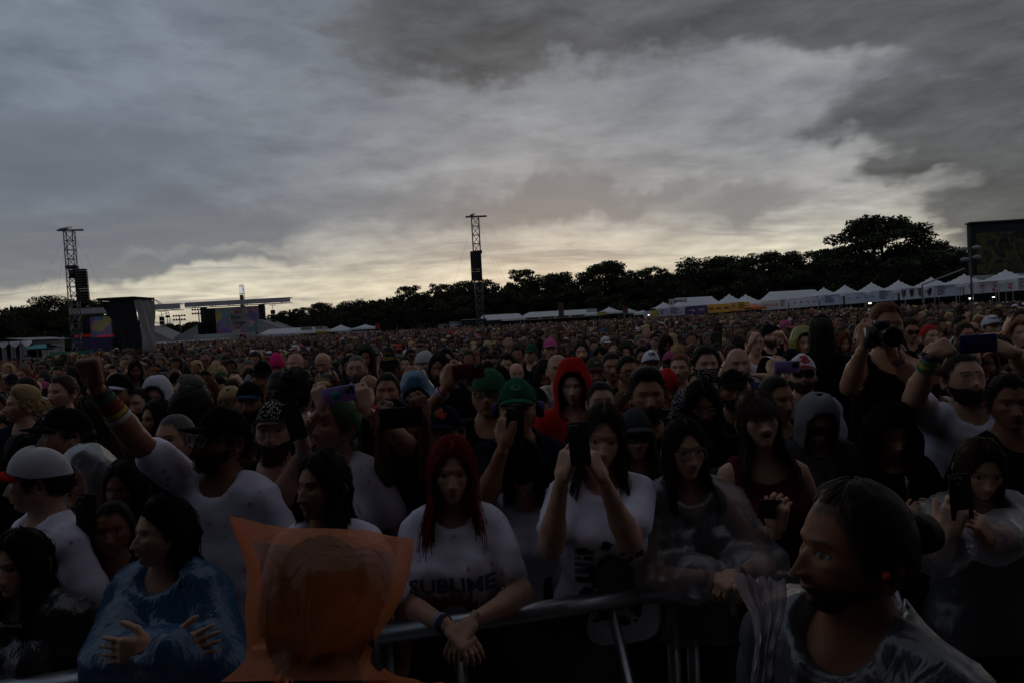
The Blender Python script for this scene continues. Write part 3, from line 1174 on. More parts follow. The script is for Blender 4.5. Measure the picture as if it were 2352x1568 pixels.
def tree_meshes(seed, H=14.0, spread=5.0, clumps=26, leaves=4200, low=.22, open_=1.0):
    clumps, leaves, open_ = int(clumps * 2.2), int(leaves * 1.7), open_ * .95
    r = np.random.default_rng(seed)
    tb = MB()
    lean = r.normal(size=2) * .25
    trunk = [(0, 0, 0), (lean[0] * .3, lean[1] * .3, H * .2), (lean[0] * .8, lean[1] * .8, H * .45), (lean[0], lean[1], H * .72), (lean[0] * 1.2, lean[1] * 1.2, H * .9)]
    tb.tube(trunk, [.34, .27, .20, .11, .04], 8)
    C, R = [], []
    for i in range(clumps):
        f = low + (1 - low) * ((i + r.random()) / clumps)
        env = math.sin(math.pi * min(1, (f - low * .6) / (1.12 - low * .6)) ** .8) ** .7
        a = r.uniform(0, 2 * math.pi)
        rr = spread * env * math.sqrt(r.uniform(.15, 1))
        c = np.array([rr * math.cos(a) + lean[0], rr * math.sin(a) + lean[1], H * f * .97])
        C.append(c)
        q = spread * r.uniform(.16, .33) * open_
        R.append((q * 1.25, q * 1.25, q * .7))
        z0 = max(H * .14, c[2] - rr * r.uniform(.5, .9) - H * .05)
        st = np.array([lean[0] * z0 / H, lean[1] * z0 / H, z0])
        mid = (st + c) / 2 + np.array([0, 0, -.3])
        if i % 2 == 0:
            tb.tube([st, mid, c], [.10, .06, .02], 5)
    V, F, tone = leaf_cloud(np.array(C), np.array(R), int(leaves * 1.5), .24, r)
    return mesh_from('crown', V, F, False, LEAF, {'tone': tone}), mesh_from('trunk', np.concatenate(tb.V), tb.F, True, BARK)


TREES = [tree_meshes(1), tree_meshes(2, 14, 5.6, 30, 4600), tree_meshes(3, 14, 4.2, 22, 3400, .25, .95), tree_meshes(4, 14, 6.4, 34, 5200, .18), tree_meshes(5, 14, 4.6, 20, 2500, .3, .85),
         tree_meshes(6, 14, 6.0, 40, 7000, .20, .82)]
TREE_SPOTS = [  # picture x, top y, distance, width factor, kind, label
    (-20, 716, 146, 1.0, 1, 'dark leafy tree at the picture edge behind the draped booth'),
    (28, 722, 148, .8, 2, 'low dark tree beside the edge tree, before the tall round one'),
    (58, 708, 146, .8, 4, 'thin feathery treetop left of the left speaker tower'),
    (88, 702, 146, .8, 0, 'rounded tree next to the left speaker tower, second tallest there'),
    (132, 684, 144, 1.1, 3, 'tallest tree on the left, broad crown behind the speaker tower'),
    (212, 690, 146, .9, 1, 'tree showing between the left speaker tower and the black draped tower'),
    (390, 744, 150, 1.1, 0, 'small distant tree seen under the gap between the two stage roofs'),
    (440, 740, 150, 1.1, 1, 'small distant tree beside the far stage screen, under the roof gap'),
    (655, 716, 135, .9, 0, 'tree just past the end of the far stage roof'),
    (690, 708, 135, .9, 2, 'upright tree above the distant sign boards'),
    (734, 698, 132, 1.0, 1, 'round-topped tree right of the far stage'),
    (812, 692, 130, 1.2, 3, 'broad tree with a rounded dome above the two small peaked tents'),
    (867, 694, 130, 1.0, 0, 'squat tree between the dome tree and the tall feathery one'),
    (908, 690, 130, .9, 2, 'slim tree left of the feathery pair'),
    (950, 657, 128, 1.1, 4, 'tall airy tree with sky showing through its top'),
    (1011, 653, 128, 1.0, 4, 'feathery tall tree left of the middle speaker tower'),
    (1065, 648, 126, 1.1, 1, 'full dark tree touching the left side of the middle speaker tower'),
    (1120, 645, 126, 1.0, 0, 'full dark tree touching the right side of the middle speaker tower'),
    (1168, 664, 128, .9, 2, 'lower tree in the dip right of the middle speaker tower'),
    (1204, 620, 124, .9, 4, 'tree with a ragged flat top after the dip in the treeline'),
    (1250, 632, 126, 1.0, 1, 'rounded tree between the ragged one and the tall pointed one'),
    (1300, 628, 124, 1.1, 0, 'dense tree behind the long white tent'),
    (1387, 605, 122, 1.2, 5, 'tall pointed oak-like tree above the middle of the long tents'),
    (1430, 640, 124, .9, 2, 'lower shoulder tree right of the pointed one'),
    (1464, 622, 124, .7, 4, 'wispy treetop with gaps of sky'),
    (1498, 615, 122, .9, 4, 'open-crowned tree beside the wispy one'),
    (1554, 628, 122, 1.0, 1, 'medium tree above the sign boards'),
    (1616, 596, 118, 1.2, 3, 'broad dark tree above the purple banner'),
    (1680, 590, 116, 1.2, 5, 'broad dark tree above the orange banners'),
    (1743, 583, 114, 1.1, 1, 'rounded tree at the right end of the broad dark group'),
    (1821, 581, 112, 1.0, 0, 'tree left of the open twiggy one, above the white banners'),
    (1869, 578, 112, .8, 4, 'open twiggy tree with sky speckles'),
    (1922, 570, 110, 1.1, 4, 'leafy tree at the foot of the giant tree'),
    (2040, 498, 100, 1.45, 5, 'giant spreading tree towering over the peaked white tents'),
    (2108, 560, 104, 1.0, 3, 'lower bough-like tree under the giant one, stage side'),
    (2158, 562, 104, 1.0, 0, 'tree between the giant tree and the dark stage'),
    (2205, 576, 102, .9, 1, 'last tree beside the dark stage, behind the globe lamps'),
    (1480, 690, 116, .6, 2, 'small yellow-green bush-like tree behind the sign boards'),
    (1420, 690, 118, .6, 1, 'small paler tree near the small tents in the middle'),
]
_hgt = {}
for i, (x, y, d, wf, kd, lb) in enumerate(TREE_SPOTS):
    gx, gy = gp(x, d)
    H = max(3.0, zat(x, y, d)) * 1.0
    o = empty('tree', (gx, gy, 0), i * 1.37)
    s = H / 14.0
    o.scale = (s * (.9 + .25 * wf), s * (.9 + .25 * wf), s)
    tag(o, lb, 'tree', 'trees along the edge of the field')
    tint = (.052, .060, .020, 1) if 'yellow' in lb or 'paler' in lb else [(.036, .047, .020, 1), (.042, .052, .021, 1), (.033, .042, .020, 1)][i % 3]
    obj('crown', TREES[kd][0], o, tint)
    obj('trunk', TREES[kd][1], o)
# the wood behind, one dark mass
r = np.random.default_rng(77)
C, R = [], []
for x in np.linspace(-150, 2420, 150):
    d = 152 - 29 * max(0, x - 1300) / 1100 + r.uniform(0, 10)
    ytop = np.interp(x, [-150, 120, 230, 330, 600, 800, 950, 1200, 1500, 1900, 2040, 2200, 2400], [728, 704, 720, 765, 738, 708, 682, 655, 640, 602, 575, 582, 600])
    gx, gy = gp(x, d)
    H = zat(x, ytop, d)
    for f in (.08, .2, .34, .48, .62, .76, .88):
        C.append((gx + r.normal() * 1.5, gy + r.normal() * 1.5, H * f))
        R.append((2.4, 2.4, 1.6))
V, F, tone = leaf_cloud(np.array(C), np.array(R), 60000, .75, r)
o = obj('woodland', mesh_from('woodland', V, F, False, LEAF, {'tone': tone}), None, (.030, .038, .018, 1))
tag(o, 'dark woodland behind the row of trees', 'woodland', None, 'stuff')

# ------------------------------------------------------------------ speaker towers
def truss_mast(b, w, z0, z1, step=.75, rc=.045, rd=.028):
    h = w / 2
    cs = [(-h, -h), (h, -h), (h, h), (-h, h)]
    for cx, cy in cs:
        b.bar((cx, cy, z0), (cx, cy, z1), rc, 5)
    n = int((z1 - z0) / step)
    for i in range(n + 1):
        z = z0 + (z1 - z0) * i / n
        zn = z0 + (z1 - z0) * min(i + 1, n) / n
        for k in range(4):
            a, c = cs[k], cs[(k + 1) % 4]
            b.bar((a[0], a[1], z), (c[0], c[1], z), rd, 4)
            if i < n:
                (p, q) = (a, c) if i % 2 else (c, a)
                b.bar((p[0], p[1], z), (q[0], q[1], zn), rd, 4)


def speaker_tower(x, d, ytop, w, spk, lb, rz, side, off=.42, fy=-.25):
    gx, gy = gp(x, d)
    o = empty('speaker_tower', (gx, gy, 0), rz)
    tag(o, lb, 'speaker tower', 'speaker towers in the field')
    H = zat(x, ytop, d)
    b = MB(); truss_mast(b, w, 0, H); b.build('mast', TRUSS, o)
    b = MB(); b.box((0, 0, .15), (w * 2.4, w * 2.4, .3)); b.build('ballast_base', STEEL, o)
    b = MB(); b.box((.1, 0, H + .10), (w * 3.0, .16, .14)); b.build('crossbeam', TRUSS, o)
    R3 = rotm(math.radians(75), 0, math.radians(-14))
    b = MB(); b.box((-w * .35, 0, H + .26), (w * 2.3, .15, .15), R3); b.build('crossbeam', TRUSS, o)
    b = MB(); b.box((.05, 0, H - 3.0), (w * 1.25, w * 1.25, .22)); b.build('winch_sleeve', STEEL, o)
    b = MB(); b.box((side * .1, -.2, H - 3.6), (.34, .34, .7)); b.build('chain_hoist', SPK, o)
    za, zb = zat(x, spk[0], d), zat(x, spk[1], d)
    n = 12
    arr = empty('speaker_array', (0, 0, 0)); arr.parent = o
    ch = (za - zb) / n
    for i in range(n):
        z = za - (i + .5) * ch
        b = MB()
        b.box((side * (w * .5 + off), fy + .012 * i * i * .1, z), (.86, .55, ch - .008), rotm(0, math.radians(i * .6)))
        b.build('speaker_cabinet', SPK, arr)
    b = MB(); b.box((side * (w * .5 + off - .07), fy + .05, za + .10), (1.0, .42, .10)); b.build('flying_frame', STEEL, o)
    for sx, sy in ((-1, -1), (1, -1), (1, 1), (-1, 1)):
        b = MB(); b.bar((sx * w / 2, sy * w / 2, H - .6), (sx * 4.2, sy * 4.2, 0.02), .005, 4); b.build('guy_wire', STEEL, o)
    return o


speaker_tower(177, 58, 531, .66, (623, 693), 'tall truss tower with a hanging black speaker column, near the black draped tower', .25, 1)
speaker_tower(1104, 60, 500, .62, (583, 646), 'tall truss tower with a hanging black speaker column, above the long white tent', .1, -1, -.12, -.75)

# ------------------------------------------------------------------ far stages on one side
def far_stage(xl, xr, d, yb0, yb1, screen, wings, lb, art, words):
    gx, gy = gp((xl + xr) / 2, d)
    o = empty('festival_stage', (gx, gy, 0))
    tag(o, lb, 'stage', 'twin festival stages')
    X = lambda x: gp(x, d)[0] - gx
    xm = (xl + xr) / 2
    zt, zb = zat(xm, yb0, d), zat(xm, yb1, d)
    b = MB()
    L = X(xr) - X(xl)
    n = max(6, int(L / 1.6))
    for yy in (-.6, .6):
        for z in (zt, zb):
            b.bar((X(xl), yy, z), (X(xr), yy, z), .06, 5)
        for i in range(n):
            xa, xb = X(xl) + L * i / n, X(xl) + L * (i + 1) / n
            b.bar((xa, yy, zb if i % 2 else zt), (xb, yy, zt if i % 2 else zb), .035, 4)
    b.build('roof_truss', TRUSS, o)
    b = MB(); quad(b, X(xl), X(xr), -.72, zb + .15, zt - .05); b.build('roof_banner', VINYL_DIM, o)
    xs0, xs1, ys0, ys1 = screen
    za, zc = zat(xm, ys0, d), zat(xm, ys1, d)
    b = MB(); b.box(((X(xs0) + X(xs1)) / 2, 1.6, (za + zc) / 2), (X(xs1) - X(xs0), .4, za - zc)); b.build('screen_frame', DRAPE, o)
    ax0, ax1 = X(art[0]), X(art[1])
    b = MB(); quad(b, ax0, ax1, 1.38, zc + .1, za - .1); b.build('backdrop', ART, o)
    cxm, czm = (ax0 + ax1) / 2, (za + zc) / 2
    if words:
        V2, F2 = splat(1, .001, 3, .001, .002)
        b = MB()
        rr = np.random.default_rng(3)
        k = 40
        an = np.linspace(0, 2 * math.pi, k, endpoint=False)
        rad = 1 + .13 * np.sin(an * 9) + .06 * rr.normal(size=k)
        b.poly([(cxm + (ax1 - ax0) * .29 * rad[j] * math.cos(an[j]), 1.372, czm + (za - zc) * .33 * rad[j] * math.sin(an[j])) for j in range(k)])
        b.build('cloud_panel', CANVAS2, o)
        for txt, sz, dz, cx, mt in words:
            V2, F2 = text2d(txt, sz, 0, .03)
            me = mesh_from('lettering', np.stack([V2[:, 0] + cxm + cx, np.full(len(V2), 1.364), V2[:, 1] + czm + dz], 1), F2, False, mt)
            obj('lettering', me, o)
    for (wx0, wx1, wy0, wy1, up) in wings:
        z1, z2, z3 = zat(wx0, wy0, d), zat(wx1, wy1, d), 0
        b = MB()
        xa, xb = X(wx0), X(wx1)
        b.grid([[(xa, -3, z1), (xb, -3, z2)], [(xa, 5, z1), (xb, 5, z2)]])
        b.add([(xa, -2.9, z1 - .05), (xb, -2.9, z2 - .05), (xb, -2.9, 0), (xa, -2.9, 0)], [(0, 1, 2, 3)])
        b.build('side_wing', CANVAS2, o)
    for xx in (xs0, xs1):
        b = MB(); b.box((X(xx), 0, zb / 2), (.9, .9, zb)); b.build('roof_tower', DRAPE, o)
    b = MB(); b.box(((X(xs0) + X(xs1)) / 2, 0, .9), (X(xs1) - X(xs0), 5, 1.8)); b.build('deck', DRAPE, o)
    return o


def art_mat():
    m, N, b = bsdf('painted_backdrop')
    tcn = N.n('ShaderNodeTexCoord').outputs['Object']
    v = N.n('ShaderNodeTexVoronoi', feature='F1')
    N.put(v.inputs['Vector'], N.mix(.35, tcn, N.n('ShaderNodeTexNoise').outputs[1]))
    v.inputs['Scale'].default_value = .9
    s = N.n('ShaderNodeSeparateColor')
    N.put(s.inputs[0], v.outputs['Color'])
    c = N.ramp(s.outputs[0], [(0, (.05, .12, .42, 1)), (.2, (.45, .08, .14, 1)), (.38, (.10, .28, .50, 1)), (.55, (.60, .45, .08, 1)), (.7, (.36, .13, .40, 1)), (.85, (.08, .24, .22, 1)), (1, (.62, .26, .34, 1))])
    N.put(b.inputs['Base Color'], c)
    return m


ART = art_mat()
VINYL_DIM = plain('roof_print', (.34, .32, .34), .7, var=.22, scale=.5)
BLUEBLK = plain('backdrop_black', (.02, .02, .03), .7)
REDP = plain('backdrop_red', (.32, .03, .02), .7)
far_stage(433, 674, 128, 690, 702, (472, 605, 704, 768), [(416, 472, 776, 744, 1), (607, 669, 734, 757, 0)], 'far stage with a colourful painted screen and a long flat truss roof', (491, 595), [('RIOT', .62, 1.55, 0, REDP), ('Rise', 1.15, .62, -.4, BLUEBLK), ('Stage', 1.15, -.38, .1, BLUEBLK), ('FEST', .62, -1.35, 0, REDP)])
far_stage(168, 423, 126, 704, 718, (190, 268, 722, 775), [(346, 414, 748, 780, 0), (120, 172, 800, 770, 1)], 'far stage half hidden by the black draped tower, with red light strips', (199, 258), [])
o = [q for q in bpy.data.objects if q.get('label', '').startswith('far stage half')][0]
for xa, xb in ((171, 210), (225, 262)):
    for yy in (771, 774):
        b = MB()
        p0, p1 = P(xa, yy + .052 * (0), 121), P(xb, yy - .052 * (xb - xa), 121)
        b.bar(p0 - o.location, p1 - o.location, .05, 4)
        b.build('light_strip', REDLED, o)
b = MB()
quad(b, gp(171, 122)[0] - o.location.x, gp(258, 122)[0] - o.location.x, 122 - o.location.y, 0, zat(200, 776, 122))
b.build('stage_skirt', plain('purple_skirt', (.030, .016, .07), .8), o)

# speaker stacks, rides and lights beyond
for x, w, y0, d, lb in ((375, 8, 727, 130, 'slim black speaker stack under the gap between the far stage roofs'), (630, 8, 712, 130, 'slim black speaker stack past the end of the far stage roof')):
    gx, gy = gp(x, d)
    o = empty('speaker_stack', (gx, gy, 0)); tag(o, lb, 'speakers')
    H = zat(x, y0, d)
    for i in range(8):
        b = MB(); b.box((0, 0, H * (i + .5) / 8), (.68, .6, H / 8 - .04)); b.build('speaker_cabinet', SPK, o)
    b = MB(); b.bar((0, 0, H), (0, 0, H + .9), .05, 5); b.box((0, 0, H + .9), (1.2, .1, .1)); b.build('hoist_bar', STEEL, o)
gx, gy = gp(341, 145)
o = empty('ferris_wheel', (gx, gy, 0)); tag(o, 'top of a ferris wheel rim with hanging cars behind the far stage roof', 'ferris wheel')
Rw = 4.6
zc = zat(341, 686, 145) - Rw
for yy in (-.5, .5):
    b = MB(); a = np.linspace(0, 2 * math.pi, 33); b.tube(np.stack([Rw * np.cos(a), 0 * a + yy, zc + Rw * np.sin(a)], 1), .07, 5, False); b.build('rim', STEEL, o)
for k in range(10):
    a = 2 * math.pi * k / 10 + .3
    b = MB(); b.bar((0, 0, zc), (Rw * math.cos(a), 0, zc + Rw * math.sin(a)), .05, 4); b.build('spoke', STEEL, o)
    c = MB(); cx, cz = Rw * math.cos(a), zc + Rw * math.sin(a) - .55
    c.tube([(cx, 0, cz - .45), (cx, 0, cz - .1), (cx, 0, cz + .05)], [.40, .55, .1], 8); c.build('car', DRAPE, o)
for s_ in (-1, 1):
    b = MB(); b.bar((0, s_ * .9, zc), (-2.6, s_ * .9, 0), .10, 5); b.bar((0, s_ * .9, zc), (2.6, s_ * .9, 0), .10, 5); b.build('stand', STEEL, o)
gx, gy = gp(562, 165)
o = empty('drop_tower_ride', (gx, gy, 0)); tag(o, 'thin lattice ride tower with a white lit top, above the far stage roof', 'ride')
H = zat(562, 655, 165)
b = MB(); truss_mast(b, .8, 0, H, 1.0, .05, .03); b.build('mast', STEEL, o)
for z0, z1, mt in ((H - 1.9, H - .5, PALE), (H - 4.0, H - 2.4, print_mat('#7a2a22')), (H - 5.6, H - 4.4, print_mat('#2f7a3a'))):
    b = MB(); b.box((0, -.5, (z0 + z1) / 2), (.75, .08, z1 - z0)); b.build('light_panel', mt, o)
for x, d, y0, lb in ((460, 140, 712, 'sports-field light pole left of the far stage screen'), (416, 140, 726, 'lattice light mast below the gap in the stage roofs')):
    gx, gy = gp(x, d)
    o = empty('light_pole', (gx, gy, 0)); tag(o, lb, 'light pole')
    H = zat(x, y0, d)
    b = MB(); b.tube([(0, 0, 0), (0, 0, H)], [.16, .09], 6); b.build('pole', STEEL, o)
    for dz in (0, -.8):
        b = MB(); b.box((0, 0, H + dz), (2.6, .12, .1)); b.build('crossarm', STEEL, o)
        for k in range(5):
            b = MB(); b.tube([(-1.1 + .55 * k, 0, H + dz + .15), (-1.1 + .55 * k, -.3, H + dz + .05)], [.10, .22], 8); b.build('floodlight', STEEL, o)

# ------------------------------------------------------------------ draped tower and booth nearer by
gx, gy = gp(297, 34)
o = empty('draped_tower', (gx, gy, 0)); tag(o, 'black draped tower with a flared top and pale side curtain', 'mixing tower')
zt = zat(267, 689, 34)
b = MB()
prof = [(0.0, .15, .58), (1.0, .32, .54), (1.7, .50, .52), (2.2, .60, .52), (zt * .72, .42, .62), (zt - .45, .14, .74), (zt - .12, 0, .80)]
rows = []
for z, sh, hw in prof:
    rows.append([(x + sh, -.9 + .05 * math.sin(x * 14 + z), z) for x in np.linspace(-hw, hw, 12)])
b.grid(rows); b.build('front_drape', DRAPE, o, True)
b = MB(); b.box((0, .0, zt), (1.78, 1.95, .12)); b.build('roof_slab', DRAPE, o)
b = MB()
rows = []
for z in np.linspace(0, zt - .08, 14):
    rows.append([(.86 + .30 * math.exp(-((z - 2.1) / 1.2) ** 2) * (y < .2) + .06 * math.sin(y * 9 + z * 1.2) + .03 * math.sin(z * 4), y, z) for y in np.linspace(-.88, .95, 22)])
b.grid(rows); b.build('side_curtain', CANVAS2, o, True)
b = MB()
_zs = [q_[0] for q_ in prof]
_xs = [q_[1] - q_[2] for q_ in prof]
b.grid([[(float(np.interp(z, _zs, _xs)), y, z) for y in np.linspace(-.88, .60, 6)] for z in np.linspace(0, zt - .08, 14)]); b.build('side_curtain', DRAPE, o, True)
for sx in (.1, .75):
    for sy in (-.7, .85):
        b = MB(); b.bar((sx, sy, 0), (sx, sy, zt), .04, 6); b.build('leg', STEEL, o)
gx, gy = gp(28, 25)
o = empty('draped_booth', (gx, gy, 0)); tag(o, 'low dark booth with pale gathered drapes at the picture edge', 'booth')
zt = zat(28, 777, 25)
W0 = (gp(100, 25)[0] - gx)
b = MB(); b.grid([[(x, y, zt - .10 * (x > W0 * .5)) for x in np.linspace(-3, W0, 6)] for y in (-.8, 1.6)]); b.box((-1, .4, zt - .2), (4, 2, .12)); b.build('roof', CANVAS2, o)
for x0, x1 in ((W0 - .62, W0 - .40), (W0 - .30, W0 - .04), (W0 - .95, W0 - .78)):
    b = MB(); b.grid([[(x, -.82 + .05 * math.sin(x * 40), z) for x in np.linspace(x0, x1, 9)] for z in np.linspace(.02, zt - .12, 6)]); b.build('drape', CANVAS2, o, True)
for k in range(3):
    b = MB(); xx = np.linspace(W0 - 1.0 + .42 * k, W0 - .62 + .42 * k, 9)
    b.grid([[(x, -.9, zt - .12 - dz * (.05 + .16 * math.sin(math.pi * (x - xx[0]) / (xx[-1] - xx[0])))) for x in xx] for dz in (0, 1)]); b.build('swag', CANVAS, o)
b = MB(); b.box((-1.5, .3, zt / 2 - .1), (2.6, 1.2, zt - .3)); b.build('inner_wall', DRAPE, o)
gx, gy = gp(162, 42)
o = empty('fence_panel', (gx, gy, 0)); tag(o, 'dark green fence screen with a small emblem between booth and draped tower', 'fence')
z0 = zat(162, 806, 42)
b = MB(); b.box((0, 0, z0 / 2), (2.6, .05, z0)); b.build('screen_sheet', plain('green_screen', (.008, .085, .045), .8), o)
b = MB(); V2, F2 = splat(2, .12, 4, .10, .16, .3); b.add(np.stack([V2[:, 0] - .7, 0 * V2[:, 0] - .03, V2[:, 1] + z0 - .25], 1), F2); b.build('emblem', print_mat('#8d8a5a'), o)
for k in (-1.28, 0, 1.28):
    b = MB(); b.bar((k, .05, 0), (k, .05, z0 + .05), .03, 6); b.build('post', STEEL, o)
gx, gy = gp(96, 48)
o = empty('canopy', (gx, gy, 0)); tag(o, 'small dark canopy with teal top behind the booth', 'canopy')
zt = zat(96, 796, 48)
b = MB(); b.grid([[(-.9, -.8, zt - .1), (.9, -.8, zt - .1)], [(-.3, 0, zt + .22), (.3, 0, zt + .22)], [(-.9, .8, zt - .1), (.9, .8, zt - .1)]]); b.build('roof', plain('teal_canvas', (.04, .20, .22), .8), o)
b = MB(); b.box((0, -.8, zt - .16), (2.8, .05, .10)); b.build('valance', DRAPE, o)
for sx in (-.85, .85):
    for sy in (-.75, .75):
        b = MB(); b.bar((sx, sy, 0), (sx, sy, zt - .1), .03, 6); b.build('leg', STEEL, o)

# ------------------------------------------------------------------ tents
def tent(x0, x1, ye, yp, d, lb, depth=3.2, peak=None, kind='peak', group='white tents round the field', flap=True):
    """White marquee seen from picture x0 to x1; eave at picture height ye, peak at yp."""
    xm = (x0 + x1) / 2
    gx, gy = gp(xm, d)
    o = empty('tent', (gx, gy, 0)); tag(o, lb, 'tent', group)
    hw = (gp(x1, d)[0] - gp(x0, d)[0]) / 2
    ze, zp = zat(xm, ye, d), zat(xm, yp, d)
    hd = depth / 2
    b = MB()
    n = 13
    if kind == 'peak':
        xs, ysx = np.linspace(-1, 1, n), np.linspace(-1, 1, n)
        rows = [[(x * hw, y * hd, ze + (zp - ze) * (1 - max(abs(x), abs(y))) ** 1.55) for x in xs] for y in ysx]
    else:
        xs, ysx = np.linspace(-1, 1, 17), np.linspace(-1, 1, 7)
        rows = [[(x * hw, y * hd, ze + (zp - ze) * min(1, (1 - abs(x)) * 5) ** .9 * (1 - abs(y)) ** .9) for x in xs] for y in ysx]
    b.grid(rows); b.build('roof', CANVAS, o, kind != 'peak')
    if flap:
        b = MB()
        b.grid([[(x, -hd - .01, z) for x in np.linspace(-hw, hw, 7)] for z in (ze - .28, ze)]); b.build('valance', CANVAS, o)
    for sx in (-1, 1):
        for sy in (-1, 1):
            b = MB(); b.bar((sx * (hw - .05), sy * (hd - .05), 0), (sx * (hw - .05), sy * (hd - .05), ze), .035, 6); b.build('leg', TRUSS, o)
    return o


pk = [(1893, 664), (1942, 658), (2003, 652), (2065, 647), (2140, 640), (2216, 633), (2311, 623), (2385, 616)]
nm = ['leftmost small peak of the tight row', 'second peak of the tight row', 'third peak, above the blue marked banner', 'fourth peak, between blue marked and shield banners', 'fifth peak, above the shield banner', 'sixth peak, above the end of the shield banner',
      'seventh peak, in front of the dark stage', 'last peak at the picture edge']
dT = lambda x: float(np.interp(x, [1480, 1750, 2000, 2352], [96, 86, 72, 54]))
for i, (x, y) in enumerate(pk):
    w = [27, 29, 33, 36, 41, 46, 48, 44][i]
    y -= 4
    ye = float(np.interp(x, [1890, 2065, 2216, 2352], [677, 665, 651, 639])) + 2
    tent(x - w, x + w, ye, y, dT(x) + 1.7, 'white peaked tent, ' + nm[i])
tent(1752, 1890, 690, 668, 88, 'long low white tent behind the pink scripted banner', 6, kind='ridge')
tent(1640, 1712, 700, 675, 90, 'large white tent above the orange banners, left peak', 6)
tent(1676, 1752, 699, 676, 89, 'large white tent above the orange banners, right peak', 6)
tent(1540, 1650, 702, 683, 93, 'long white tent above the purple banner', 6, kind='ridge')
tent(1500, 1550, 708, 694, 96, 'small white tent behind the white sign board', 4)
tent(1715, 1752, 706, 698, 84, 'little bright orange canopy under the orange banners', 2.4)
ob = [q for q in bpy.data.objects if q.get('label', '').startswith('little bright orange')][0]
for ch in ob.children:
    if ch.name.startswith(('roof', 'valance')):
        ch.data.materials[0] = plain('orange_canvas', (.55, .12, .02), .8)
tent(1452, 1500, 719, 713, 100, 'tiny white tent left of the sign boards', 3)
tent(1430, 1462, 716, 709, 104, 'tiny white tent right of the long refreshment tent', 3)
tent(1372, 1428, 717, 705, 104, 'white peaked tent joined to the end of the long refreshment tent', 5)
tent(1195, 1375, 726, 714, 108, 'very long white refreshment tent with a lettered strip', 8, kind='ridge')
tent(1098, 1205, 734, 722, 112, 'long white tent left of the refreshment tent, behind the speaker tower', 8, kind='ridge')
tent(752, 815, 758, 746, 122, 'far white tent with a peak, left of the two small peaks', 5)
tent(812, 868, 753, 745, 122, 'far white tent with a small sharp peak', 5)
tent(600, 760, 764, 753, 122, 'far long white tent next to the far stage', 6, kind='ridge')


def banner_mat(hexcol):
    """Printed vinyl, thin enough for the sky behind to show."""
    nm = 'vinyl_' + hexcol.lstrip('#')
    if nm in MATS:
        return MATS[nm]
    c_ = tuple(min(.85, v * 1.5) for v in lin(hexcol)[:3]) + (1,)
    m_ = plain(nm, c_, .6, var=.08, scale=1.2)
    nt_ = m_.node_tree
    t_ = nt_.nodes.new('ShaderNodeBsdfTranslucent')
    t_.inputs[0].default_value = c_
    x_ = nt_.nodes.new('ShaderNodeMixShader')
    x_.inputs[0].default_value = .35
    nt_.links.new(nt_.nodes['Principled BSDF'].outputs[0], x_.inputs[1])
    nt_.links.new(t_.outputs[0], x_.inputs[2])
    nt_.links.new(x_.outputs[0], nt_.nodes['Material Output'].inputs[0])
    return m_


# banners hung along the tents
def banner(x0, x1, yt0, yt1, hp, d0, d1, lb, col, marks=(), group='banners hung along the tents'):
    a, c = P(x0, yt0, d0), P(x1, yt1, d1)
    o = empty('banner', (a + c) / 2); tag(o, lb, 'banner', group)
    o.location.z = 0
    b = MB()
    h0, h1 = hp * d0 / FP, hp * d1 / FP
    n = max(3, int((x1 - x0) / 12))
    L = Vector((c.x - a.x, c.y - a.y, 0))
    nrm = Vector((L.y, -L.x, 0)).normalized()
    pt = lambda f, g, off=0.0: a.lerp(c, f) - Vector((0, 0, (h0 + (h1 - h0) * f) * g)) + nrm * (off + .03 * math.sin(f * 19) * g) - o.location
    b.grid([[pt(j / n, g) for j in range(n + 1)] for g in (0, .35, .7, 1)])
    b.build('sheet', banner_mat(col), o)
    W_ = L.length
    for V2, F2, f0, g0, hexc in marks:      # marks given in metres about a point (f along, g down)
        b = MB()
        V3 = [pt(f0 + u / W_, g0 - v / ((h0 + h1) / 2), .03) for u, v in V2]
        b.add(V3, F2)
        m_ = b.build('print', print_mat(hexc), o)
        m_['kind'] = 'stuff'
    return o


def rects(rs):
    V, F = [], []
    for x0, z0, x1, z1 in rs:
        F.append(tuple(range(len(V), len(V) + 4)))
        V += [(x0, z0), (x1, z0), (x1, z1), (x0, z1)]
    return np.array(V), F


def lines(n, w, gap, seed=0):
    r_ = np.random.default_rng(seed)
    return rects([(-w / 2, (n / 2 - k) * gap, -w / 2 + w * r_.uniform(.5, 1), (n / 2 - k) * gap + gap * .5) for k in range(n)])


SHIELD = (np.array([(-.26, .38), (.26, .38), (.30, .2), (.20, -.18), (0, -.42), (-.20, -.18), (-.30, .2)]), [tuple(range(7))])
SHIN = (np.array([(-.16, .02), (.16, .02), (.14, -.12), (0, -.32), (-.14, -.12)]), [tuple(range(5))])
SHTOP = (np.array([(-.26, .14), (.26, .14), (.26, .22), (-.26, .22)]), [(0, 1, 2, 3)])
mk = []
for k, f in enumerate((.075, .21, .355, .50)):
    mk += [(*SHIELD, f, .5, '#1b1a1c'), (*SHIN, f, .5, '#7a2620'), (*SHTOP, f, .5, '#8b8a90')]
mk += [(*lines(8, 1.2, .12, 3), .70, .5, '#2a2a30'), (*rects([(-.05, -.35 + .3 * k, .09, -.2 + .3 * k) for k in range(3)]), .955, .5, '#a55a7a')]
banner(2066, 2212, 663, 651, 27, dT(2066), dT(2212), 'long white banner with four dark shields and rows of small text', '#9fa0ad', mk)
mk = [(*splat(14, .20, k, .06, .13, 1.6), f, .55, '#a83f4a') for k, f in enumerate((.13, .31, .51, .74))] + [(*lines(8, .8, .12, 5), .92, .5, '#2a2a30')]
banner(2214, 2362, 650, 639, 27, dT(2214), dT(2362), 'white banner with red animal figures at the picture edge', '#a7a5ab', mk)
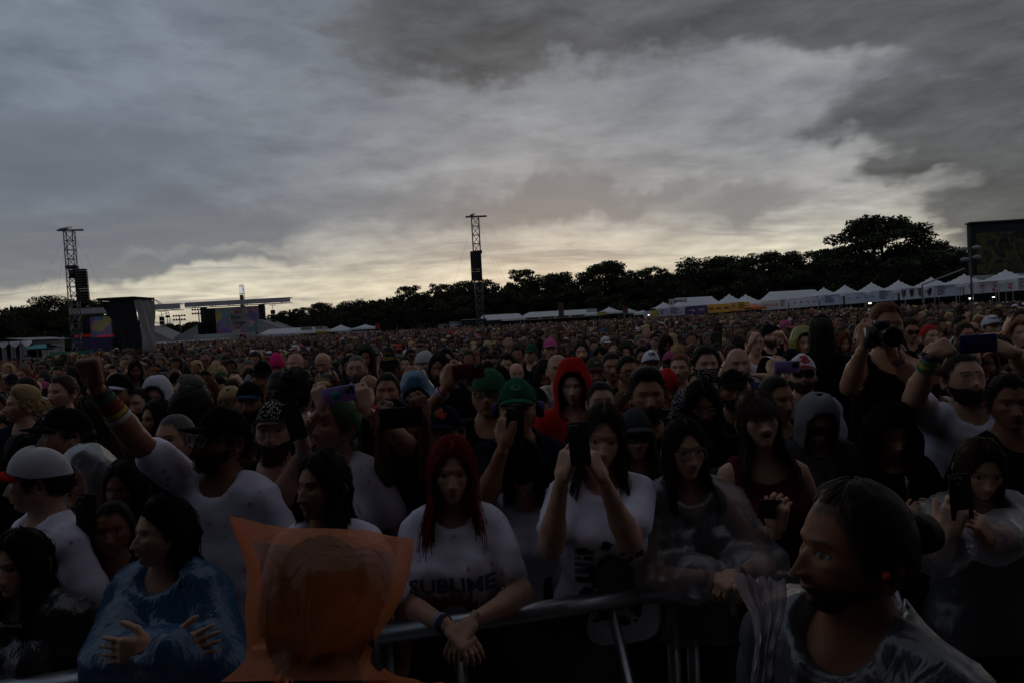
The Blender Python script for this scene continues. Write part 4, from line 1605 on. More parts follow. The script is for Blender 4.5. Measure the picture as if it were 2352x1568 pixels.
mk = [(*splat(8, .16, 20 + k, .07, .12, .5), f, .5, '#5b8fb4') for k, f in enumerate((.10, .26, .42, .55))] + [(*lines(8, 1.2, .12, 8), .76, .5, '#2e2e36')]
banner(1940, 2062, 674, 664, 25.5, dT(1940), dT(2062), 'white banner with blue marks and rows of text', '#9c9fae', mk)
banner(1882, 1936, 679, 675, 24, dT(1882), dT(1936), 'short bluish white banner full of text lines', '#9aa0b2', [(*lines(8, 1.4, .11, 9), .45, .5, '#32323a')])
banner(1812, 1880, 686, 680, 23, dT(1812), dT(1880), 'white banner with four black scribbled marks', '#a4a3a8', [(*splat(5, .15, 40 + k, .06, .12, .6), f, .5, '#303036') for k, f in enumerate((.2, .42, .64, .86))])
banner(1748, 1810, 692, 687, 22, dT(1748), dT(1810), 'white banner with salmon pink script', '#a9a3a2', [(*splat(9, .22, 60 + k, .07, .14, .6), f, .5, '#c07a66') for k, f in enumerate((.12, .27, .42, .57))] + [(*lines(5, .7, .16, 4), .82, .5, '#38383e')])
banner(1676, 1722, 696, 693, 20, 86, 85, 'mustard banner with dark print beside the orange canopy', '#b0843a', [(*lines(4, 1.0, .2, 2), .65, .5, '#3a2c22'), (*splat(5, .2, 71, .06, .12, 1.2), .2, .5, '#7a3a2a')])
banner(1626, 1675, 700, 697, 20, 87, 86, 'mustard banner with repeated red lettering', '#b98a34', [(*rects([(-.3, -.15, .3, .15)]), f, .5, '#8a4630') for f in (.15, .5, .85)])
banner(1574, 1624, 705, 701, 19, 88, 87, 'purple banner with white lettering', '#432c58', [(*splat(6, .35, 80, .08, .16, .3), .3, .5, '#9a93a6'), (*rects([(-.35, -.12, .35, .16)]), .75, .5, '#8a839a')])
banner(1534, 1573, 708, 706, 18, 90, 89, 'white banner of small text under the sign board', '#9a99a6', [(*lines(7, 1.6, .12, 11), .5, .5, '#44444c')])
banner(1512, 1533, 711, 709, 17, 92, 91, 'short white text banner beside the small yellow one', '#94939f', [(*lines(6, .9, .12, 12), .5, .5, '#50505a')])
banner(1497, 1511, 713, 712, 16, 93, 92, 'small yellow banner between the white text banners', '#8f7a2c')
banner(1478, 1496, 716, 714, 15, 95, 94, 'small white banner at the start of the banner row', '#96949c')
banner(1536, 1578, 688, 685, 15, 92, 91, 'raised white sign board with dark lettering above the banners', '#8e8c8c', [(*rects([(-.55, -.2, .55, .2)]), .5, .5, '#55534f'), (*rects([(-.1, .1, .15, .22), (-.1, -.2, .15, -.05)]), .12, .5, '#26262a'), (*rects([(-.1, .1, .15, .22), (-.1, -.2, .15, -.05)]), .88, .5, '#26262a')])
banner(1207, 1345, 730, 722, 6, 103, 103, 'cream strip of dark lettering along the long refreshment tent', '#8a8474', [(*rects([(-.9, -.12, .9, .12)]), f, .5, '#3c3830') for f in (.12, .37, .62, .87)])
banner(1347, 1371, 710, 709, 8, 103, 103, 'small white sign on the end of the refreshment tent', '#8c8b92')
banner(1374, 1392, 717, 716, 8, 101, 101, 'small yellow banner on the joined white tent', '#8c7430')
banner(572, 604, 768, 767, 7, 119, 119, 'small yellow banner on the far long tent near the far stage', '#8c7028')
banner(690, 718, 752, 751, 8, 119, 119, 'far cream sign board with lettering, first of two', '#87827a', [(*lines(2, 1.6, .3, 1), .5, .5, '#4a3c38')])
banner(722, 752, 751, 750, 8, 119, 119, 'far cream sign board with lettering, second of two', '#87827a', [(*lines(2, 1.6, .3, 2), .5, .5, '#4a3c38')])
banner(725, 750, 761, 760, 6, 118.5, 118.5, 'far small yellow banner below the cream sign boards', '#8a6e2a')
banner(605, 690, 768, 764, 8, 119, 119, 'far white banner with faint marks along the long tent', '#8e8c90', [(*splat(5, .3, 95, .1, .2, .4), f, .5, '#9a7a7a') for f in (.2, .5, .8)])
banner(775, 866, 763, 759, 8, 119.5, 119.5, 'far white banner under the two small tent peaks', '#8b898e')
# white trailer and awning before the far stage
gx, gy = gp(510, 116)
o = empty('trailer', (gx, gy, 0)); tag(o, 'white trailer with a red scripted mark in front of the far stage', 'trailer')
zt = zat(510, 766, 116)
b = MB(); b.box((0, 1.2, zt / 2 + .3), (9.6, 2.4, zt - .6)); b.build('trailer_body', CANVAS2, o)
b = MB(); V2, F2 = splat(9, .9, 5, .18, .34, .25); b.add(np.stack([V2[:, 0] + 3.4, 0 * V2[:, 0] - .03, V2[:, 1] + zt - .7], 1), F2); m_ = b.build('print', print_mat('#9a2a24'), o); m_['kind'] = 'stuff'
for sx in (-3, -2, 3):
    b = MB(); b.tube([(sx, -.05, .4), (sx, .2, .4)], .4, 12); b.build('wheel', SPK, o)
gx, gy = gp(440, 100)
o = empty('awning', (gx, gy, 0)); tag(o, 'long thin white awning roof on posts before the white trailer', 'awning')
zt = zat(440, 783, 100)
b = MB(); b.box((0, 0, zt), (gp(517, 100)[0] - gp(363, 100)[0], 2.4, .22)); b.build('roof', CANVAS, o)
for k in range(5):
    b = MB(); b.bar((-4.5 + 2.25 * k, -1.1, 0), (-4.5 + 2.25 * k, -1.1, zt - .1), .05, 6); b.build('post', STEEL, o)
# dark cabins before the long tents
for x0, x1, y0, d, lb, mt in ((1008, 1034, 747, 100, 'grey cabin at the start of the dark container row', CANVAS2), (1034, 1062, 741, 99, 'pale cabin next to the dark container', CANVAS2), (1062, 1118, 735, 98, 'long black container left of the middle speaker tower', DRAPE), (1118, 1152, 737, 97, 'short black container right of the middle speaker tower', DRAPE)):
    gx, gy = gp((x0 + x1) / 2, d)
    o = empty('container', (gx, gy, 0)); tag(o, lb, 'container')
    hw = (gp(x1, d)[0] - gp(x0, d)[0])
    zt = zat((x0 + x1) / 2, y0, d)
    b = MB(); b.box((0, 0, zt / 2), (hw - .06, 2.4, zt)); b.build('walls', mt, o)
    b = MB(); b.box((0, 0, zt + .06), (hw + .05, 2.6, .12)); b.build('roof', CANVAS2, o)
    b = MB(); b.box((hw * .2, -1.22, 1.0), (.8, .04, 2.0)); b.build('door', SPK, o)
# banner posts and flag
for x, y0, y1, d, lb, hexc in ((1290, 695, 728, 90, 'upright dark feather banner before the refreshment tent', '#4a3a32'), (1437, 703, 720, 96, 'upright reddish feather banner near the tiny tents', '#5a2c26'), (868, 742, 756, 116, 'thin red flag beside the two small tent peaks', '#8a2420')):
    gx, gy = gp(x, d)
    o = empty('feather_banner', (gx, gy, 0)); tag(o, lb, 'flag')
    za, zb = zat(x, y0, d), zat(x, y1, d)
    b = MB(); b.bar((-.34, 0, 0), (-.34, 0, za), .03, 6); b.build('pole', STEEL, o)
    b = MB(); b.grid([[(-.32, .02, z), (0, .06, z), (.34, 0, z)] for z in np.linspace(zb, za, 4)]); b.build('cloth', print_mat(hexc), o)
# lamps burning under the tents
for i, (x, y, d, s, lb) in enumerate(((2230, 686, 54, .13, 'white work light under the red animal banner'), (1998, 697, 70, .13, 'white work light under the blue marked banner'), (1836, 703, 82, .13, 'white work light under the black marked banner'), (1490, 724, 92, .1, 'thin white light below the first banner'), (2282, 683, 52, .07, 'small white light beside the red animal banner'))):
    p = P(x, y, d)
    o = empty('work_light', p); tag(o, lb, 'lamp', 'lamps lit under the tents')
    b = MB(); b.box((0, 0, 0), (s * 2.2, .08, s)); b.build('lit_face', LAMP, o)
    b = MB(); b.box((0, .08, 0), (s * 2.5, .1, s * 1.3)); b.build('housing', STEEL, o)
    b = MB(); b.bar((0, .1, -s * .6), (0, .1, -p.z), .03, 5); b.build('stand', STEEL, o)

# ------------------------------------------------------------------ dark stage on the other side
gx, gy = gp(2330, 70)
o = empty('festival_stage', (gx, gy, 0), math.radians(-4)); tag(o, 'big dark stage wall with a faded gold painted banner at the picture edge', 'stage')
zt, zb = zat(2300, 510, 70), zat(2300, 632, 70)
xw = gp(2238, 70)[0] - gx
b = MB(); b.box((3.2, .4, zt / 2), (-2 * xw + 6.4 - .2, .8, zt)); b.build('side_wall', DRAPE, o)
b = MB(); b.box((3.2, .35, zt + .08), (-2 * xw + 6.5, 1.0, .18)); b.build('roof', STEEL, o)


def gold_mat():
    m, N, b2 = bsdf('faded_gold_print')
    tcn = N.n('ShaderNodeTexCoord').outputs['Object']
    no = N.noise(tcn, .55, 6, .65, 2.2)
    N.put(b2.inputs['Base Color'], N.ramp(no, [(.42, (.008, .009, .012, 1)), (.52, (.05, .042, .015, 1)), (.60, (.10, .08, .025, 1)), (.68, (.010, .012, .02, 1))]))
    b2.inputs['Roughness'].default_value = .9
    return m


b = MB(); b.grid([[(x, -.06 + .05 * math.sin(x * 2.3 + z), z) for x in np.linspace(xw + .5, 6, 24)] for z in np.linspace(zb, zt - 1.0, 6)]); b.build('painted_banner', gold_mat(), o, True)
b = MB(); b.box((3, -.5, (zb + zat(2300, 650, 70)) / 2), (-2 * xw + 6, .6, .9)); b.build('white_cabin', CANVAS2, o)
gx, gy = gp(2232, 53)
o = empty('globe_lamp_post', (gx, gy, 0)); tag(o, 'lamp post with four pale globe heads, unlit, beside the dark stage', 'lamp post')
zt = zat(2232, 585, 53)
b = MB(); b.tube([(0, 0, 0), (0, 0, zt + .4)], [.09, .05], 8); b.build('post', STEEL, o)
for sx, sz in ((-.5, .45), (.5, .52), (-.45, -.35), (.48, -.22)):
    b = MB(); b.bar((0, 0, zt + sz - .2), (sx * .6, 0, zt + sz), .03, 5); b.build('bracket', STEEL, o)
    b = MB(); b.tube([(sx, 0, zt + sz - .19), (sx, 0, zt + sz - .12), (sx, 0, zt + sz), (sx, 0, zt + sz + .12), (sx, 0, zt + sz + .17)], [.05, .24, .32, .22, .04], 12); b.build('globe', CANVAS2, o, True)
o = empty('boom_arm', P(2118, 655, 60)); tag(o, 'pale slanting boom pole rising behind the peaked tents', 'boom')
b = MB(); b.bar((0, 0, 0), P(2216, 617, 58) - o.location, .07, 6); b.build('arm', CANVAS2, o)
b = MB(); b.bar((0, 0, 0), (0, 0, -o.location.z), .06, 6); b.build('stand', STEEL, o)

# ------------------------------------------------------------------ unseen stage behind the viewpoint, added to shade the front rows
o = empty('unseen_shade_stage', (0, -3.6, 0)); tag(o, 'black main stage the crowd is facing, roof and wings draped in black', 'stage')
b = MB(); b.box((0, -6, .75), (20, 12, 1.5)); b.build('deck', DRAPE, o)
b = MB(); b.box((0, -4.4, 8.6), (22, 16.4, .5)); b.build('roof', DRAPE, o)  # overhang drawn forward to keep overhead sky off the front rows
b = MB(); b.box((0, -12.2, 4.3), (21, .2, 8.5)); b.build('back_cloth', DRAPE, o)
for sx in (-1, 1):
    b = MB(); b.box((sx * 10.2, -5.6, 4.2), (.3, 13, 8.4)); b.build('wing_drape', DRAPE, o)
    b = MB(); b.box((sx * 13.5, -3.0, 4.5), (5.5, 3, 9.0)); b.build('side_tower', DRAPE, o)
    b = MB(); truss_mast(b, .6, 0, 8.3); b.V = [v + np.array([sx * 9.6, .4, 0]) for v in b.V]; b.build('roof_mast', TRUSS, o)
# ------------------------------------------------------------------ people
ARM = {  # wrist, elbow hint, hand pose, palm direction, hand direction (None = along the forearm), all for the +X side
    'down': ((.27, -.05, .90), (.32, .12, 1.15), 'relaxed', (-1, 0, 0), None),
    'rail': ((.07, -.33, 1.10), (.36, -.10, 1.05), 'relaxed', (0, .3, -1), (-.75, -.45, -.35)),
    'cross': ((-.09, -.20, 1.17), (.36, -.05, 1.08), 'flat', (0, .9, -.2), (-.95, .1, .1)),
    'clasp': ((.06, -.34, 1.15), (.34, -.12, 1.05), 'clasp', (-.6, 0, -.6), (-.7, -.5, -.1)),
    'hold': ((.08, -.27, 1.22), (.30, -.05, 1.0), 'grip', (-.6, .5, .2), (-.35, -.2, .8)),
    'phone': ((.055, -.30, 1.44), (.26, -.16, 1.1), 'pinch', (-.75, .5, 0), (-.25, -.1, .95)),
    'up': ((.16, -.34, 1.66), (.30, -.20, 1.3), 'pinch', (-.8, .3, 0), (-.45, -.1, .9)),
    'high': ((.20, -.12, 1.92), (.30, -.15, 1.6), 'fist', (0, -1, 0), None),
    'head': ((.13, -.03, 1.66), (.42, -.02, 1.45), 'flat', (-1, .2, 0), (-.3, .2, .9)),
}


def body_meshes(q):
    """Body, top and arm data for one figure, design height 1.75 m, facing -Y."""
    h = q['h']
    w = q.get('w', 1.0)
    fem = q.get('sex') == 'f'
    arms = []
    for sgn, key in ((-1, 'l'), (1, 'r')):
        a = q.get(key, 'down')
        if isinstance(a, str):
            wr, hint, pose, palm, hd = ARM[a]
            fl = np.array([sgn, 1, 1.0])
            wr, hint, palm = np.array(wr) * fl, np.array(hint) * fl, np.array(palm) * fl
            hd = None if hd is None else np.array(hd) * fl
        else:
            wr, hint, pose, palm, hd = a
        up = sstep(np.asarray(wr)[2], 1.45, 1.85) * 0.05
        S = np.array([sgn * (0.136 + 0.026 * w - (0.014 if fem else 0)) * (1 - up * 1.2), 0.012, 1.405 + up])
        E, Wr = ik(S, wr, hint)
        arms.append((sgn, S, E, Wr, pose, palm, hd))
    pts = np.array([p for a in arms for p in a[1:4]])
    lo = np.minimum(pts.min(0) - 0.16, (-0.29 * w, -0.26, 0.84))
    hi = np.maximum(pts.max(0) + 0.16, (0.29 * w, 0.24, 1.60))
    lo[2] = min(0.84, lo[2]) if q.get('low') else max(0.84, min(lo[2], 0.86))
    f = Field(lo, hi, h)
    ch = f.cap((0, 0.01, 1.33), (0, 0.0, 1.20), 0.146 * w, 0.136 * w, 0.66)
    be = f.cap((0, -0.005 - 0.03 * (w - 1), 1.13), (0, 0, 1.02), (0.128 if not fem else 0.115) * w ** 1.6, 0.136 * w ** 1.5, 0.74)
    hp = f.cap((-0.06 * w, 0.01, 0.94), (0.06 * w, 0.01, 0.94), 0.115 * w, None, 0.85)
    sh = f.cap(arms[0][1] + (0.02, 0, 0), arms[1][1] - (0.02, 0, 0), 0.060, None, 0.9)
    tz = f.cap((-0.10, 0.025, 1.440), (0.10, 0.025, 1.440), 0.046, None, 1.0)
    tz = smin(tz, f.cap((-0.13, .02, 1.405), (0, .03, 1.485), 0.043), 0.03)
    tz = smin(tz, f.cap((0.13, .02, 1.405), (0, .03, 1.485), 0.043), 0.03)
    torso = smin(smin(smin(ch, be, 0.08), hp, 0.08), smin(sh, tz, 0.03), 0.06)
    if fem:
        for sgn in (-1, 1):
            torso = smin(torso, f.cap((sgn * 0.075, -0.085, 1.265), (sgn * 0.07, -0.06, 1.29), 0.066 * w), 0.05)
    neck = f.cap((0, 0.03, 1.42), (0, 0.008, 1.56), 0.056 * w ** 0.6, 0.050 * w ** 0.6)
    ua = [f.cap(S, E, 0.052 * w ** 0.8, 0.040 * w ** 0.7) for _, S, E, *_ in arms]
    fa = []
    for _, S, E, Wr, *_ in arms:
        mid = E + (Wr - E) * 0.3
        fa.append(smin(f.cap(E, mid, 0.038 * w ** 0.6, 0.042 * w ** 0.6), f.cap(mid, Wr, 0.042 * w ** 0.6, 0.026), 0.02))
    bod = smin(torso + 0.012, neck, 0.05)
    for k in range(2):
        bod = smin(bod, smin(ua[k], fa[k], 0.03), 0.03)
    out = {'arms': arms}
    out['body'] = snets(bod, f.o, h)
    top = q.get('top', 'tee')
    seed = q.get('seed', 0)
    loose = {'tee': .016, 'tank': .010, 'long': .018, 'hoodie': .030, 'poncho': .036, 'raglan': .016}[top]
    infl = loose * 0.75 + 0.040 * np.clip(1.30 - f.Z, 0, 0.4) * (1.0 if top != 'poncho' else 2.2)
    fold = f.noise(26 if top != 'poncho' else 34, seed, 0.009 if top != 'poncho' else 0.012)
    t = torso - infl
    for k, (sgn, S, E, Wr, *_r) in enumerate(arms):
        if top == 'tank':
            continue
        if top in ('tee', 'raglan'):
            E2 = S + (E - S) * 0.66
            t = smin(t, f.cap(S, E2, 0.060 * w ** .8, 0.061 * w ** .8), 0.03)
        else:
            x = 0.020 + loose * 0.55
            a1 = f.cap(S, E, 0.052 + x, 0.046 + x)
            W2 = E + (Wr - E) * (0.92 if top != 'poncho' else 0.72)
            t = smin(t, smin(a1, f.cap(E, W2, 0.046 + x, 0.034 + x * (1.0 if top != 'poncho' else 1.5)), 0.03), 0.035)
    t = t + fold
    nk = {'tee': .088, 'tank': .118, 'long': .086, 'hoodie': .092, 'poncho': .086, 'raglan': .088}[top]
    zc = 1.515 if top != 'tank' else 1.50
    hole = f.cap((0, -0.055, zc), (0, 0.03, zc + .03), nk, nk * .8)
    t = np.maximum(t, -hole)
    if top == 'tank':
        for sgn in (-1, 1):
            t = np.maximum(t, -f.cap((sgn * .215, 0, 1.36), (sgn * .225, 0, 1.5), 0.082))
    t = np.maximum(t, 0.868 - f.Z)
    out['top'] = snets(t, f.o, h)
    return out


def leg_mesh(w=1.0):
    b = MB()
    for s in (-1, 1):
        b.tube([(s * .085 * w, 0, .95), (s * .09 * w, 0, .80), (s * .09, -.005, .48), (s * .095, .01, .28), (s * .10, .015, .07)], [.10 * w, .092 * w, .062, .056, .045], 10)
        b.tube([(s * .10, .05, .045), (s * .105, -.04, .045), (s * .11, -.15, .035), (s * .112, -.19, .03)], [.045, .048, .042, .02], 8)
    b.tube([(0, 0, .98), (0, 0, .93), (0, 0, .84)], [.12 * w, .135 * w, .11 * w], 12)
    b.V[-1] = b.V[-1] * np.array([1, .68, 1])
    return np.concatenate(b.V), b.F


_cache = {}


def shared(key, fn):
    if key not in _cache:
        _cache[key] = fn()
    return _cache[key]


def head_parts(q):
    """Head skin, hair, hat, glasses in head space."""
    n = q['n']
    r = np.random.default_rng(q.get('seed', 0))
    fem = q.get('sex') == 'f'
    p = {'nose': r.uniform(.70, .95) if fem else r.uniform(.85, 1.12), 'wide': r.uniform(.94, 1.05), 'taper': r.uniform(.32, .42) if fem else r.uniform(.24, .36), 'cheek': r.uniform(.7, 1.4), 'smile': r.uniform(-.6, 1.3), 'mouth': max(0.0, r.uniform(-.8, .10)), 'brow': r.uniform(.5, .8) if fem else r.uniform(.7, 1.0)}
    p.update(q.get('face', {}))
    if q.get('hair') == 'bald':
        p['scalp'] = .12 * (q.get('seed', 0) % 3)
    out = {}
    out['head'] = make_head(n, p)
    st = q.get('hair', 'short')
    m = max(22, int(n * .62))
    den = {0: 1.25, 1: 0.55, 2: 0.28}[q['lod']]
    wd = {0: .75, 1: 1.4, 2: 2.2}[q['lod']]
    hat = q.get('hat')
    line = 0.0
    parts = []
    if st == 'bald':
        pass
    elif st == 'buzz':
        parts.append(hair_cap(m, p, 0.0030, 0.0004, 0.0, 0.004, q.get('seed', 0)))
    elif st in ('short', 'spiky', 'quiff', 'afro', 'curlyshort'):
        th, ro, tp, ln, sk = {'short': (.010, .003, .006, .020, .35), 'spiky': (.012, .004, .010, .026, .9), 'quiff': (.006, .002, .026, .030, .5), 'afro': (.045, .010, .012, .013, 1.0), 'curlyshort': (.026, .010, .012, .014, .9)}[st]
        if hat:
            tp = 0
        parts.append(hair_cap(m, p, th, ro, tp, line, q.get('seed', 0)))
        parts.append(hair_short(int((520 if st not in ('afro', 'curlyshort') else 1500) * den), r, ln, sk, wid=.006 * wd, back=.6))
        if st in ('afro', 'curlyshort'):
            Vx, Fx = parts[-1]
            parts[-1] = (Vx * (1.0 + th * 7), Fx)
    elif st in ('long', 'longwavy', 'bob', 'curly', 'bangs', 'fringe'):
        L = q.get('len', {'bob': .13, 'fringe': .16}.get(st, .34))
        parts.append(hair_cap(m, p, 0.010, 0.002, 0.006, 0.004, q.get('seed', 0)))
        face = {'fringe': .80, 'curly': 1.05}.get(st, q.get('facew', .92) + .12)
        parts.append(hair_long(int(760 * den), L, r, face=face, wave={'longwavy': .014, 'curly': .016}.get(st, .005), vol={'curly': 2.6, 'longwavy': 1.4, 'bob': 1.5, 'fringe': 1.5}.get(st, 1.0) * q.get('vol', 1.0), wid=.0075 * wd, curl=.007 if st == 'curly' else 0))
        if st in ('bangs', 'fringe'):
            k = int(170 * den)
            a = r.uniform(-.95, .95, k)
            e0 = r.uniform(.75, 1.2, k)
            s = np.linspace(0, 1, 7)
            drop = -.02 if st == 'bangs' else -.34
            ee = e0[:, None] * (1 - s[None]) + (drop + .25 * r.random(k))[:, None] * s[None]
            Pt = ell(a[:, None] * (0.75 + .25 * s[None]), ee, 1.0) * (1.07 + .07 * r.random(k))[:, None, None]
            Pt[:, :, 1] -= 0.012 * s[None]
            parts.append(ribbons(Pt, r.uniform(.6, 1.2, k) * .0075 * wd, Pt.copy()))
    elif st in ('back', 'bun', 'pony'):
        parts.append(hair_cap(m, p, q.get('thick', 0.007), 0.0015, 0.004, 0.006 + q.get('line', 0), q.get('seed', 0)))
        k = int(420 * den)
        a = r.uniform(-1.5, 1.5, k)
        hl = hairline(a) + q.get('line', 0)
        e0 = np.arcsin(np.clip((hl + .006 + .05 * r.random(k)) / .12, -1, 1))
        s = np.linspace(0, 1, 8)
        aa = a[:, None] + (np.sign(a + 1e-6) * (math.pi - np.abs(a)))[:, None] * (s ** 1.1)[None]
        ee = e0[:, None] + (.35 - e0)[:, None] * s[None] + (.75 * np.cos(np.clip(np.abs(a), 0, 1.57)))[:, None] * np.sin(s * math.pi)[None]
        Pt = ell(aa, ee, 1.0) * (1.06 + (q.get('thick', .007) - .007) * 9 * np.sin(s * 1.9)[None, :, None] + .035 * r.random(k)[:, None, None])
        parts.append(ribbons(Pt, r.uniform(.7, 1.3, k) * .006 * wd, Pt.copy()))
        if st == 'bun':
            f = Field((-.06, .08, -.03), (.06, .19, .10), .009)
            d = f.cap((0, .128, .035), (0, .135, .03), .036) + f.noise(110, q.get('seed', 0), .004)
            parts.append(snets(d, f.o, .009))
        if st == 'pony':
            k = int(200 * den)
            s = np.linspace(0, 1, 9)
            c = np.array([0, .105, .045])
            o = r.normal(size=(k, 3)) * np.array([.020, .016, .012])
            Pt = np.zeros((k, 9, 3))
            Pt[:] = c + o[:, None] * (0.4 + np.sin(s * 2.6))[None, :, None]
            Pt[:, :, 1] += (.05 * np.sin(s * 2.2))[None]
            Pt[:, :, 2] += (.02 * np.sin(s * 3) - .30 * s ** 1.4)[None]
            parts.append(ribbons(Pt, r.uniform(.7, 1.3, k) * .007 * wd, np.broadcast_to(np.array([0.3, 1, .1]), Pt.shape)))
    if parts:
        V, F = cat(parts)
        if hat and hat[0] in ('cap', 'beanie', 'hood', 'bandana'):       # hair is pressed flat under a hat
            lim = {'cap': 1.045, 'beanie': 1.06, 'hood': 1.12, 'bandana': 1.06}[hat[0]]
            e = np.sqrt((V[:, 0] / .078) ** 2 + (V[:, 1] / np.where(V[:, 1] < 0, .096, .106)) ** 2 + (V[:, 2] / .12) ** 2)
            k = np.where((V[:, 2] > (.0 if hat[0] != 'cap' else .015)) & (e > lim), lim / e, 1.0)
            V = V * k[:, None]
        out['hair'] = (V, F)
    if q.get('beard'):
        out['beard'] = beard(max(30, n // 2), p, r, q['beard'] * .6, int(170 * den))
    if hat and hat[0] == 'cap':
        out['cap'], out['brim'] = cap_mesh(p, max(20, n // 2))
    elif hat and hat[0] == 'beanie':
        out['beanie'] = beanie_mesh(p, max(20, n // 2))
    elif hat and hat[0] == 'hood':
        out['hood'] = hood_mesh(p, max(22, n // 2), q.get('seed', 0), hat[2] if len(hat) > 2 else .03, hat[3] if len(hat) > 3 else 1.0, .0045 if q.get('plastic') else .0025)
    if q.get('mask'):
        U, Vv, F = head_grid(34, 34, .2)
        x, y, z = skull(U, Vv, {})
        V = np.stack([x * 1.12, y * 1.13 - .012 * np.exp(-(x / .03) ** 2) * (np.cos(U) > 0), z * 1.25], 1)
        out['face_mask'] = (V, F[((z < -.012) & (np.cos(U) > -.2))[F].all(1)])
    if hat and hat[0] == 'bandana':
        V, F = hair_cap(max(20, n // 2), p, .014, .0015, .0, -.004, 3)
        out['bandana'] = (V, F)
    return out


def decal(V2, F, VT, FT, origin, R, off=0.003, far=0.4):
    """Lay a flat print on a surface: shoot it along R's Y axis from the origin plane."""
    bv = BVHTree.FromPolygons([Vector(v) for v in VT], [tuple(int(i) for i in f) for f in FT])
    o = np.asarray(origin, float)
    Rm = np.asarray(R, float)
    dv = Vector(Rm @ np.array([0, 1.0, 0]))
    P3, ok = [], []
    for u, v in V2:
        st = o + Rm @ np.array([u, 0, v])
        hit = bv.ray_cast(Vector(st), dv, far)
        ok.append(hit[0] is not None)
        P3.append(np.array(hit[0]) - np.array(dv) * off if hit[0] is not None else st)
    Fk = [f for f in F if all(ok[i] for i in f)]
    return np.array(P3), Fk


SK = {'l': '#c79a80', 'm': '#b07f63', 't': '#8f6046', 'b': '#6a4331', 'd': '#432b20'}
HC = {'k': (.009, .007, .006, 1), 'db': (.020, .012, .008, 1), 'b': (.045, .025, .014, 1), 'lb': (.13, .075, .038, 1), 'bl': (.38, .26, .12, 1), 'gr': (.10, .095, .09, 1),
      'red': (.33, .010, .008, 1), 'gin': (.16, .050, .016, 1), 'green': (.05, .13, .055, 1)}
GROUP = 'people in the festival crowd'
HEROES = []


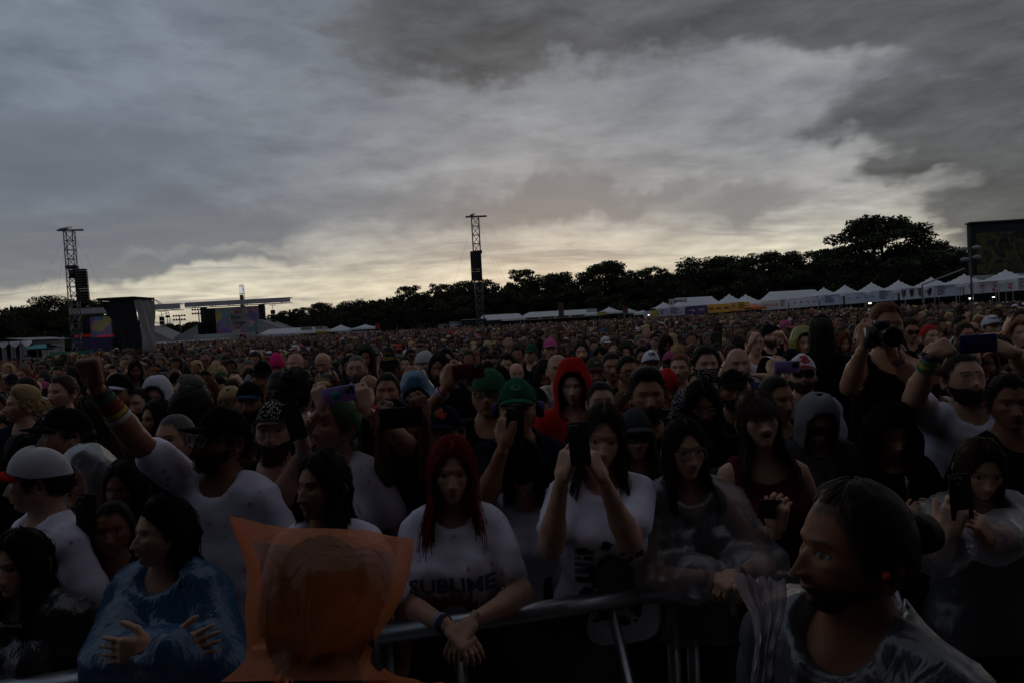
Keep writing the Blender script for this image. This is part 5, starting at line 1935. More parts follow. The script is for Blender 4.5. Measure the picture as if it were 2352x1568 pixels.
def make_person(q, label, loc, S, yaw=0.0, group=GROUP):
    """Build one person at loc (ground point), S metres tall, turned by yaw."""
    s = S / 1.75
    root = empty('person', loc, yaw)
    root.scale = (s, s, s)
    tag(root, label, 'person', group)
    bm = body_meshes(q)
    hp = head_parts(q)
    hy, hpi, hr = q.get('head', (0, 0, 0))
    R = rotm(math.radians(hy), math.radians(hpi), math.radians(hr))
    piv = np.array([0, 0.02, 1.52])
    hs = q.get('hs', 1.0)

    def hx(V):
        return ((np.asarray(V) * hs + np.array([0, -0.02, 0.112])) @ R.T) + piv
    hv, hf, hm = hp['head']
    parts = [bm['body'], (hx(hv), hf)]
    mask = [np.zeros((len(bm['body'][0]), 3)), hm]
    hh = {0: .0060, 1: .0088, 2: .012}[q['lod']]
    for sgn, Sh, E, Wr, pose, palm, hd in bm['arms']:
        V, F = make_hand(pose, hh)
        if sgn > 0:
            V = V * np.array([1, -1, 1])
            F = F[:, ::-1]
        d = (Wr - E) if hd is None else np.asarray(hd, float)
        V = V @ frame(d, palm).T + Wr
        parts.append((V, F))
        mask.append(np.zeros((len(V), 3)))
    V, F = cat(parts)
    skin = q.get('skin', 'l')
    skin = lin(SK.get(skin, skin)) if isinstance(skin, str) else skin
    obj('body', mesh_from('body', V, F, True, SKIN, {'mask': np.concatenate(mask)}), root, skin)
    tm = q.get('tmat', CLOTH)
    tn = {'tee': 'shirt', 'tank': 'tank_top', 'long': 'shirt', 'hoodie': 'hoodie', 'poncho': 'poncho', 'raglan': 'shirt'}[q.get('top', 'tee')]
    tc_ = q.get('tcol', (.012, .012, .014, 1))
    obj(tn, mesh_from(tn, *bm['top'], True, tm), root, tc_)
    if q.get('under'):
        q2 = dict(q, top=q.get('utop', 'tee'), h=max(q['h'], .018))
        obj('shirt', mesh_from('shirt', *body_meshes(q2)['top'], True, CLOTH), root, q['under'])
    lm = shared(('legs', round(q.get('w', 1), 1)), lambda: mesh_from('trousers', *leg_mesh(q.get('w', 1)), True, JEANS))
    obj('trousers', lm, root)
    if 'hair' in hp:
        hc = HC.get(q.get('hcol', 'db'), q.get('hcol'))
        obj('hair', mesh_from('hair', hx(hp['hair'][0]), hp['hair'][1], True, HAIR), root, hc)
    if 'beard' in hp:
        obj('beard', mesh_from('beard', hx(hp['beard'][0]), hp['beard'][1], True, HAIR), root, HC.get(q.get('bcol', q.get('hcol', 'db')), (.02, .012, .008, 1)))
    hat = q.get('hat')
    if 'cap' in hp:
        bk = rotm(math.radians(q.get('capturn', 0)), math.radians(q.get('captilt', 0)))
        Vc = hp['cap'][0] @ bk.T
        cp = obj('cap', mesh_from('cap', hx(Vc), hp['cap'][1], True, q.get('capmat', CLOTH)), root, hat[1])
        obj('brim', mesh_from('brim', hx(hp['brim'][0] @ bk.T), hp['brim'][1], True, CLOTH), cp, hat[2] if len(hat) > 2 else hat[1])
        if len(hat) > 3:
            V2, F2, hexc, oz = hat[3]
            vt, ft = hp['cap']
            Vd, Fd = decal(V2, F2, vt, ft, (0, -.25, .085 + oz), np.eye(3))
            if len(Fd):
                obj('logo', mesh_from('logo', hx(Vd @ bk.T), Fd, False, print_mat(hexc)), cp)['kind'] = 'stuff'
    if 'face_mask' in hp:
        obj('face_mask', mesh_from('face_mask', hx(hp['face_mask'][0]), hp['face_mask'][1], True, PATT), root, (.012, .012, .014, 1))
    for k in ('beanie', 'hood', 'bandana'):
        if k in hp:
            mt = q.get('tmat', CLOTH) if (k == 'hood' and q.get('plastic')) else CLOTH
            o = obj(k, mesh_from(k, hx(hp[k][0]), hp[k][1], True, mt), root, hat[1])
            if k == 'hood':
                md = o.modifiers.new('thickness', 'SOLIDIFY')
                md.thickness = .004
    if q.get('glasses'):
        rim, lens = glasses_meshes(q['glasses'])
        sun = q['glasses'] == 'sun'
        g = obj('glasses', mesh_from('glasses', hx(np.concatenate(rim.V)), rim.F, True, q.get('gmat', BLACKP if q['glasses'] in ('sun', 'thick') else WIRE)), root)
        if sun:
            obj('lens', mesh_from('lens', hx(np.concatenate(lens.V)), lens.F, False, GLASS_DARK), g)
        else:
            obj('lens', mesh_from('lens', hx(np.concatenate(lens.V)), lens.F, False, LENS), g)
    for side, k, col in q.get('bands', []):
        for sgn, Sh, E, Wr, *_ in bm['arms']:
            if (sgn < 0) == (side == 'l'):
                u = (Wr - E) / np.linalg.norm(Wr - E)
                c = Wr - u * (0.012 + 0.022 * k)
                b = MB()
                b.tube([c - u * .009, c - u * .003, c + u * .003, c + u * .009], [.0305 + .0022 * k, .032 + .0022 * k, .032 + .0022 * k, .0305 + .0022 * k], 14, False)
                b.build('wristband', print_mat(col), root, True)
    for pr in q.get('prints', []):                 # prints on the top: (verts, faces, colour, centre height, side shift)
        V2, F2, hexc, zz, xx = pr
        Vd, Fd = decal(V2, F2, bm['top'][0], bm['top'][1], (xx, -.55, zz), np.eye(3), .008, .7)
        if len(Fd):
            obj('print', mesh_from('print', Vd, Fd, False, print_mat(hexc)), root)['kind'] = 'stuff'
    return root, bm, hx, R


LENS = mat_plastic('spectacle_lens', 0.93, (0.5, 0.5, 0.52, 1), 0.22, 2)


def hero(x, y, d, label, **q):
    """A person recognised in the photograph: eyes at picture point x, y and d metres ahead."""
    e = P(x, y, d)
    S = e.z / 1.632 * 1.75
    if not q.get('raised'):
        lim_lo, lim_hi = 1.52, 1.95
        if S > lim_hi or S < lim_lo:
            tgt = (lim_hi if S > lim_hi else lim_lo) * 1.632 / 1.75
            dd = d * (CAM_H - tgt) / max(CAM_H - e.z, 1e-3)
            d = min(max(dd, d * .75), d * 1.35)
            e = P(x, y, d)
            S = e.z / 1.632 * 1.75
    base = 0.0
    if q.get('raised'):
        base = q['raised']
        S = (e.z - base) / 1.632 * 1.75
    s = S / 1.75
    yaw = math.radians(q.get('yaw', 0))
    hy = math.radians(q.get('head', (0, 0, 0))[0])
    fwd = Vector((math.sin(yaw + hy), -math.cos(yaw + hy), 0)) * .085 * s
    loc = Vector((e.x - fwd.x, e.y - fwd.y, base))
    lod = 0 if d < 3.3 else 1
    q.setdefault('n', {True: 130, False: 64}[d < 1.7] if lod == 0 else 40)
    q.setdefault('h', .023 if d < 3.0 else .027 if d < 4.2 else .032)
    q['lod'] = lod
    _h = q.get('head', (0, 0, 0))
    q['head'] = (_h[0], _h[1] - 7 if _h[1] < 12 else _h[1], _h[2])
    if q.get('hcol') in ('k', 'db', None) and 'bcol' not in q:
        q['bcol'] = 'b' if int(x) % 3 else 'db'
    q.setdefault('seed', int(x * 7 + y) % 9973)

    def loc_of(pt):
        v = Matrix.Rotation(-yaw, 3, 'Z') @ (Vector(pt) - loc)
        return np.array(v) / s
    for k in ('l', 'r'):
        a = q.get(k)
        if isinstance(a, tuple) and a[0] == 'px':
            _, (ex, ey, ed), (wx, wy, wd), pose, palm, hd = a
            rr = np.array(Matrix.Rotation(-yaw, 3, 'Z'))
            q[k] = (loc_of(P(wx, wy, wd)), loc_of(P(ex, ey, ed)), pose, rr @ np.array(palm, float), None if hd is None else rr @ np.array(hd, float))
    out = make_person(q, label, loc, S, yaw)
    HEROES.append((x, y, d, loc.copy(), S))
    return out


def phone(x, y, d, label, col, land=True, roll=0.0, yaw=0.0, pitch=0.0, lenses=3, bump=True, badge=None, big=1.0):
    root = empty('phone', P(x, y, d))
    root.rotation_euler = (math.radians(pitch), math.radians(roll + (90 if land else 0)), math.radians(yaw))
    tag(root, label, 'phone', 'phones held up by the crowd')
    W2, H2, T2 = .0375 * big, .0785 * big, .0045
    b = MB()
    o = []
    for i in range(24):
        a = 2 * math.pi * i / 24
        cx, cz = math.cos(a), math.sin(a)
        o.append((math.copysign(W2 - .010, cx) + .010 * cx, math.copysign(H2 - .010, cz) + .010 * cz))
    rings = [(-T2, .96), (-T2 * .6, 1.0), (T2 * .6, 1.0), (T2, .96)]
    V = [(px * k, yy, pz * k) for yy, k in rings for px, pz in o]
    F = [(a * 24 + j, (a + 1) * 24 + j, (a + 1) * 24 + (j + 1) % 24, a * 24 + (j + 1) % 24) for a in range(3) for j in range(24)]
    F += [tuple(range(24)), tuple(72 + j for j in range(24))[::-1]]
    b.add(V, F)
    b.build('case', print_mat(col), root)
    sb = MB()
    sb.box((0, T2 + .0006, 0), (W2 * 1.84, .001, H2 * 1.88))
    sb.build('screen', SCREEN, root)
    if bump:
        cb = MB()
        cb.box((-W2 * .42, -T2 - .001, H2 * .66), (W2 * .95, .003, H2 * .50))
        c = cb.build('camera_bump', BLACKP, root)
        for k in range(lenses):
            lb = MB()
            cx, cz = -W2 * .42 + (-.010, .010, 0)[k % 3] * (1 if lenses > 1 else 0), H2 * .66 + (.010, .010, -.009)[k % 3]
            lb.tube([(cx, -T2 - .002, cz), (cx, -T2 - .0045, cz)], .0068, 12)
            lb.build('lens', GLASS_DARK, c, True)
    if badge:
        gb = MB()
        gb.tube([(0, -T2 - .0005, -H2 * .15), (0, -T2 - .006, -H2 * .15)], .021, 18)
        g = gb.build('grip', print_mat(badge), root)
    return root
# ------------------------------------------------------------------ people one can recognise, front to back
WHT_VIOLET_LIT = (.82, .765, .90, 1)  # white cloth with violet stage light tinted into its colour
BLK = (.006, .006, .0072, 1)
NAVY = (.012, .014, .028, 1)
CHAR = (.018, .018, .021, 1)
GREY = (.13, .13, .14, 1)
RED = (.42, .015, .012, 1)


def ellipse2(rx, rz, cx=0, cz=0, n=20):
    a = np.linspace(0, 2 * math.pi, n, endpoint=False)
    return np.stack([cx + rx * np.cos(a), cz + rz * np.sin(a)], 1), [tuple(range(n))]


def sunburst(r0, r1, n=22):
    V, F = [], []
    for i in range(n):
        a0, a1, a2 = (2 * math.pi * (i + k) / n for k in (0.05, .95, .8))
        b = len(V)
        V += [(r0 * math.cos(a0), r0 * math.sin(a0)), (r0 * math.cos(a1), r0 * math.sin(a1)), (r1 * (1 if i % 2 else .8) * math.cos(a2), r1 * (1 if i % 2 else .8) * math.sin(a2))]
        F.append((b, b + 1, b + 2))
    b = len(V)
    m = 24
    for k in range(m):
        a = 2 * math.pi * k / m
        V += [(r0 * .72 * math.cos(a), r0 * .72 * math.sin(a)), (r0 * .98 * math.cos(a), r0 * .98 * math.sin(a))]
    for k in range(m):
        F.append((b + 2 * k, b + 2 * k + 1, b + 2 * ((k + 1) % m) + 1, b + 2 * ((k + 1) % m)))
    return np.array(V), F


# --- at the rail
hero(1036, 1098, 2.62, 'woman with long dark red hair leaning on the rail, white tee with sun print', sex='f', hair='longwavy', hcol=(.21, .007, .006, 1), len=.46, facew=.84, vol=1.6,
     tmat=SPOTS, tcol=WHT_VIOLET_LIT, w=1.12, head=(6, 4, 2), l=('px', (905, 1400, 2.58), (1035, 1440, 2.38), 'relaxed', (0, .2, -1), (.75, -.5, -.55)),
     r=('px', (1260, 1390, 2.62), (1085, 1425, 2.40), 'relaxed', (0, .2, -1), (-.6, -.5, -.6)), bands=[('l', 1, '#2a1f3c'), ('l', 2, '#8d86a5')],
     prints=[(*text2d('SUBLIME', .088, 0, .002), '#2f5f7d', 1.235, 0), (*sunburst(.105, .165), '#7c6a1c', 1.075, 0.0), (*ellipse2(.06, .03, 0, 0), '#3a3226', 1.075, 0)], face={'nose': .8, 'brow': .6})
hero(1380, 1018, 2.68, 'woman in white tee with tattooed forearms filming with a dark violet phone held upright', sex='f', hair='longwavy', hcol='b', len=.42, tcol=WHT_VIOLET_LIT, w=1.08, head=(-4, 6, 6),
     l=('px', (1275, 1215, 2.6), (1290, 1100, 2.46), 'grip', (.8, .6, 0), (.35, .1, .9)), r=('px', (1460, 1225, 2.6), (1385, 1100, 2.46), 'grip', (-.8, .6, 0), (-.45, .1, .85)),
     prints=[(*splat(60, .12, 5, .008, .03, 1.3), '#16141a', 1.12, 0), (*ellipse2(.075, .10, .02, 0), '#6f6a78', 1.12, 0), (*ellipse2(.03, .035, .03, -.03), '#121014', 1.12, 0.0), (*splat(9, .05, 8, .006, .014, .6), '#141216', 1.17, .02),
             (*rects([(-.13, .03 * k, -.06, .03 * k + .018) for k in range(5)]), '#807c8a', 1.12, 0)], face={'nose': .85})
phone(1330, 1018, 2.42, 'dark violet phone with a large camera square held upright by the tattooed woman', '#241c33', land=False, roll=-3, lenses=3)
hero(1590, 1043, 2.72, 'woman with round glasses and clear plastic poncho, hands clasped on the rail', sex='f', hair='long', hcol='db', len=.40, facew=.85, top='poncho', tmat=CLEAR,
     tcol=(.75, .72, .76, 1), under=(.014, .014, .018, 1), utop='tank', glasses='round', head=(5, 5, -2), l=('px', (1540, 1330, 2.6), (1640, 1325, 2.48), 'clasp', (-.2, .2, -1), (.8, -.5, -.2)),
     r=('px', (1760, 1330, 2.6), (1690, 1318, 2.48), 'clasp', (0, .2, -1), (-.8, -.5, -.2)), bands=[('r', 0, '#141018')], face={'nose': .95})
hero(319, 1238, 2.30, 'woman in a blue plastic poncho with arms crossed, dark curly hair, looking along the rail', sex='f', hair='longwavy', hcol='k', len=.20, facew=1.55, top='poncho', tmat=MILKY, tcol=(.08, .24, .46, 1), w=1.12,
     yaw=-10, head=(-32, 2, 0), l=('px', (150, 1500, 2.25), (395, 1500, 2.10), 'flat', (.2, .9, -.1), (.95, -.05, .30)), r=('px', (560, 1490, 2.28), (345, 1490, 2.06), 'flat', (-.1, .9, -.1), (-.95, -.05, .02)), face={'nose': 1.0, 'cheek': 1.3})
hero(244, 1232, 2.60, 'smiling woman with tanned face and dark hair tucked behind the blue poncho', sex='f', hair='back', hcol='k', skin='t', head=(18, 0, 0), tcol=BLK, face={'mouth': .15, 'cheek': 1.3})
hero(8, 1312, 2.25, 'woman with straight black hair at the picture edge, dark clear poncho', sex='f', hair='long', hcol='k', len=.36, facew=.75, top='poncho', tmat=CLEAR, tcol=(.35, .35, .36, 1), under=BLK, head=(-8, 6, 0))
hero(700, 1130, 2.45, 'long-haired man in spotted white tee gazing sideways, behind the orange hood', hair='long', hcol='db', len=.34, facew=1.05, tmat=SPOTS, tcol=WHT_VIOLET_LIT, yaw=-8, head=(-26, 2, 0), face={'taper': .28, 'stubble': .15}, skin='m')
hero(30, 1110, 2.62, 'man in red and white trucker cap and spotted white tee, turned away', hair='short', hcol='db', hat=('cap', (.62, .60, .62, 1), RED, (*rects([(-.075, -.03, .075, .06)]), '#7d1216', .0)), tmat=SPOTS, tcol=WHT_VIOLET_LIT, yaw=-35, head=(-35, 8, 0), w=1.15)
hero(164, 1111, 2.95, 'person with a shiny clear plastic hood up, glancing towards the blue poncho', hair='short', hcol='k', hat=('hood', (.7, .7, .72, 1), .02, 1.0), plastic=True, top='poncho', tmat=CLEAR, tcol=(.7, .7, .72, 1), under=BLK, head=(-18, 8, 0), skin='m')
hero(262, 1135, 2.86, 'shadowed woman with black hair holding up a black phone with pink camera square', sex='f', hair='long', hcol='k', tcol=BLK, skin='b', l=('px', (190, 1330, 2.75), (195, 1255, 2.62), 'grip', (.6, .7, 0), (.2, .1, .95)), head=(-6, 4, 0))
phone(198, 1180, 2.58, 'black phone with a pinkish camera square held upright beside the clear hood', '#0c0b0d', land=False, roll=4)
hero(455, 1022, 2.78, 'shouting man in black cap punching a fist in the air, white spotted tee', hair='short', hcol='k', hat=('cap', BLK), glasses='sun', tmat=SPOTS, tcol=WHT_VIOLET_LIT, w=1.16, skin='t', yaw=-14, head=(-24, -3, 0), beard=.2, captilt=0,
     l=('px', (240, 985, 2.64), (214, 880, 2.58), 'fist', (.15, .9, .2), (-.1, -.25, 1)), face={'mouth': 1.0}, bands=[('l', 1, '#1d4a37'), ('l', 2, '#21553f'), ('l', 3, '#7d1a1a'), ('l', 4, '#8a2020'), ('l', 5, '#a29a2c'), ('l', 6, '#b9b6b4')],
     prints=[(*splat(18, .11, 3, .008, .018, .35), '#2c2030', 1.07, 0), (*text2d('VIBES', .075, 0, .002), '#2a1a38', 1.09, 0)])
hero(369, 1020, 3.22, 'man with a grey buzz cut right behind the raised arm', hair='buzz', hcol='gr', head=(-16, 0, 0), tcol=BLK)
hero(618, 1000, 3.0, 'bearded man in a black and white patterned cap', hair='short', hcol='db', beard=1.3, bcol='b', hat=('cap', (.012, .012, .014, 1)), capmat=PATT, tcol=BLK, w=1.2, skin='l', head=(8, -3, 0))
hero(728, 985, 3.15, 'woman with pale green hair tied back holding a phone, white spotted tee', sex='f', hair='pony', hcol='green', tmat=SPOTS, tcol=WHT_VIOLET_LIT, w=1.15, yaw=-12, head=(-34, -3, 4), l=('px', (640, 1160, 2.98), (700, 1030, 2.86), 'grip', (.5, .8, 0), (-.25, -.1, .95)),
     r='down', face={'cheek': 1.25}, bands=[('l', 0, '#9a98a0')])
phone(676, 966, 2.82, 'black phone tilted upright in the ringed hand of the green-haired woman', '#0a0a0c', land=False, roll=-14, bump=False)
hero(828, 994, 3.4, 'woman in red bandana and thick glasses reaching up with a glittery phone', sex='f', hair='bun', hcol='b', hat=('bandana', (.50, .02, .02, 1)), glasses='thick', tcol=BLK, w=1.15, head=(-12, -14, -10), face={'mouth': .45, 'cheek': 1.3},
     r=('px', (915, 1015, 3.28), (838, 940, 3.14), 'grip', (-.5, .8, 0), (-.2, .1, .9)), l=('px', (690, 990, 3.28), (742, 938, 3.14), 'grip', (.5, .8, 0), (-.2, .1, .9)))
phone(779, 905, 3.11, 'lilac glitter phone with a teal round grip held sideways above the green hair', '#b295dc', land=True, roll=-94 + 90 - 3, badge='#2a8a86')
hero(900, 985, 3.35, 'dark-capped person hidden behind a large black phone', hair='short', hcol='k', hat=('cap', BLK), tcol=BLK, skin='b', r=('px', (985, 1090, 3.25), (975, 960, 3.1), 'grip', (-.6, .7, 0), (-.3, .1, .9)), l=('px', (870, 1080, 3.25), (872, 985, 3.1), 'grip', (.6, .7, 0), (.2, .1, .9)))
phone(921, 958, 3.06, 'large black phone held sideways in front of a face, screen dark', '#08080a', land=True, roll=-2, bump=False, big=1.25)
hero(1012, 998, 3.25, 'person in dark blue cap with an orange emblem, face in shade', hair='short', hcol='k', hat=('cap', NAVY, NAVY, (*splat(7, .022, 4, .012, .022), '#a83a1c', .005)), tcol=BLK, head=(-12, 6, 0), skin='m')
hero(1118, 912, 3.55, 'large man in sunglasses with a green and black cap worn backwards', hair='buzz', hcol='db', hat=('cap', (.03, .09, .045, 1), BLK), capturn=180, glasses='thick', w=1.3, tcol=BLK, head=(-6, -4, 0), skin='m', face={'wide': 1.08, 'taper': .24},
     l=('px', (975, 985, 3.45), (1025, 888, 3.32), 'grip', (.4, .9, 0), (.45, .1, .8)), bands=[('l', 1, '#b4a9c8')])
phone(1075, 852, 3.29, 'dark red phone held sideways by a raised arm with a white wristband', '#7d161b', land=True, roll=-3)
ED = hero(1187, 944, 3.12, 'man in green cap and violet ear defenders raising a dark phone', hair='short', hcol='db', hat=('cap', (.012, .10, .055, 1), (.012, .10, .055, 1), (*ellipse2(.026, .014), '#3f7a5e', .01)), tcol=NAVY, skin='m', head=(-4, 4, 0),
     l=('px', (1120, 1120, 2.95), (1158, 1020, 2.85), 'grip', (.5, .8, 0), (.2, .1, .9)), r='down', w=1.1)
phone(1183, 972, 2.84, 'dark phone held upright in front of the green-capped man', '#0e1020', land=False, roll=2)
hero(1200, 1076, 2.92, 'person with a dark fringe covering the eyes, white top with black strap', sex='f', hair='fringe', hcol='k', len=.15, tcol=WHT_VIOLET_LIT, head=(-5, 12, 0), prints=[(*rects([(-.02, -.2, .02, .25)]), '#0c0c0e', 1.2, .08)], face={'mouth': .2})
hero(1387, 928, 4.2, 'smiling woman with thin glasses and dark hair pulled back, behind the violet phone', sex='f', hair='bun', hcol='k', glasses='wire', tcol=BLK, w=1.2, head=(4, 0, 0), face={'cheek': 1.4, 'wide': 1.06})
hero(1466, 1004, 3.2, 'woman in a washed grey cap and large black sunglasses, light brown hair', sex='f', hair='longwavy', hcol='lb', hat=('cap', (.055, .055, .062, 1), (.05, .05, .058, 1), (*rects([(-.035, -.014 + .011 * k, .035, -.008 + .011 * k) for k in range(4)]), '#1b1b1e', .0)), glasses='sun', tcol=(.03, .02, .05, 1), head=(-2, 6, 0),
     r='hold', l='hold', face={'nose': .8})
hero(1494, 914, 3.55, 'tall bearded man with thick dark hair behind the grey cap', hair='quiff', hcol='k', beard=.9, tcol=BLK, w=1.15, skin='m', head=(-3, 4, 0), face={'wide': 1.05})
hero(1315, 893, 4.5, 'person in a bright red hooded rain jacket', hair='short', hcol='k', hat=('hood', RED, .045, 1.08), top='hoodie', tcol=RED, w=1.1, head=(-8, 4, 0), skin='l')
hero(1286, 852, 5.6, 'bald man in a whitish rain poncho behind the red hood', hair='bald', top='poncho', tmat=MILKY, tcol=(.5, .5, .52, 1), w=1.15, head=(6, 0, 0), face={'wide': 1.06})
hero(1620, 943, 3.72, 'man with shoulder-length curly black hair, glasses and moustache', hair='curly', hcol='k', len=.17, glasses='wire', beard=.15, tcol=BLK, skin='t', prints=[(*splat(30, .10, 9, .01, .03, .6), '#8f86a6', 1.28, 0)], head=(-4, 6, 0))
hero(1692, 900, 4.25, 'man in plain black cap with a goatee, staring ahead', hair='short', hcol='k', hat=('cap', BLK), beard=.6, tcol=BLK, skin='t', head=(-4, 2, 0))
hero(1703, 841, 5.1, 'bald man with a full dark beard in blue top', hair='bald', beard=1.0, tcol=(.02, .05, .14, 1), w=1.15, head=(-6, 2, 0), face={'wide': 1.05})
hero(1630, 842, 4.95, 'man with swept-up hair and a patterned bandana over his mouth', hair='spiky', hcol='db', tcol=(.02, .02, .03, 1), tmat=PATT, head=(0, 2, 0), mask=True, face={'wide': 1.03})
hero(1764, 977, 2.92, 'woman with parted fringe and bare shoulders singing, strappy top', sex='f', hair='bangs', hcol='b', len=.30, top='tank', tcol=(.09, .012, .02, 1), head=(-4, -4, -4), face={'mouth': .7, 'cheek': 1.2}, l=('px', (1700, 1240, 2.85), (1782, 1215, 2.66), 'grip', (.6, .6, .2), (.1, -.1, .95)), r='down')
phone(1776, 1168, 2.64, 'small black phone held low in front of the bare-shouldered woman', '#0b0c0e', land=True, roll=12, bump=False, pitch=-25)
hero(1806, 922, 3.65, 'woman with dark hair scraped back, black tee, behind the singing woman', sex='f', hair='back', hcol='k', tcol=(.014, .015, .02, 1), w=1.35, head=(20, 6, 0), skin='m', face={'cheek': 1.3})
hero(1849, 864, 4.5, 'man in white and red trucker cap with dark glasses, grey tee and backpack', hair='short', hcol='db', hat=('cap', (.66, .64, .68, 1), RED, (*splat(8, .026, 6, .014, .026), '#a8242a', .005)), glasses='sun', tcol=(.34, .31, .36, 1), w=1.2, head=(-18, -3, 0), beard=.2,
     l=('px', (1770, 960, 4.4), (1778, 862, 4.24), 'grip', (.6, .7, 0), (.3, .1, .9)), r='cross', prints=[(*rects([(-.022, -.2, .022, .3)]), '#0b0b0d', 1.25, .12)])
phone(1808, 842, 4.2, 'pale violet phone held sideways next to the red and white cap', '#a892d8', land=True, roll=1)
hero(1890, 829, 6.1, 'bald man pressing a hand to his ear', hair='bald', tcol=NAVY, skin='l', head=(-6, 4, 0), r='head', beard=.3)
hero(1884, 962, 3.5, 'person in a pale grey hood looking down', sex='f', hair='long', hcol='db', hat=('hood', (.20, .20, .20, 1), .01, .95), top='hoodie', tcol=(.06, .06, .06, 1), head=(-6, 22, 0), glasses='sun')
hero(2052, 752, 3.75, 'photographer with ginger hair and black vest raised above the crowd aiming a camera', hair='short', hcol='gin', top='tank', tcol=BLK, w=1.22, raised=.36, head=(-10, 4, 0), skin='m', beard=.4, bcol='gin',
     l=('px', (1955, 875, 3.55), (1985, 790, 3.46), 'grip', (.7, .6, 0), (.25, 0, .9)), r=('px', (2105, 905, 3.55), (2050, 812, 3.46), 'pinch', (-.5, .6, .5), (-.3, 0, .9)), bands=[('r', 1, '#a8622a'), ('r', 2, '#4a5a7a')])
hero(2244, 876, 3.42, 'bearded man in glasses and white tee lifting a reflective phone with both hands', hair='back', hcol='db', beard=.9, glasses='wire', tcol=WHT_VIOLET_LIT, w=1.22, head=(-6, -6, 0), face={'wide': 1.06, 'cheek': 1.2},
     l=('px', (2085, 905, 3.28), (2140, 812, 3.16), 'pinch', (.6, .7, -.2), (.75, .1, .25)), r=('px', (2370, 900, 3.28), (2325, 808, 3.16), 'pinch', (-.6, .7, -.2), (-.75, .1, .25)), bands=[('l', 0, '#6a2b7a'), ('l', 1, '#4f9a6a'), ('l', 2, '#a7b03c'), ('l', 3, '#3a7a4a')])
phone(2247, 789, 3.13, 'glossy dark blue phone held sideways in both hands, mirror-like back', '#16216e', land=True, roll=-1, bump=False, big=1.1)
hero(2150, 862, 4.15, 'dark-faced person in a white vest behind the reflective phone', hair='short', hcol='k', skin='b', top='tank', tcol=WHT_VIOLET_LIT, w=1.15, head=(-8, 8, 0), beard=.3)
hero(2236, 832, 4.3, 'person with high forehead peeking over the man with the reflective phone', hair='buzz', hcol='db', tcol=BLK, head=(0, 6, 0))
hero(2057, 996, 3.3, 'person in black hoodie with the hood up, checking a phone', hair='short', hcol='k', hat=('hood', BLK, .03, 1.15), top='hoodie', tcol=(.007, .007, .008, 1), w=1.2, head=(0, 14, 0), l='hold', r='hold', skin='l')
phone(2082, 1118, 2.98, 'pale edged phone lying flat in the hands of the hooded person', '#3a3638', land=True, roll=4, pitch=-65, bump=False)
hero(2266, 1076, 2.62, 'woman with long brown hair in a clear poncho looking down at a phone', sex='f', hair='long', hcol='b', len=.46, facew=.8, top='poncho', tmat=CLEAR, tcol=(.72, .71, .76, 1), under=(.05, .05, .055, 1), head=(-14, 16, 0),
     l=('px', (2150, 1300, 2.5), (2180, 1225, 2.3), 'grip', (.6, .7, 0), (.2, -.1, .95)), r=('px', (2320, 1330, 2.5), (2270, 1250, 2.3), 'grip', (-.6, .7, 0), (-.5, -.1, .8)), bands=[('r', 2, '#20486e'), ('r', 4, '#5a2a2a')])
phone(2207, 1140, 2.28, 'black phone held upright by the long-haired woman in clear poncho near the edge', '#0a0a0b', land=False, roll=-3)
hero(2338, 933, 3.05, 'man with short dark hair at the picture edge, looking left', hair='short', hcol='k', tcol=BLK, skin='t', head=(-20, 4, 0), w=1.1)
# --- second and third ranks, one side
hero(395, 910, 5.0, 'older man in profile with spiky greying hair', hair='spiky', hcol='gr', tcol=CHAR, yaw=-20, head=(-40, -4, 0), skin='m')
hero(352, 915, 5.25, 'person in a whitish hood beside the spiky-haired man', hair='short', hcol='k', hat=('hood', (.55, .53, .60, 1), .02, .95), top='hoodie', tcol=(.5, .48, .55, 1), head=(8, 10, 0))
hero(300, 934, 5.1, 'woman with hair up laughing', sex='f', hair='bun', hcol='db', tcol=BLK, face={'mouth': .5}, head=(4, 0, 0))
hero(331, 972, 4.25, 'dark-haired woman in profile below the laughing woman', sex='f', hair='long', hcol='k', tcol=BLK, head=(-34, 0, 0), skin='m')
hero(16, 936, 5.0, 'blond man in profile at the picture edge', hair='quiff', hcol='bl', tcol=NAVY, head=(-40, 0, 0))
hero(100, 1006, 3.3, 'man in black cap with a tiny red and white badge', hair='short', hcol='k', hat=('cap', BLK, BLK, (*rects([(-.012, -.006, .012, .004)]), '#a9a4a8', 0)), tcol=BLK, yaw=-20, head=(-28, 4, 0), w=1.1)
hero(172, 968, 3.95, 'woman with long brown hair turned half away', sex='f', hair='long', hcol='b', tcol=BLK, yaw=-40, head=(-50, 0, 0))
hero(120, 905, 5.4, 'man with short brown hair and high forehead', hair='short', hcol='b', tcol=NAVY, head=(-14, 4, 0))
hero(255, 905, 4.9, 'shaded man in black cap with white-edged brim and glasses', hair='short', hcol='k', hat=('cap', BLK, (.5, .48, .56, 1)), glasses='wire', tcol=BLK, skin='m', head=(-4, 4, 0))
hero(474, 950, 4.05, 'person with a mass of black hair seen from behind', hair='afro', hcol='k', tcol=BLK, yaw=150, head=(20, 0, 0), skin='t')
hero(528, 918, 5.0, 'person with a cropped blond head bent forward', hair='short', hcol='bl', tcol=CHAR, head=(10, 35, 0))
hero(536, 1030, 3.45, 'person in dark grey cap lettered in white and green, head bowed', hair='short', hcol='k', hat=('cap', (.05, .05, .05, 1), (.05, .05, .05, 1), (*text2d("I'M A", .034, -.2, .001), '#b9b6bd', .008)), tcol=BLK, head=(-18, 30, 0), skin='b')
hero(631, 897, 4.85, 'slim dark-skinned man in a white-collared top', hair='buzz', hcol='k', skin='d', tcol=WHT_VIOLET_LIT, head=(0, 2, 0), w=.92)
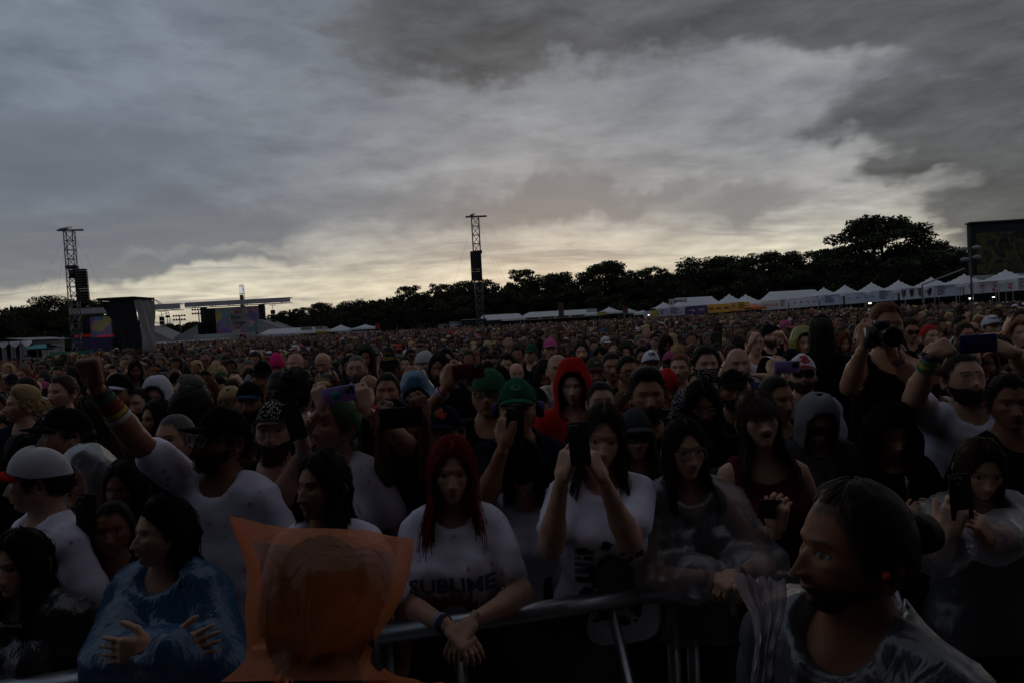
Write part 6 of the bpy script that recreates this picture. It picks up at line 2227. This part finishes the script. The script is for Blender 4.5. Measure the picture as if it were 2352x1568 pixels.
hero(664, 921, 4.55, 'woman with a headband and hair up beside the slim man', sex='f', hair='bun', hcol='db', skin='m', tcol=(.35, .30, .03, 1), head=(10, 4, 0))
hero(702, 905, 4.25, 'person with thick black hair facing away', hair='curlyshort', hcol='k', tcol=BLK, yaw=170, skin='m')
hero(565, 925, 4.6, 'man in black cap with blue sunglasses on the brim', hair='short', hcol='k', hat=('cap', BLK, (.02, .05, .12, 1)), tcol=BLK, skin='m', head=(6, 6, 0), beard=.3)
hero(887, 905, 4.6, 'woman with dark hair tied up and strong brows', sex='f', hair='bun', hcol='k', tcol=BLK, skin='m', head=(6, 0, 0), face={'brow': 1.0, 'cheek': 1.3})
hero(955, 912, 4.9, 'person under a pale blue plastic rain hood', hair='short', hcol='k', hat=('hood', (.16, .36, .52, 1), .05, 1.15), plastic=True, top='poncho', tmat=MILKY, tcol=(.16, .36, .52, 1), head=(6, 12, 0))
hero(846, 893, 5.2, 'bald man bowing his head between two women', hair='bald', tcol=BLK, skin='m', head=(0, 24, 0))
hero(936, 874, 5.9, 'bald man with tanned head turned aside', hair='bald', tcol=BLK, skin='t', head=(-26, 8, 0))
hero(966, 840, 6.2, 'man in a white and dark backwards cap looking sideways', hair='short', hcol='k', hat=('cap', (.4, .4, .42, 1), BLK), capturn=175, tcol=CHAR, head=(-18, 0, 0))
hero(1004, 853, 6.0, 'gaunt man with shoulder-length black hair', hair='long', hcol='k', len=.18, tcol=BLK, skin='t', head=(-8, 0, 0), beard=.2)
hero(838, 826, 7.2, 'person in an olive green hood', hair='short', hcol='k', hat=('hood', (.03, .036, .022, 1), .02, 1.0), top='hoodie', tcol=(.03, .036, .022, 1), head=(6, 0, 0), skin='t')
hero(815, 850, 6.3, 'man with red-tinted glasses and receding hair', hair='buzz', hcol='gr', glasses='wire', tcol=BLK, head=(6, 0, 0), beard=.4)
hero(893, 850, 6.1, 'person in black cap with yellow lettering', hair='short', hcol='k', hat=('cap', BLK, BLK, (*text2d('KORN', .036, 0, .002), '#8a6a16', .008)), tcol=BLK, head=(8, 6, 0), skin='b')
hero(667, 838, 6.6, 'bald man rubbing his cheek beside the bright pink hat', hair='bald', tcol=BLK, head=(-20, 4, 0), w=1.1)
hero(634, 838, 6.9, 'person in a bright pink knitted hat', hair='short', hcol='b', hat=('beanie', (.62, .03, .16, 1)), tcol=CHAR, head=(14, 20, 0))
hero(738, 832, 7.0, 'large bald man looking down', hair='bald', tcol=CHAR, head=(-6, 18, 0), w=1.2, face={'wide': 1.06})
hero(600, 860, 5.9, 'person in a wide black cap below the pink hat', hair='short', hcol='k', hat=('cap', BLK), tcol=BLK, head=(12, 14, 0), skin='m')
hero(1408, 848, 5.9, 'young man with cropped hair and square jaw, dark tee', hair='short', hcol='db', tcol=CHAR, head=(-6, 0, 0), face={'taper': .24}, skin='m')
hero(1371, 858, 5.7, 'person in olive cap with a pale front patch', hair='short', hcol='lb', hat=('cap', (.07, .06, .04, 1), (.06, .05, .035, 1), (*rects([(-.016, -.008, .016, .008)]), '#8c887c', 0)), tcol=BLK, beard=.4, head=(4, 4, 0))
hero(1450, 856, 5.6, 'broad man with dark glasses and a blunt fringe of hair', hair='short', hcol='k', glasses='thick', tcol=BLK, skin='m', w=1.2, head=(10, 4, 0))
hero(1500, 838, 6.4, 'man in white cap with curved black lettering', hair='short', hcol='k', hat=('cap', (.66, .63, .72, 1), (.02, .02, .022, 1), (*text2d('CFK', .036, 0, .002), '#161418', .012)), tcol=BLK, skin='m', head=(0, 6, 0))
hero(1560, 850, 5.8, 'woman with ginger hair pulled back, face turned', sex='f', hair='back', hcol='gin', tcol=BLK, head=(-26, 0, 0))
hero(1535, 880, 5.2, 'person with a bright red backwards cap, head lowered', hair='short', hcol='b', hat=('cap', (.45, .02, .02, 1)), capturn=180, tcol=BLK, head=(10, 26, 0))
hero(1266, 803, 8.4, 'person in a bright pink cap', hair='short', hcol='k', hat=('cap', (.55, .10, .25, 1)), tcol=CHAR, head=(4, 4, 0))
hero(1336, 812, 8.0, 'bearded man with long centre-parted hair', hair='long', hcol='b', beard=.6, len=.16, tcol=CHAR, head=(-6, 0, 0))
hero(1852, 790, 7.4, 'person in a yellow rain hood', hair='short', hcol='k', hat=('hood', (.42, .40, .03, 1), .03, 1.1), plastic=True, top='poncho', tmat=MILKY, tcol=(.42, .40, .03, 1), head=(-4, 4, 0))
hero(1775, 774, 7.6, 'bearded man in black knitted hat', hair='short', hcol='k', hat=('beanie', BLK), beard=.9, tcol=BLK, head=(0, 0, 0))
hero(1823, 836, 6.0, 'person in black beanie seen from above the violet phone', hair='short', hcol='k', hat=('beanie', (.008, .008, .009, 1)), tcol=BLK, head=(10, 24, 0))
hero(1742, 790, 7.2, 'man holding a black phone before his face, white tee', hair='buzz', hcol='db', tcol=WHT_VIOLET_LIT, glasses='wire', l='up', r='up', head=(0, 2, 0))
hero(1885, 768, 5.6, 'tall dark figure with very long black hair, back to the stage', hair='long', hcol='k', len=.55, tcol=BLK, yaw=160, raised=.22, w=1.1)
hero(1988, 778, 8.2, 'person in a pale bucket-shaped cap left of the photographer', hair='short', hcol='gr', hat=('beanie', (.34, .32, .28, 1)), tcol=CHAR, head=(-4, 10, 0))
hero(2290, 752, 8.2, 'man in white cap with dark print and brim behind the reflective phone', hair='short', hcol='k', hat=('cap', (.55, .53, .60, 1), (.02, .02, .03, 1), (*text2d('OREGON', .024, 0, .001), '#3a3550', .01)), tcol=BLK, head=(2, 4, 0))
hero(2150, 776, 7.6, 'man with a red headband and grey hair', hair='short', hcol='gr', hat=('bandana', (.40, .03, .02, 1)), tcol=CHAR, head=(4, 0, 0))
hero(2230, 772, 8.0, 'man in glasses with a wide tanned face', hair='quiff', hcol='b', glasses='wire', tcol=NAVY, skin='m', head=(0, 0, 0))

# --- ear defenders on the green-capped man
_r, _b, _hx, _R = ED
for _s in (-1, 1):
    _t = MB()
    _t.tube([(_s * .082, .012, -.008), (_s * .090, .012, -.008), (_s * .108, .012, -.008), (_s * .114, .012, -.008)], [.030, .036, .036, .024], 16)
    obj('ear_cup', mesh_from('ear_cup', _hx(np.concatenate(_t.V)), _t.F, True, print_mat('#2a1c5e')), _r)

# --- man in the pit, in profile right in front of the camera
PM = hero(1855, 1278, 1.30, 'man in profile close to the camera, slicked-back dark hair, clear poncho', hair='bun', hcol='db', top='poncho', tmat=CLEAR, tcol=(.42, .43, .45, 1),
          under=(.012, .012, .014, 1), yaw=-66, head=(-18, 2, 0), h=.014, w=1.22, thick=.012, line=.012, l='down', r='down', face={'nose': 1.08, 'taper': .26, 'stubble': .7}, skin='t')
_r, _b, _hx, _R = PM
_t = MB()
_t.tube([(.074, .008, -.016), (.086, .006, -.016), (.092, .006, -.016)], [.006, .0075, .004], 10)
obj('ear_plug', mesh_from('ear_plug', _hx(np.concatenate(_t.V)), _t.F, True, print_mat('#d8541a')), _r)
_t = MB()                                       # the drawn-up tie of the poncho round his neck
_a = np.linspace(0, 2 * math.pi, 25)
_t.tube(np.stack([.098 * np.cos(_a), -.02 + .088 * np.sin(_a), 1.455 + .035 * np.sin(_a) + .004 * np.sin(_a * 9)], 1), .007, 6, False)
obj('neck_tie', mesh_from('neck_tie', np.concatenate(_t.V), _t.F, True, MILKY), _r, (.30, .30, .36, 1))


def in_root(root, pts):
    yaw = root.rotation_euler[2]
    s = root.scale[0]
    Rm = np.array(Matrix.Rotation(-yaw, 3, 'Z'))
    return (np.asarray(pts, float) - np.array(root.location)) @ Rm.T / s


# gathered frill of plastic hanging in front of his chest
_V, _F = [], []
_rf = np.random.default_rng(9)
_ph = _rf.uniform(0, 6, 8)
for _i in range(22):
    _f = _i / 21
    for _j in range(41):
        _g = _j / 40
        _wd = np.interp(_f, [0, .12, .35, .6, 1], [1.0, .95, .62, .34, .42])
        _xx = np.interp(_f, [0, .35, 1], [1748, 1765, 1752]) + 118 * (_g - .5) * _wd + 5 * math.sin(_g * 17 + _ph[0])
        _yy = 1318 + 14 * _g + 5 * math.sin(_g * 31 + _ph[1]) * (1 - _f) + 250 * _f
        _dd = 1.28 + (.016 * (1 - _f) + .007) * math.sin(_g * 34 + 2.5 * math.sin(_g * 9 + _ph[2]) + 3 * _f) + .008 * math.sin(_g * 71 + _f * 9 + _ph[3]) + .006 * math.sin(_f * 26 + _g * 5) + .04 * (_g - .5) ** 2
        _V.append(P(_xx, _yy, _dd))
for _i in range(21):
    for _j in range(40):
        _F.append((_i * 41 + _j, _i * 41 + _j + 1, (_i + 1) * 41 + _j + 1, (_i + 1) * 41 + _j))
obj('poncho_frill', mesh_from('poncho_frill', in_root(_r, _V), np.array(_F), True, MILKY), _r, (.52, .46, .52, 1))

# --- person right in front of the camera under an orange plastic hood
OP = hero(786, 1372, 1.30, 'person under a translucent orange plastic hood seen from behind, close to the camera', hair='short', hcol='k', hat=('beanie', (.006, .006, .007, 1)), top='poncho', tmat=ORANGE, tcol=(.7, .2, .05, 1), under=(.01, .01, .012, 1), yaw=178, skin='d', h=.014)  # black beanie and dark skin added to darken the hood's inside
_r = OP[0]
_rows = [(0, 527, 950), (.06, 531, 949), (.13, 541, 948), (.22, 556, 944), (.33, 567, 938), (.45, 570, 926), (.57, 562, 908), (.69, 562, 886), (.80, 566, 864), (.90, 568, 850), (.97, 560, 850), (1.03, 540, 866), (1.10, 505, 895)]
_tx = [527, 545, 575, 620, 680, 760, 840, 900, 950]
_ty = [1184, 1187, 1194, 1206, 1212, 1212, 1216, 1230, 1236]
_na = 56
_r8 = np.random.default_rng(5)
_V = []
for _k, (_t0, _xl, _xr) in enumerate(_rows):
    for _j in range(_na):
        _a = 2 * math.pi * _j / _na
        _px = (_xl + _xr) / 2 + (_xr - _xl) / 2 * math.copysign(abs(math.cos(_a)) ** .8, math.cos(_a))
        _top = np.interp(_px, _tx, _ty)
        _py = _top + (1530 - _top) * _t0
        _dep = np.interp(_t0, [0, .06, .2, .4, .7, .9, 1.0, 1.1], [.004, .035, .085, .125, .13, .115, .12, .16])
        _side = 1.4 if math.sin(_a) < 0 else 1.25
        _cr = .008 * math.sin(_px * .055 + _t0 * 5 + 1.5 * math.sin(_t0 * 7)) + .007 * math.sin(_px * .12 - _t0 * 13 + 1) + .005 * math.sin(_px * .03 + _t0 * 24) + .004 * math.sin(_px * .2 + _t0 * 31)
        _V.append(P(_px, _py, 1.215 + _dep * math.sin(_a) * _side + _cr * min(1, _t0 * 6)))
_F = []
for _k in range(len(_rows) - 1):
    for _j in range(_na):
        _am = 2 * math.pi * (_j + .5) / _na
        if math.sin(_am) > .62 and 2 <= _k <= 7:
            continue
        _F.append((_k * _na + _j, _k * _na + (_j + 1) % _na, (_k + 1) * _na + (_j + 1) % _na, (_k + 1) * _na + _j))
_o = obj('hood', mesh_from('hood', in_root(_r, _V), np.array(_F), True, ORANGE), _r)
_md = _o.modifiers.new('smooth', 'SUBSURF')
_md.levels = _md.render_levels = 1

# --- the photographer's camera and what the two raised people stand on
pc = empty('photo_camera', P(2026, 772, 3.40), math.radians(-8))
tag(pc, 'black camera with a wide lens held by the photographer in the vest', 'camera')
_t = MB(); _t.box((0, .02, 0), (.145, .055, .095)); _t.box((-.062, -.005, -.006), (.035, .06, .10)); _t.build('camera_body', BLACKP, pc)
_t = MB(); _t.box((0, .012, .060), (.060, .060, .034)); _t.build('viewfinder_hump', BLACKP, pc)
_t = MB(); _t.tube([(0, -.005, -.003), (0, -.05, -.003), (0, -.055, -.003), (0, -.12, -.003), (0, -.135, -.003)], [.036, .036, .041, .043, .046], 24, False); _o = _t.build('lens_barrel', BLACKP, pc, True)
_t = MB(); _t.disc((0, -.118, -.003), .040, 24, 1); _t.build('front_glass', GLASS_DARK, _o)
_t = MB(); _t.tube([(.03, .015, .05), (.03, .015, .058)], .011, 12); _t.build('dial', BLACKP, pc)
for (_x, _y, _d, _loc, _S), _hh, _lb in ((HEROES[[i for i, h in enumerate(HEROES) if abs(h[0] - 2052) < 1][0]], .36, 'black equipment case the photographer stands on'), (HEROES[[i for i, h in enumerate(HEROES) if abs(h[0] - 1885) < 1][0]], .22, 'low black equipment case under the figure with very long hair')):
    _c = empty('equipment_case', (_loc.x, _loc.y, 0))
    tag(_c, _lb, 'case')
    _t = MB(); _t.box((0, 0, _hh / 2 - .01), (.62, .42, _hh - .022)); _t.build('case_body', BLACKP, _c)
    _t = MB(); _t.box((0, 0, _hh - .010), (.64, .44, .018)); _t.build('lid', BLACKP, _c)
    for _sx in (-1, 1):
        _t = MB(); _t.box((_sx * .32, 0, _hh * .55), (.02, .14, .03)); _t.build('handle', METAL, _c)

# ------------------------------------------------------------------ crowd barrier along the pit
PERF = plain('barrier_sheet', (.030, .030, .036), .45, .6, var=.3, scale=40)
_line = [(-2.95, 1.87), (-1.75, 2.15), (-.55, 2.42), (.62, 2.69), (1.80, 2.84)]
_bl = ['steel crowd barrier section at the picture edge below the straight black hair', 'steel crowd barrier section in front of the blue poncho', 'steel crowd barrier section the red-haired woman and tattooed woman lean on',
       'steel crowd barrier section beside the man in profile', 'steel crowd barrier section below the woman under the clear hood']
for _i in range(4):
    (x0, y0), (x1, y1) = _line[_i], _line[_i + 1]
    L = math.hypot(x1 - x0, y1 - y0)
    b = empty('crowd_barrier', ((x0 + x1) / 2, (y0 + y1) / 2, 0), math.atan2(y1 - y0, x1 - x0))
    tag(b, _bl[_i], 'barrier', 'crowd barrier sections along the pit')
    t = MB(); t.tube([(-L / 2 + .008, 0, 1.10), (L / 2 - .008, 0, 1.10)], .036, 16); t.build('top_rail', METAL, b, True)
    for sx in (-1, 1):
        t = MB(); t.box((sx * (L / 2 - .04), .015, .545), (.05, .03, 1.06)); t.build('post', METAL, b)
        t = MB()
        a0, a1 = np.array([sx * (L / 2 - .30), -.012, 1.07]), np.array([sx * (L / 2 - .26), -.62, .03])
        t.tube([a0, a1], .022, 4); t.build('brace', METAL, b)
    t = MB(); t.box((0, .03, .60), (L - .14, .004, .97)); t.build('sheet', PERF, b)
    t = MB(); t.box((0, .0, .15), (L - .13, .03, .04)); t.build('crossbar', METAL, b)
    t = MB(); t.box((0, -.32, .008), (L - .02, .70, .006)); t.build('foot_plate', METAL, b)
# ------------------------------------------------------------------ the ranks behind: individuals
rr = np.random.default_rng(23)
SHIRTS = [('black', BLK, 12), ('charcoal', CHAR, 5), ('white', (.55, .54, .58, 1), 3), ('navy', NAVY, 3), ('grey', GREY, 3), ('dark red', (.10, .008, .008, 1), 2), ('olive', (.035, .036, .018, 1), 2), ('orange', (.45, .10, .015, 1), 1), ('blue', (.02, .05, .16, 1), 1), ('teal', (.01, .09, .10, 1), 1), ('yellow', (.40, .32, .03, 1), 1), ('purple', (.06, .015, .09, 1), 1)]
HATS = [('black', BLK, 9), ('navy', NAVY, 2), ('white', (.55, .54, .58, 1), 2), ('red', RED, .8), ('grey', GREY, 2), ('green', (.02, .08, .04, 1), .5), ('tan', (.14, .10, .06, 1), 2), ('pink', (.35, .06, .14, 1), .4), ('lime', (.16, .24, .03, 1), .3), ('blue', (.03, .06, .18, 1), .8)]
HAIRS = [('black', 'k', 5), ('dark brown', 'db', 5), ('brown', 'b', 4), ('light brown', 'lb', 2), ('blond', 'bl', 2), ('ginger', 'gin', 1), ('grey', 'gr', 1)]
SKINS = [('l', 6), ('m', 5), ('t', 3), ('b', 2), ('d', 1)]


def pick(tb):
    w = np.array([x[-1] for x in tb], float)
    return tb[rr.choice(len(tb), p=w / w.sum())]


TPL = []


def tpl(desc, weight, **q):
    TPL.append((desc, weight, q))


tpl('man with short {h} hair in {s} tee', 5, hair='short')
tpl('man with spiked {h} hair in {s} tee', 2, hair='spiky')
tpl('bearded man with {h} hair in {s} tee', 4, hair='quiff', beard=.8, w=1.1)
tpl('heavy bearded man with {h} hair in {s} top', 2, hair='short', beard=1.1, w=1.28, face={'wide': 1.06})
tpl('bald man in {s} tee', 2, hair='bald')
tpl('bald bearded man in {s} tee', 2, hair='bald', beard=.8, w=1.15)
tpl('man in glasses with {h} hair and {s} tee', 3, hair='short', glasses='thick')
tpl('woman with long {h} hair in {s} top', 5, sex='f', hair='long', len=.3)
tpl('woman with wavy {h} hair in {s} top', 3, sex='f', hair='longwavy', len=.28)
tpl('woman with {h} fringe in {s} top', 2, sex='f', hair='bangs', len=.24)
tpl('woman with tied-back {h} hair in {s} top', 3, sex='f', hair='bun')
tpl('woman in glasses with {h} hair and {s} top', 2, sex='f', hair='long', len=.22, glasses='round')
tpl('person with curly {h} hair in {s} tee', 3, hair='curly', len=.12)
tpl('person in {c} cap and {s} tee', 6, hair='short', hat=('cap', BLK))
tpl('bearded person in {c} cap and {s} tee', 4, hair='short', hat=('cap', BLK), beard=.8, w=1.12)
tpl('person in {c} cap worn backwards and {s} tee', 2, hair='short', hat=('cap', BLK), capturn=180)
tpl('woman in {c} cap with {h} hair and {s} top', 2, sex='f', hair='long', len=.25, hat=('cap', BLK))
tpl('person in {c} knitted hat and {s} hoodie', 2, hair='short', hat=('beanie', BLK), top='hoodie')
tpl('person with hood up in {s} hoodie', 2, hair='short', hat=('hood', BLK, .02, 1.0), top='hoodie', same=True)
tpl('man in sunglasses with {h} hair and {s} tee', 2, hair='quiff', glasses='sun')
tpl('person holding a phone up, {h} hair, {s} tee', 2, hair='short', l='up', r='up')
tpl('person shading eyes with raised arms, {h} hair, {s} tee', 1, hair='short', l='head', r='head')
tpl('man with long {h} hair and beard in {s} tee', 2, hair='long', len=.2, beard=.6)
PROTO = {}


def copy_person(src, loc, S, yaw):
    c = src.copy()
    COL.objects.link(c)
    c.location = loc
    c.rotation_euler = (0, 0, yaw)
    c.scale = (S / 1.75,) * 3
    m = {}
    for ch in src.children:
        k = ch.copy()
        COL.objects.link(k)
        k.parent = c
        for g in ch.children:
            g2 = g.copy()
            COL.objects.link(g2)
            g2.parent = k
    return c


def dmax(x):
    return float(np.interp(x, [-200, 110, 120, 345, 360, 1000, 1450, 1560, 1750, 2000, 2352, 2600], [23, 23, 32, 32, 94, 98, 92, 86, 80, 66, 49, 44]))


cand = []
y = 3.1
row = 0
while y < 100:
    st = .43 + .005 * y
    half = y * .80 + .8
    n = int(2 * half / st)
    for i in range(n):
        X = -half + (i + .5 * (row % 2)) * st + rr.normal() * .10
        Y = y + rr.normal() * .09
        cand.append((X, Y))
    y += .42 + .0078 * y
    row += 1
HP = np.array([(h[3].x, h[3].y) for h in HEROES])
used = []
sel, far = [], []
for X, Y in sorted(cand, key=lambda c: c[1]):
    S = float(np.clip(rr.normal(1.71, .105), 1.48, 1.96))
    ze = S / 1.75 * 1.632
    px, py, dz = pix((X, Y - .08, ze))
    if px < -40 or px > 2392 or Y > dmax(px):
        continue
    if Y < 14:
        if np.min((HP[:, 0] - X) ** 2 + ((HP[:, 1] - Y) * 1.0) ** 2) < .40 ** 2:
            continue
        bad = False
        hw = .25 * FP / Y
        top = py - .13 * FP / Y
        for hx_, hy_, hd, hl, hS in HEROES:
            m = .085 * FP / hd
            if hl.y > Y + .05 and abs(hx_ - px) < (hw * .55 + m) and hy_ + m * .9 > top:
                bad = True
            if hl.y > Y + .05 and abs(hx_ - px) < (hw + m * .4) and hy_ - m > py:
                bad = True
        if bad and Y < 9.5:
            continue
    (sel if len(sel) < 300 - len(HEROES) else far).append((X, Y, S, px, py))
for i, (X, Y, S, px, py) in enumerate(sel):
    near = Y < 6.2
    w = np.array([t[1] for t in TPL], float)
    k = int(rr.choice(len(TPL), p=w / w.sum()))
    desc, _, q = TPL[k]
    sn, scol, _ = pick(SHIRTS)
    hn, hcol, _ = pick(HAIRS)
    cn, ccol, _ = pick(HATS)
    sk = pick(SKINS)[0]
    yaw = math.radians(rr.normal(0, 13) + math.degrees(math.atan2(X, Y)) * -.35)
    key = (k, near)
    loc = (X, Y, 0)
    lb = desc.format(h=hn, s=sn, c=cn)
    if key not in PROTO:
        p = dict(q, lod=1 if near else 2, n=38 if near else 28, h=.030 if near else .040, seed=100 + k, head=(rr.normal(0, 8), rr.normal(2, 5), 0))
        o = make_person(p, lb, loc, S, yaw)[0]
        PROTO[key] = o
    else:
        o = copy_person(PROTO[key], loc, S, yaw)
    for ch in o.children:
        nme = ch.name.split('.')[0]
        if nme == 'body':
            ch.color = lin(SK[sk])
        elif nme in ('shirt', 'tank_top', 'hoodie'):
            ch.color = scol
        elif nme in ('hair', 'beard'):
            ch.color = HC[hcol]
        elif nme in ('cap', 'beanie'):
            ch.color = ccol
            for g in ch.children:
                g.color = ccol if rr.random() < .75 else BLK
        elif nme == 'hood':
            ch.color = scol
    tag(o, lb, 'person', GROUP)
    used.append((o, lb, px, py, Y))

# each label names a neighbour one can find, so that it points at one person only
LM = [(1036, 'the red-haired woman'), (1380, 'the tattooed woman with the violet phone'), (1590, 'the woman in round glasses'), (455, 'the shouting man'), (618, 'the patterned cap'), (728, 'the green-haired woman'), (828, 'the red bandana'), (1118, 'the backwards green cap'),
      (1187, 'the violet ear defenders'), (1387, 'the smiling woman in thin glasses'), (1466, 'the grey cap and sunglasses'), (1494, 'the tall bearded man'), (1315, 'the red hood'), (1286, 'the whitish poncho'), (1620, 'the curly man in glasses'), (1692, 'the man with the goatee'),
      (1703, 'the bald man in blue'), (1630, 'the bandana mask'), (1764, 'the singing woman'), (1849, 'the red and white trucker cap'), (1890, 'the man touching his ear'), (2052, 'the raised photographer'), (2244, 'the man with the reflective phone'), (2057, 'the black hoodie'),
      (395, 'the spiky-haired older man'), (300, 'the laughing woman'), (16, 'the blond man in profile'), (100, 'the cap with tiny badge'), (474, 'the mass of black hair'), (631, 'the slim dark-skinned man'), (955, 'the pale blue rain hood'), (936, 'the tanned bald man'),
      (838, 'the olive hood'), (893, 'the yellow-lettered cap'), (634, 'the bright pink knitted hat'), (738, 'the large bald man'), (1408, 'the square-jawed young man'), (1500, 'the white lettered cap'), (1560, 'the ginger woman'), (1266, 'the bright pink cap'), (1336, 'the centre-parted bearded man'),
      (1852, 'the yellow rain hood'), (1775, 'the bearded man in knitted hat'), (1885, 'the very long dark hair'), (2150, 'the red headband'), (2290, 'the printed white cap'), (2230, 'the tanned man in glasses')]
LMK = []
for hx_, nmx in LM:
    h = min(HEROES, key=lambda q_: abs(q_[0] - hx_) + (50 if (nmx == 'the red headband' and q_[1] > 800) else 0))
    LMK.append((h[0], h[1], nmx))
taken = set()
for o, lb, px, py, Y in used:
    order = sorted(LMK, key=lambda m: (m[0] - px) ** 2 + ((m[1] - py) * 1.6) ** 2)
    done = False
    for rank in ('', 'farther ', 'much farther '):
        for mx, my, nmx in order[:7]:
            dxp, dyp = px - mx, py - my
            if abs(dxp) > 1.3 * abs(dyp):
                rel = 'right of' if dxp > 0 else 'left of'
            else:
                rel = ('above' if dyp < 0 else 'below') if abs(dxp) < .4 * abs(dyp) else (('above ' if dyp < 0 else 'below ') + ('right of' if dxp > 0 else 'left of'))
            full = f'{lb}, {rank}{rel} {nmx}'
            if len(full.split()) <= 16 and full not in taken:
                taken.add(full)
                o['label'] = full
                done = True
                break
        if done:
            break

# ------------------------------------------------------------------ the rest of the crowd, one mass
def crowd_mat():
    m, N, b = bsdf('far_crowd')
    at = N.n('ShaderNodeAttribute', attribute_name='tone')
    N.put(b.inputs['Base Color'], at.outputs['Color'])
    b.inputs['Roughness'].default_value = .75
    b.inputs['Specular IOR Level'].default_value = .25
    return m


def crowd_unit(n, hair_n, tor, sex, style):
    """Low-detail standing figure with a class per vertex (0 skin, 1 dark feature, 2 hair or hat, 3 shirt, 4 trousers)."""
    U, Vv, F = head_grid(n, n, .35)
    if n >= 14:
        hv, hf, hm = make_head(n, {'brow': 1.0, 'scalp': 0})
        cls = np.where(hm[:, 2] > .35, 1, 0)
    else:
        x, y, z = skull(U, Vv, {})
        hv, hf = np.stack([x, y, z], 1), F
        cls = np.zeros(len(hv), int)
        cls[(np.abs(z - .004) < .018) & (np.cos(U) > .3)] = 1
        if style != 'bald' and n < 10:
            top = z > hairline(U)
            cls[top] = 2
            hv = hv * np.where(top, 1.12, 1.0)[:, None]
    parts = [(hv * 1.04 + np.array([0, -.0, 1.632]), hf)]
    C = [cls]
    if style != 'bald' and n >= 10:
        cv, cf = hair_cap(hair_n, {}, .016 if style != 'cap' else .012, .004, .008, 0.0, 3) if style != 'long' else hair_cap(hair_n, {}, .02, .004, .006, -.0, 4)
        parts.append((cv * 1.06 + np.array([0, 0, 1.632]), cf))
        C.append(np.full(len(cv), 2))
    if style == 'cap' and n >= 7:
        bv = np.array([(-.07, -.08, 1.69), (.07, -.08, 1.69), (.055, -.18, 1.675), (-.055, -.18, 1.675)])
        parts.append((bv, np.array([[0, 1, 2, 3]])))
        C.append(np.full(4, 2))
    if style == 'long' and n >= 7:
        k = 6
        a = np.linspace(1.0, 2 * math.pi - 1.0, k)
        lv = np.concatenate([np.stack([.092 * np.sin(a), -.108 * np.cos(a), np.full(k, 1.66)], 1), np.stack([.12 * np.sin(a), -.12 * np.cos(a) + .01, np.full(k, 1.36)], 1)])
        lf = np.array([(j, j + 1, k + j + 1, k + j) for j in range(k - 1)])
        parts.append((lv, lf))
        C.append(np.full(len(lv), 2))
    rings = [(1.57, .050, .050, 0), (1.47, .058, .058, 0), (1.455, .12, .07, 3), (1.40, .205, .085, 3), (1.28, .215, .11, 3), (1.05, .20, .115, 3), (.86, .19, .115, 4), (.5, .15, .10, 4), (.02, .13, .10, 4)]
    if tor < 7:
        rings = [rings[0], rings[2], rings[3], rings[5], rings[8]]
    a = np.linspace(0, 2 * math.pi, tor, endpoint=False)
    V = np.concatenate([np.stack([rx * np.cos(a), .01 + ry * np.sin(a), np.full(tor, z)], 1) for z, rx, ry, c in rings])
    F2 = np.array([(i * tor + j, i * tor + (j + 1) % tor, (i + 1) * tor + (j + 1) % tor, (i + 1) * tor + j) for i in range(len(rings) - 1) for j in range(tor)])
    parts.append((V, F2))
    C.append(np.repeat([c for *_q, c in rings], tor))
    V, F = cat(parts)
    return V / 1.75, F, np.concatenate(C)


UN = [[crowd_unit(16, 12, 8, 'm', s) for s in ('short', 'cap', 'long', 'bald')], [crowd_unit(10, 9, 7, 'm', s) for s in ('short', 'cap', 'long', 'bald')], [crowd_unit(7, 7, 6, 'm', s) for s in ('short', 'cap', 'long', 'bald')], [crowd_unit(6, 6, 4, 'm', s) for s in ('short', 'cap', 'long', 'bald')]]
VV, FF, TT, nb = [], [], [], 0
sk_p = np.array([s[1] for s in SKINS], float)
sk_c = np.array([lin(SK[s[0]])[:3] for s in SKINS])
sh_p = np.array([s[2] for s in SHIRTS], float)
sh_c = np.array([s[1][:3] for s in SHIRTS])
ha_p = np.array([s[2] for s in HAIRS], float)
ha_c = np.array([HC[s[1]][:3] for s in HAIRS])
ht_p = np.array([s[2] for s in HATS], float)
ht_c = np.array([s[1][:3] for s in HATS])
for X, Y, S, px, py in far:
    st = int(rr.choice(4, p=[.42, .26, .24, .08]))
    lod = 0 if Y < 14 else 1 if Y < 22 else 2 if Y < 40 else 3
    v, f, c = UN[lod][st]
    yaw = rr.normal(0, .35)
    cz, sz = math.cos(yaw), math.sin(yaw)
    tilt = rr.normal(.02, .03)
    w = S * np.array([v[:, 0] * cz - v[:, 1] * sz, v[:, 0] * sz + v[:, 1] * cz + tilt * v[:, 2], v[:, 2]]).T + np.array([X, Y, 0])
    pal = np.zeros((5, 3))
    pal[0] = sk_c[rr.choice(len(sk_c), p=sk_p / sk_p.sum())] * rr.uniform(.48, .80)
    pal[1] = pal[0] * .25
    pal[2] = ha_c[rr.choice(len(ha_c), p=ha_p / ha_p.sum())] if st != 1 else ht_c[rr.choice(len(ht_c), p=ht_p / ht_p.sum())]
    pal[3] = sh_c[rr.choice(len(sh_c), p=sh_p / sh_p.sum())]
    pal[4] = (.02, .022, .03)
    VV.append(w)
    FF.append(f + nb)
    TT.append(pal[c])
    nb += len(w)
o = obj('crowd', mesh_from('crowd', np.concatenate(VV), np.concatenate(FF), True, crowd_mat(), {'tone': np.concatenate(TT)}))
tag(o, 'dense festival crowd packed back to the tents and trees', 'crowd', None, 'stuff')
print('INDIVIDUALS', len(HEROES) + len(sel), 'MASS', len(far), 'TRIS', 2 * sum(len(f) for f in FF), 'last individual at', sel[-1][1])
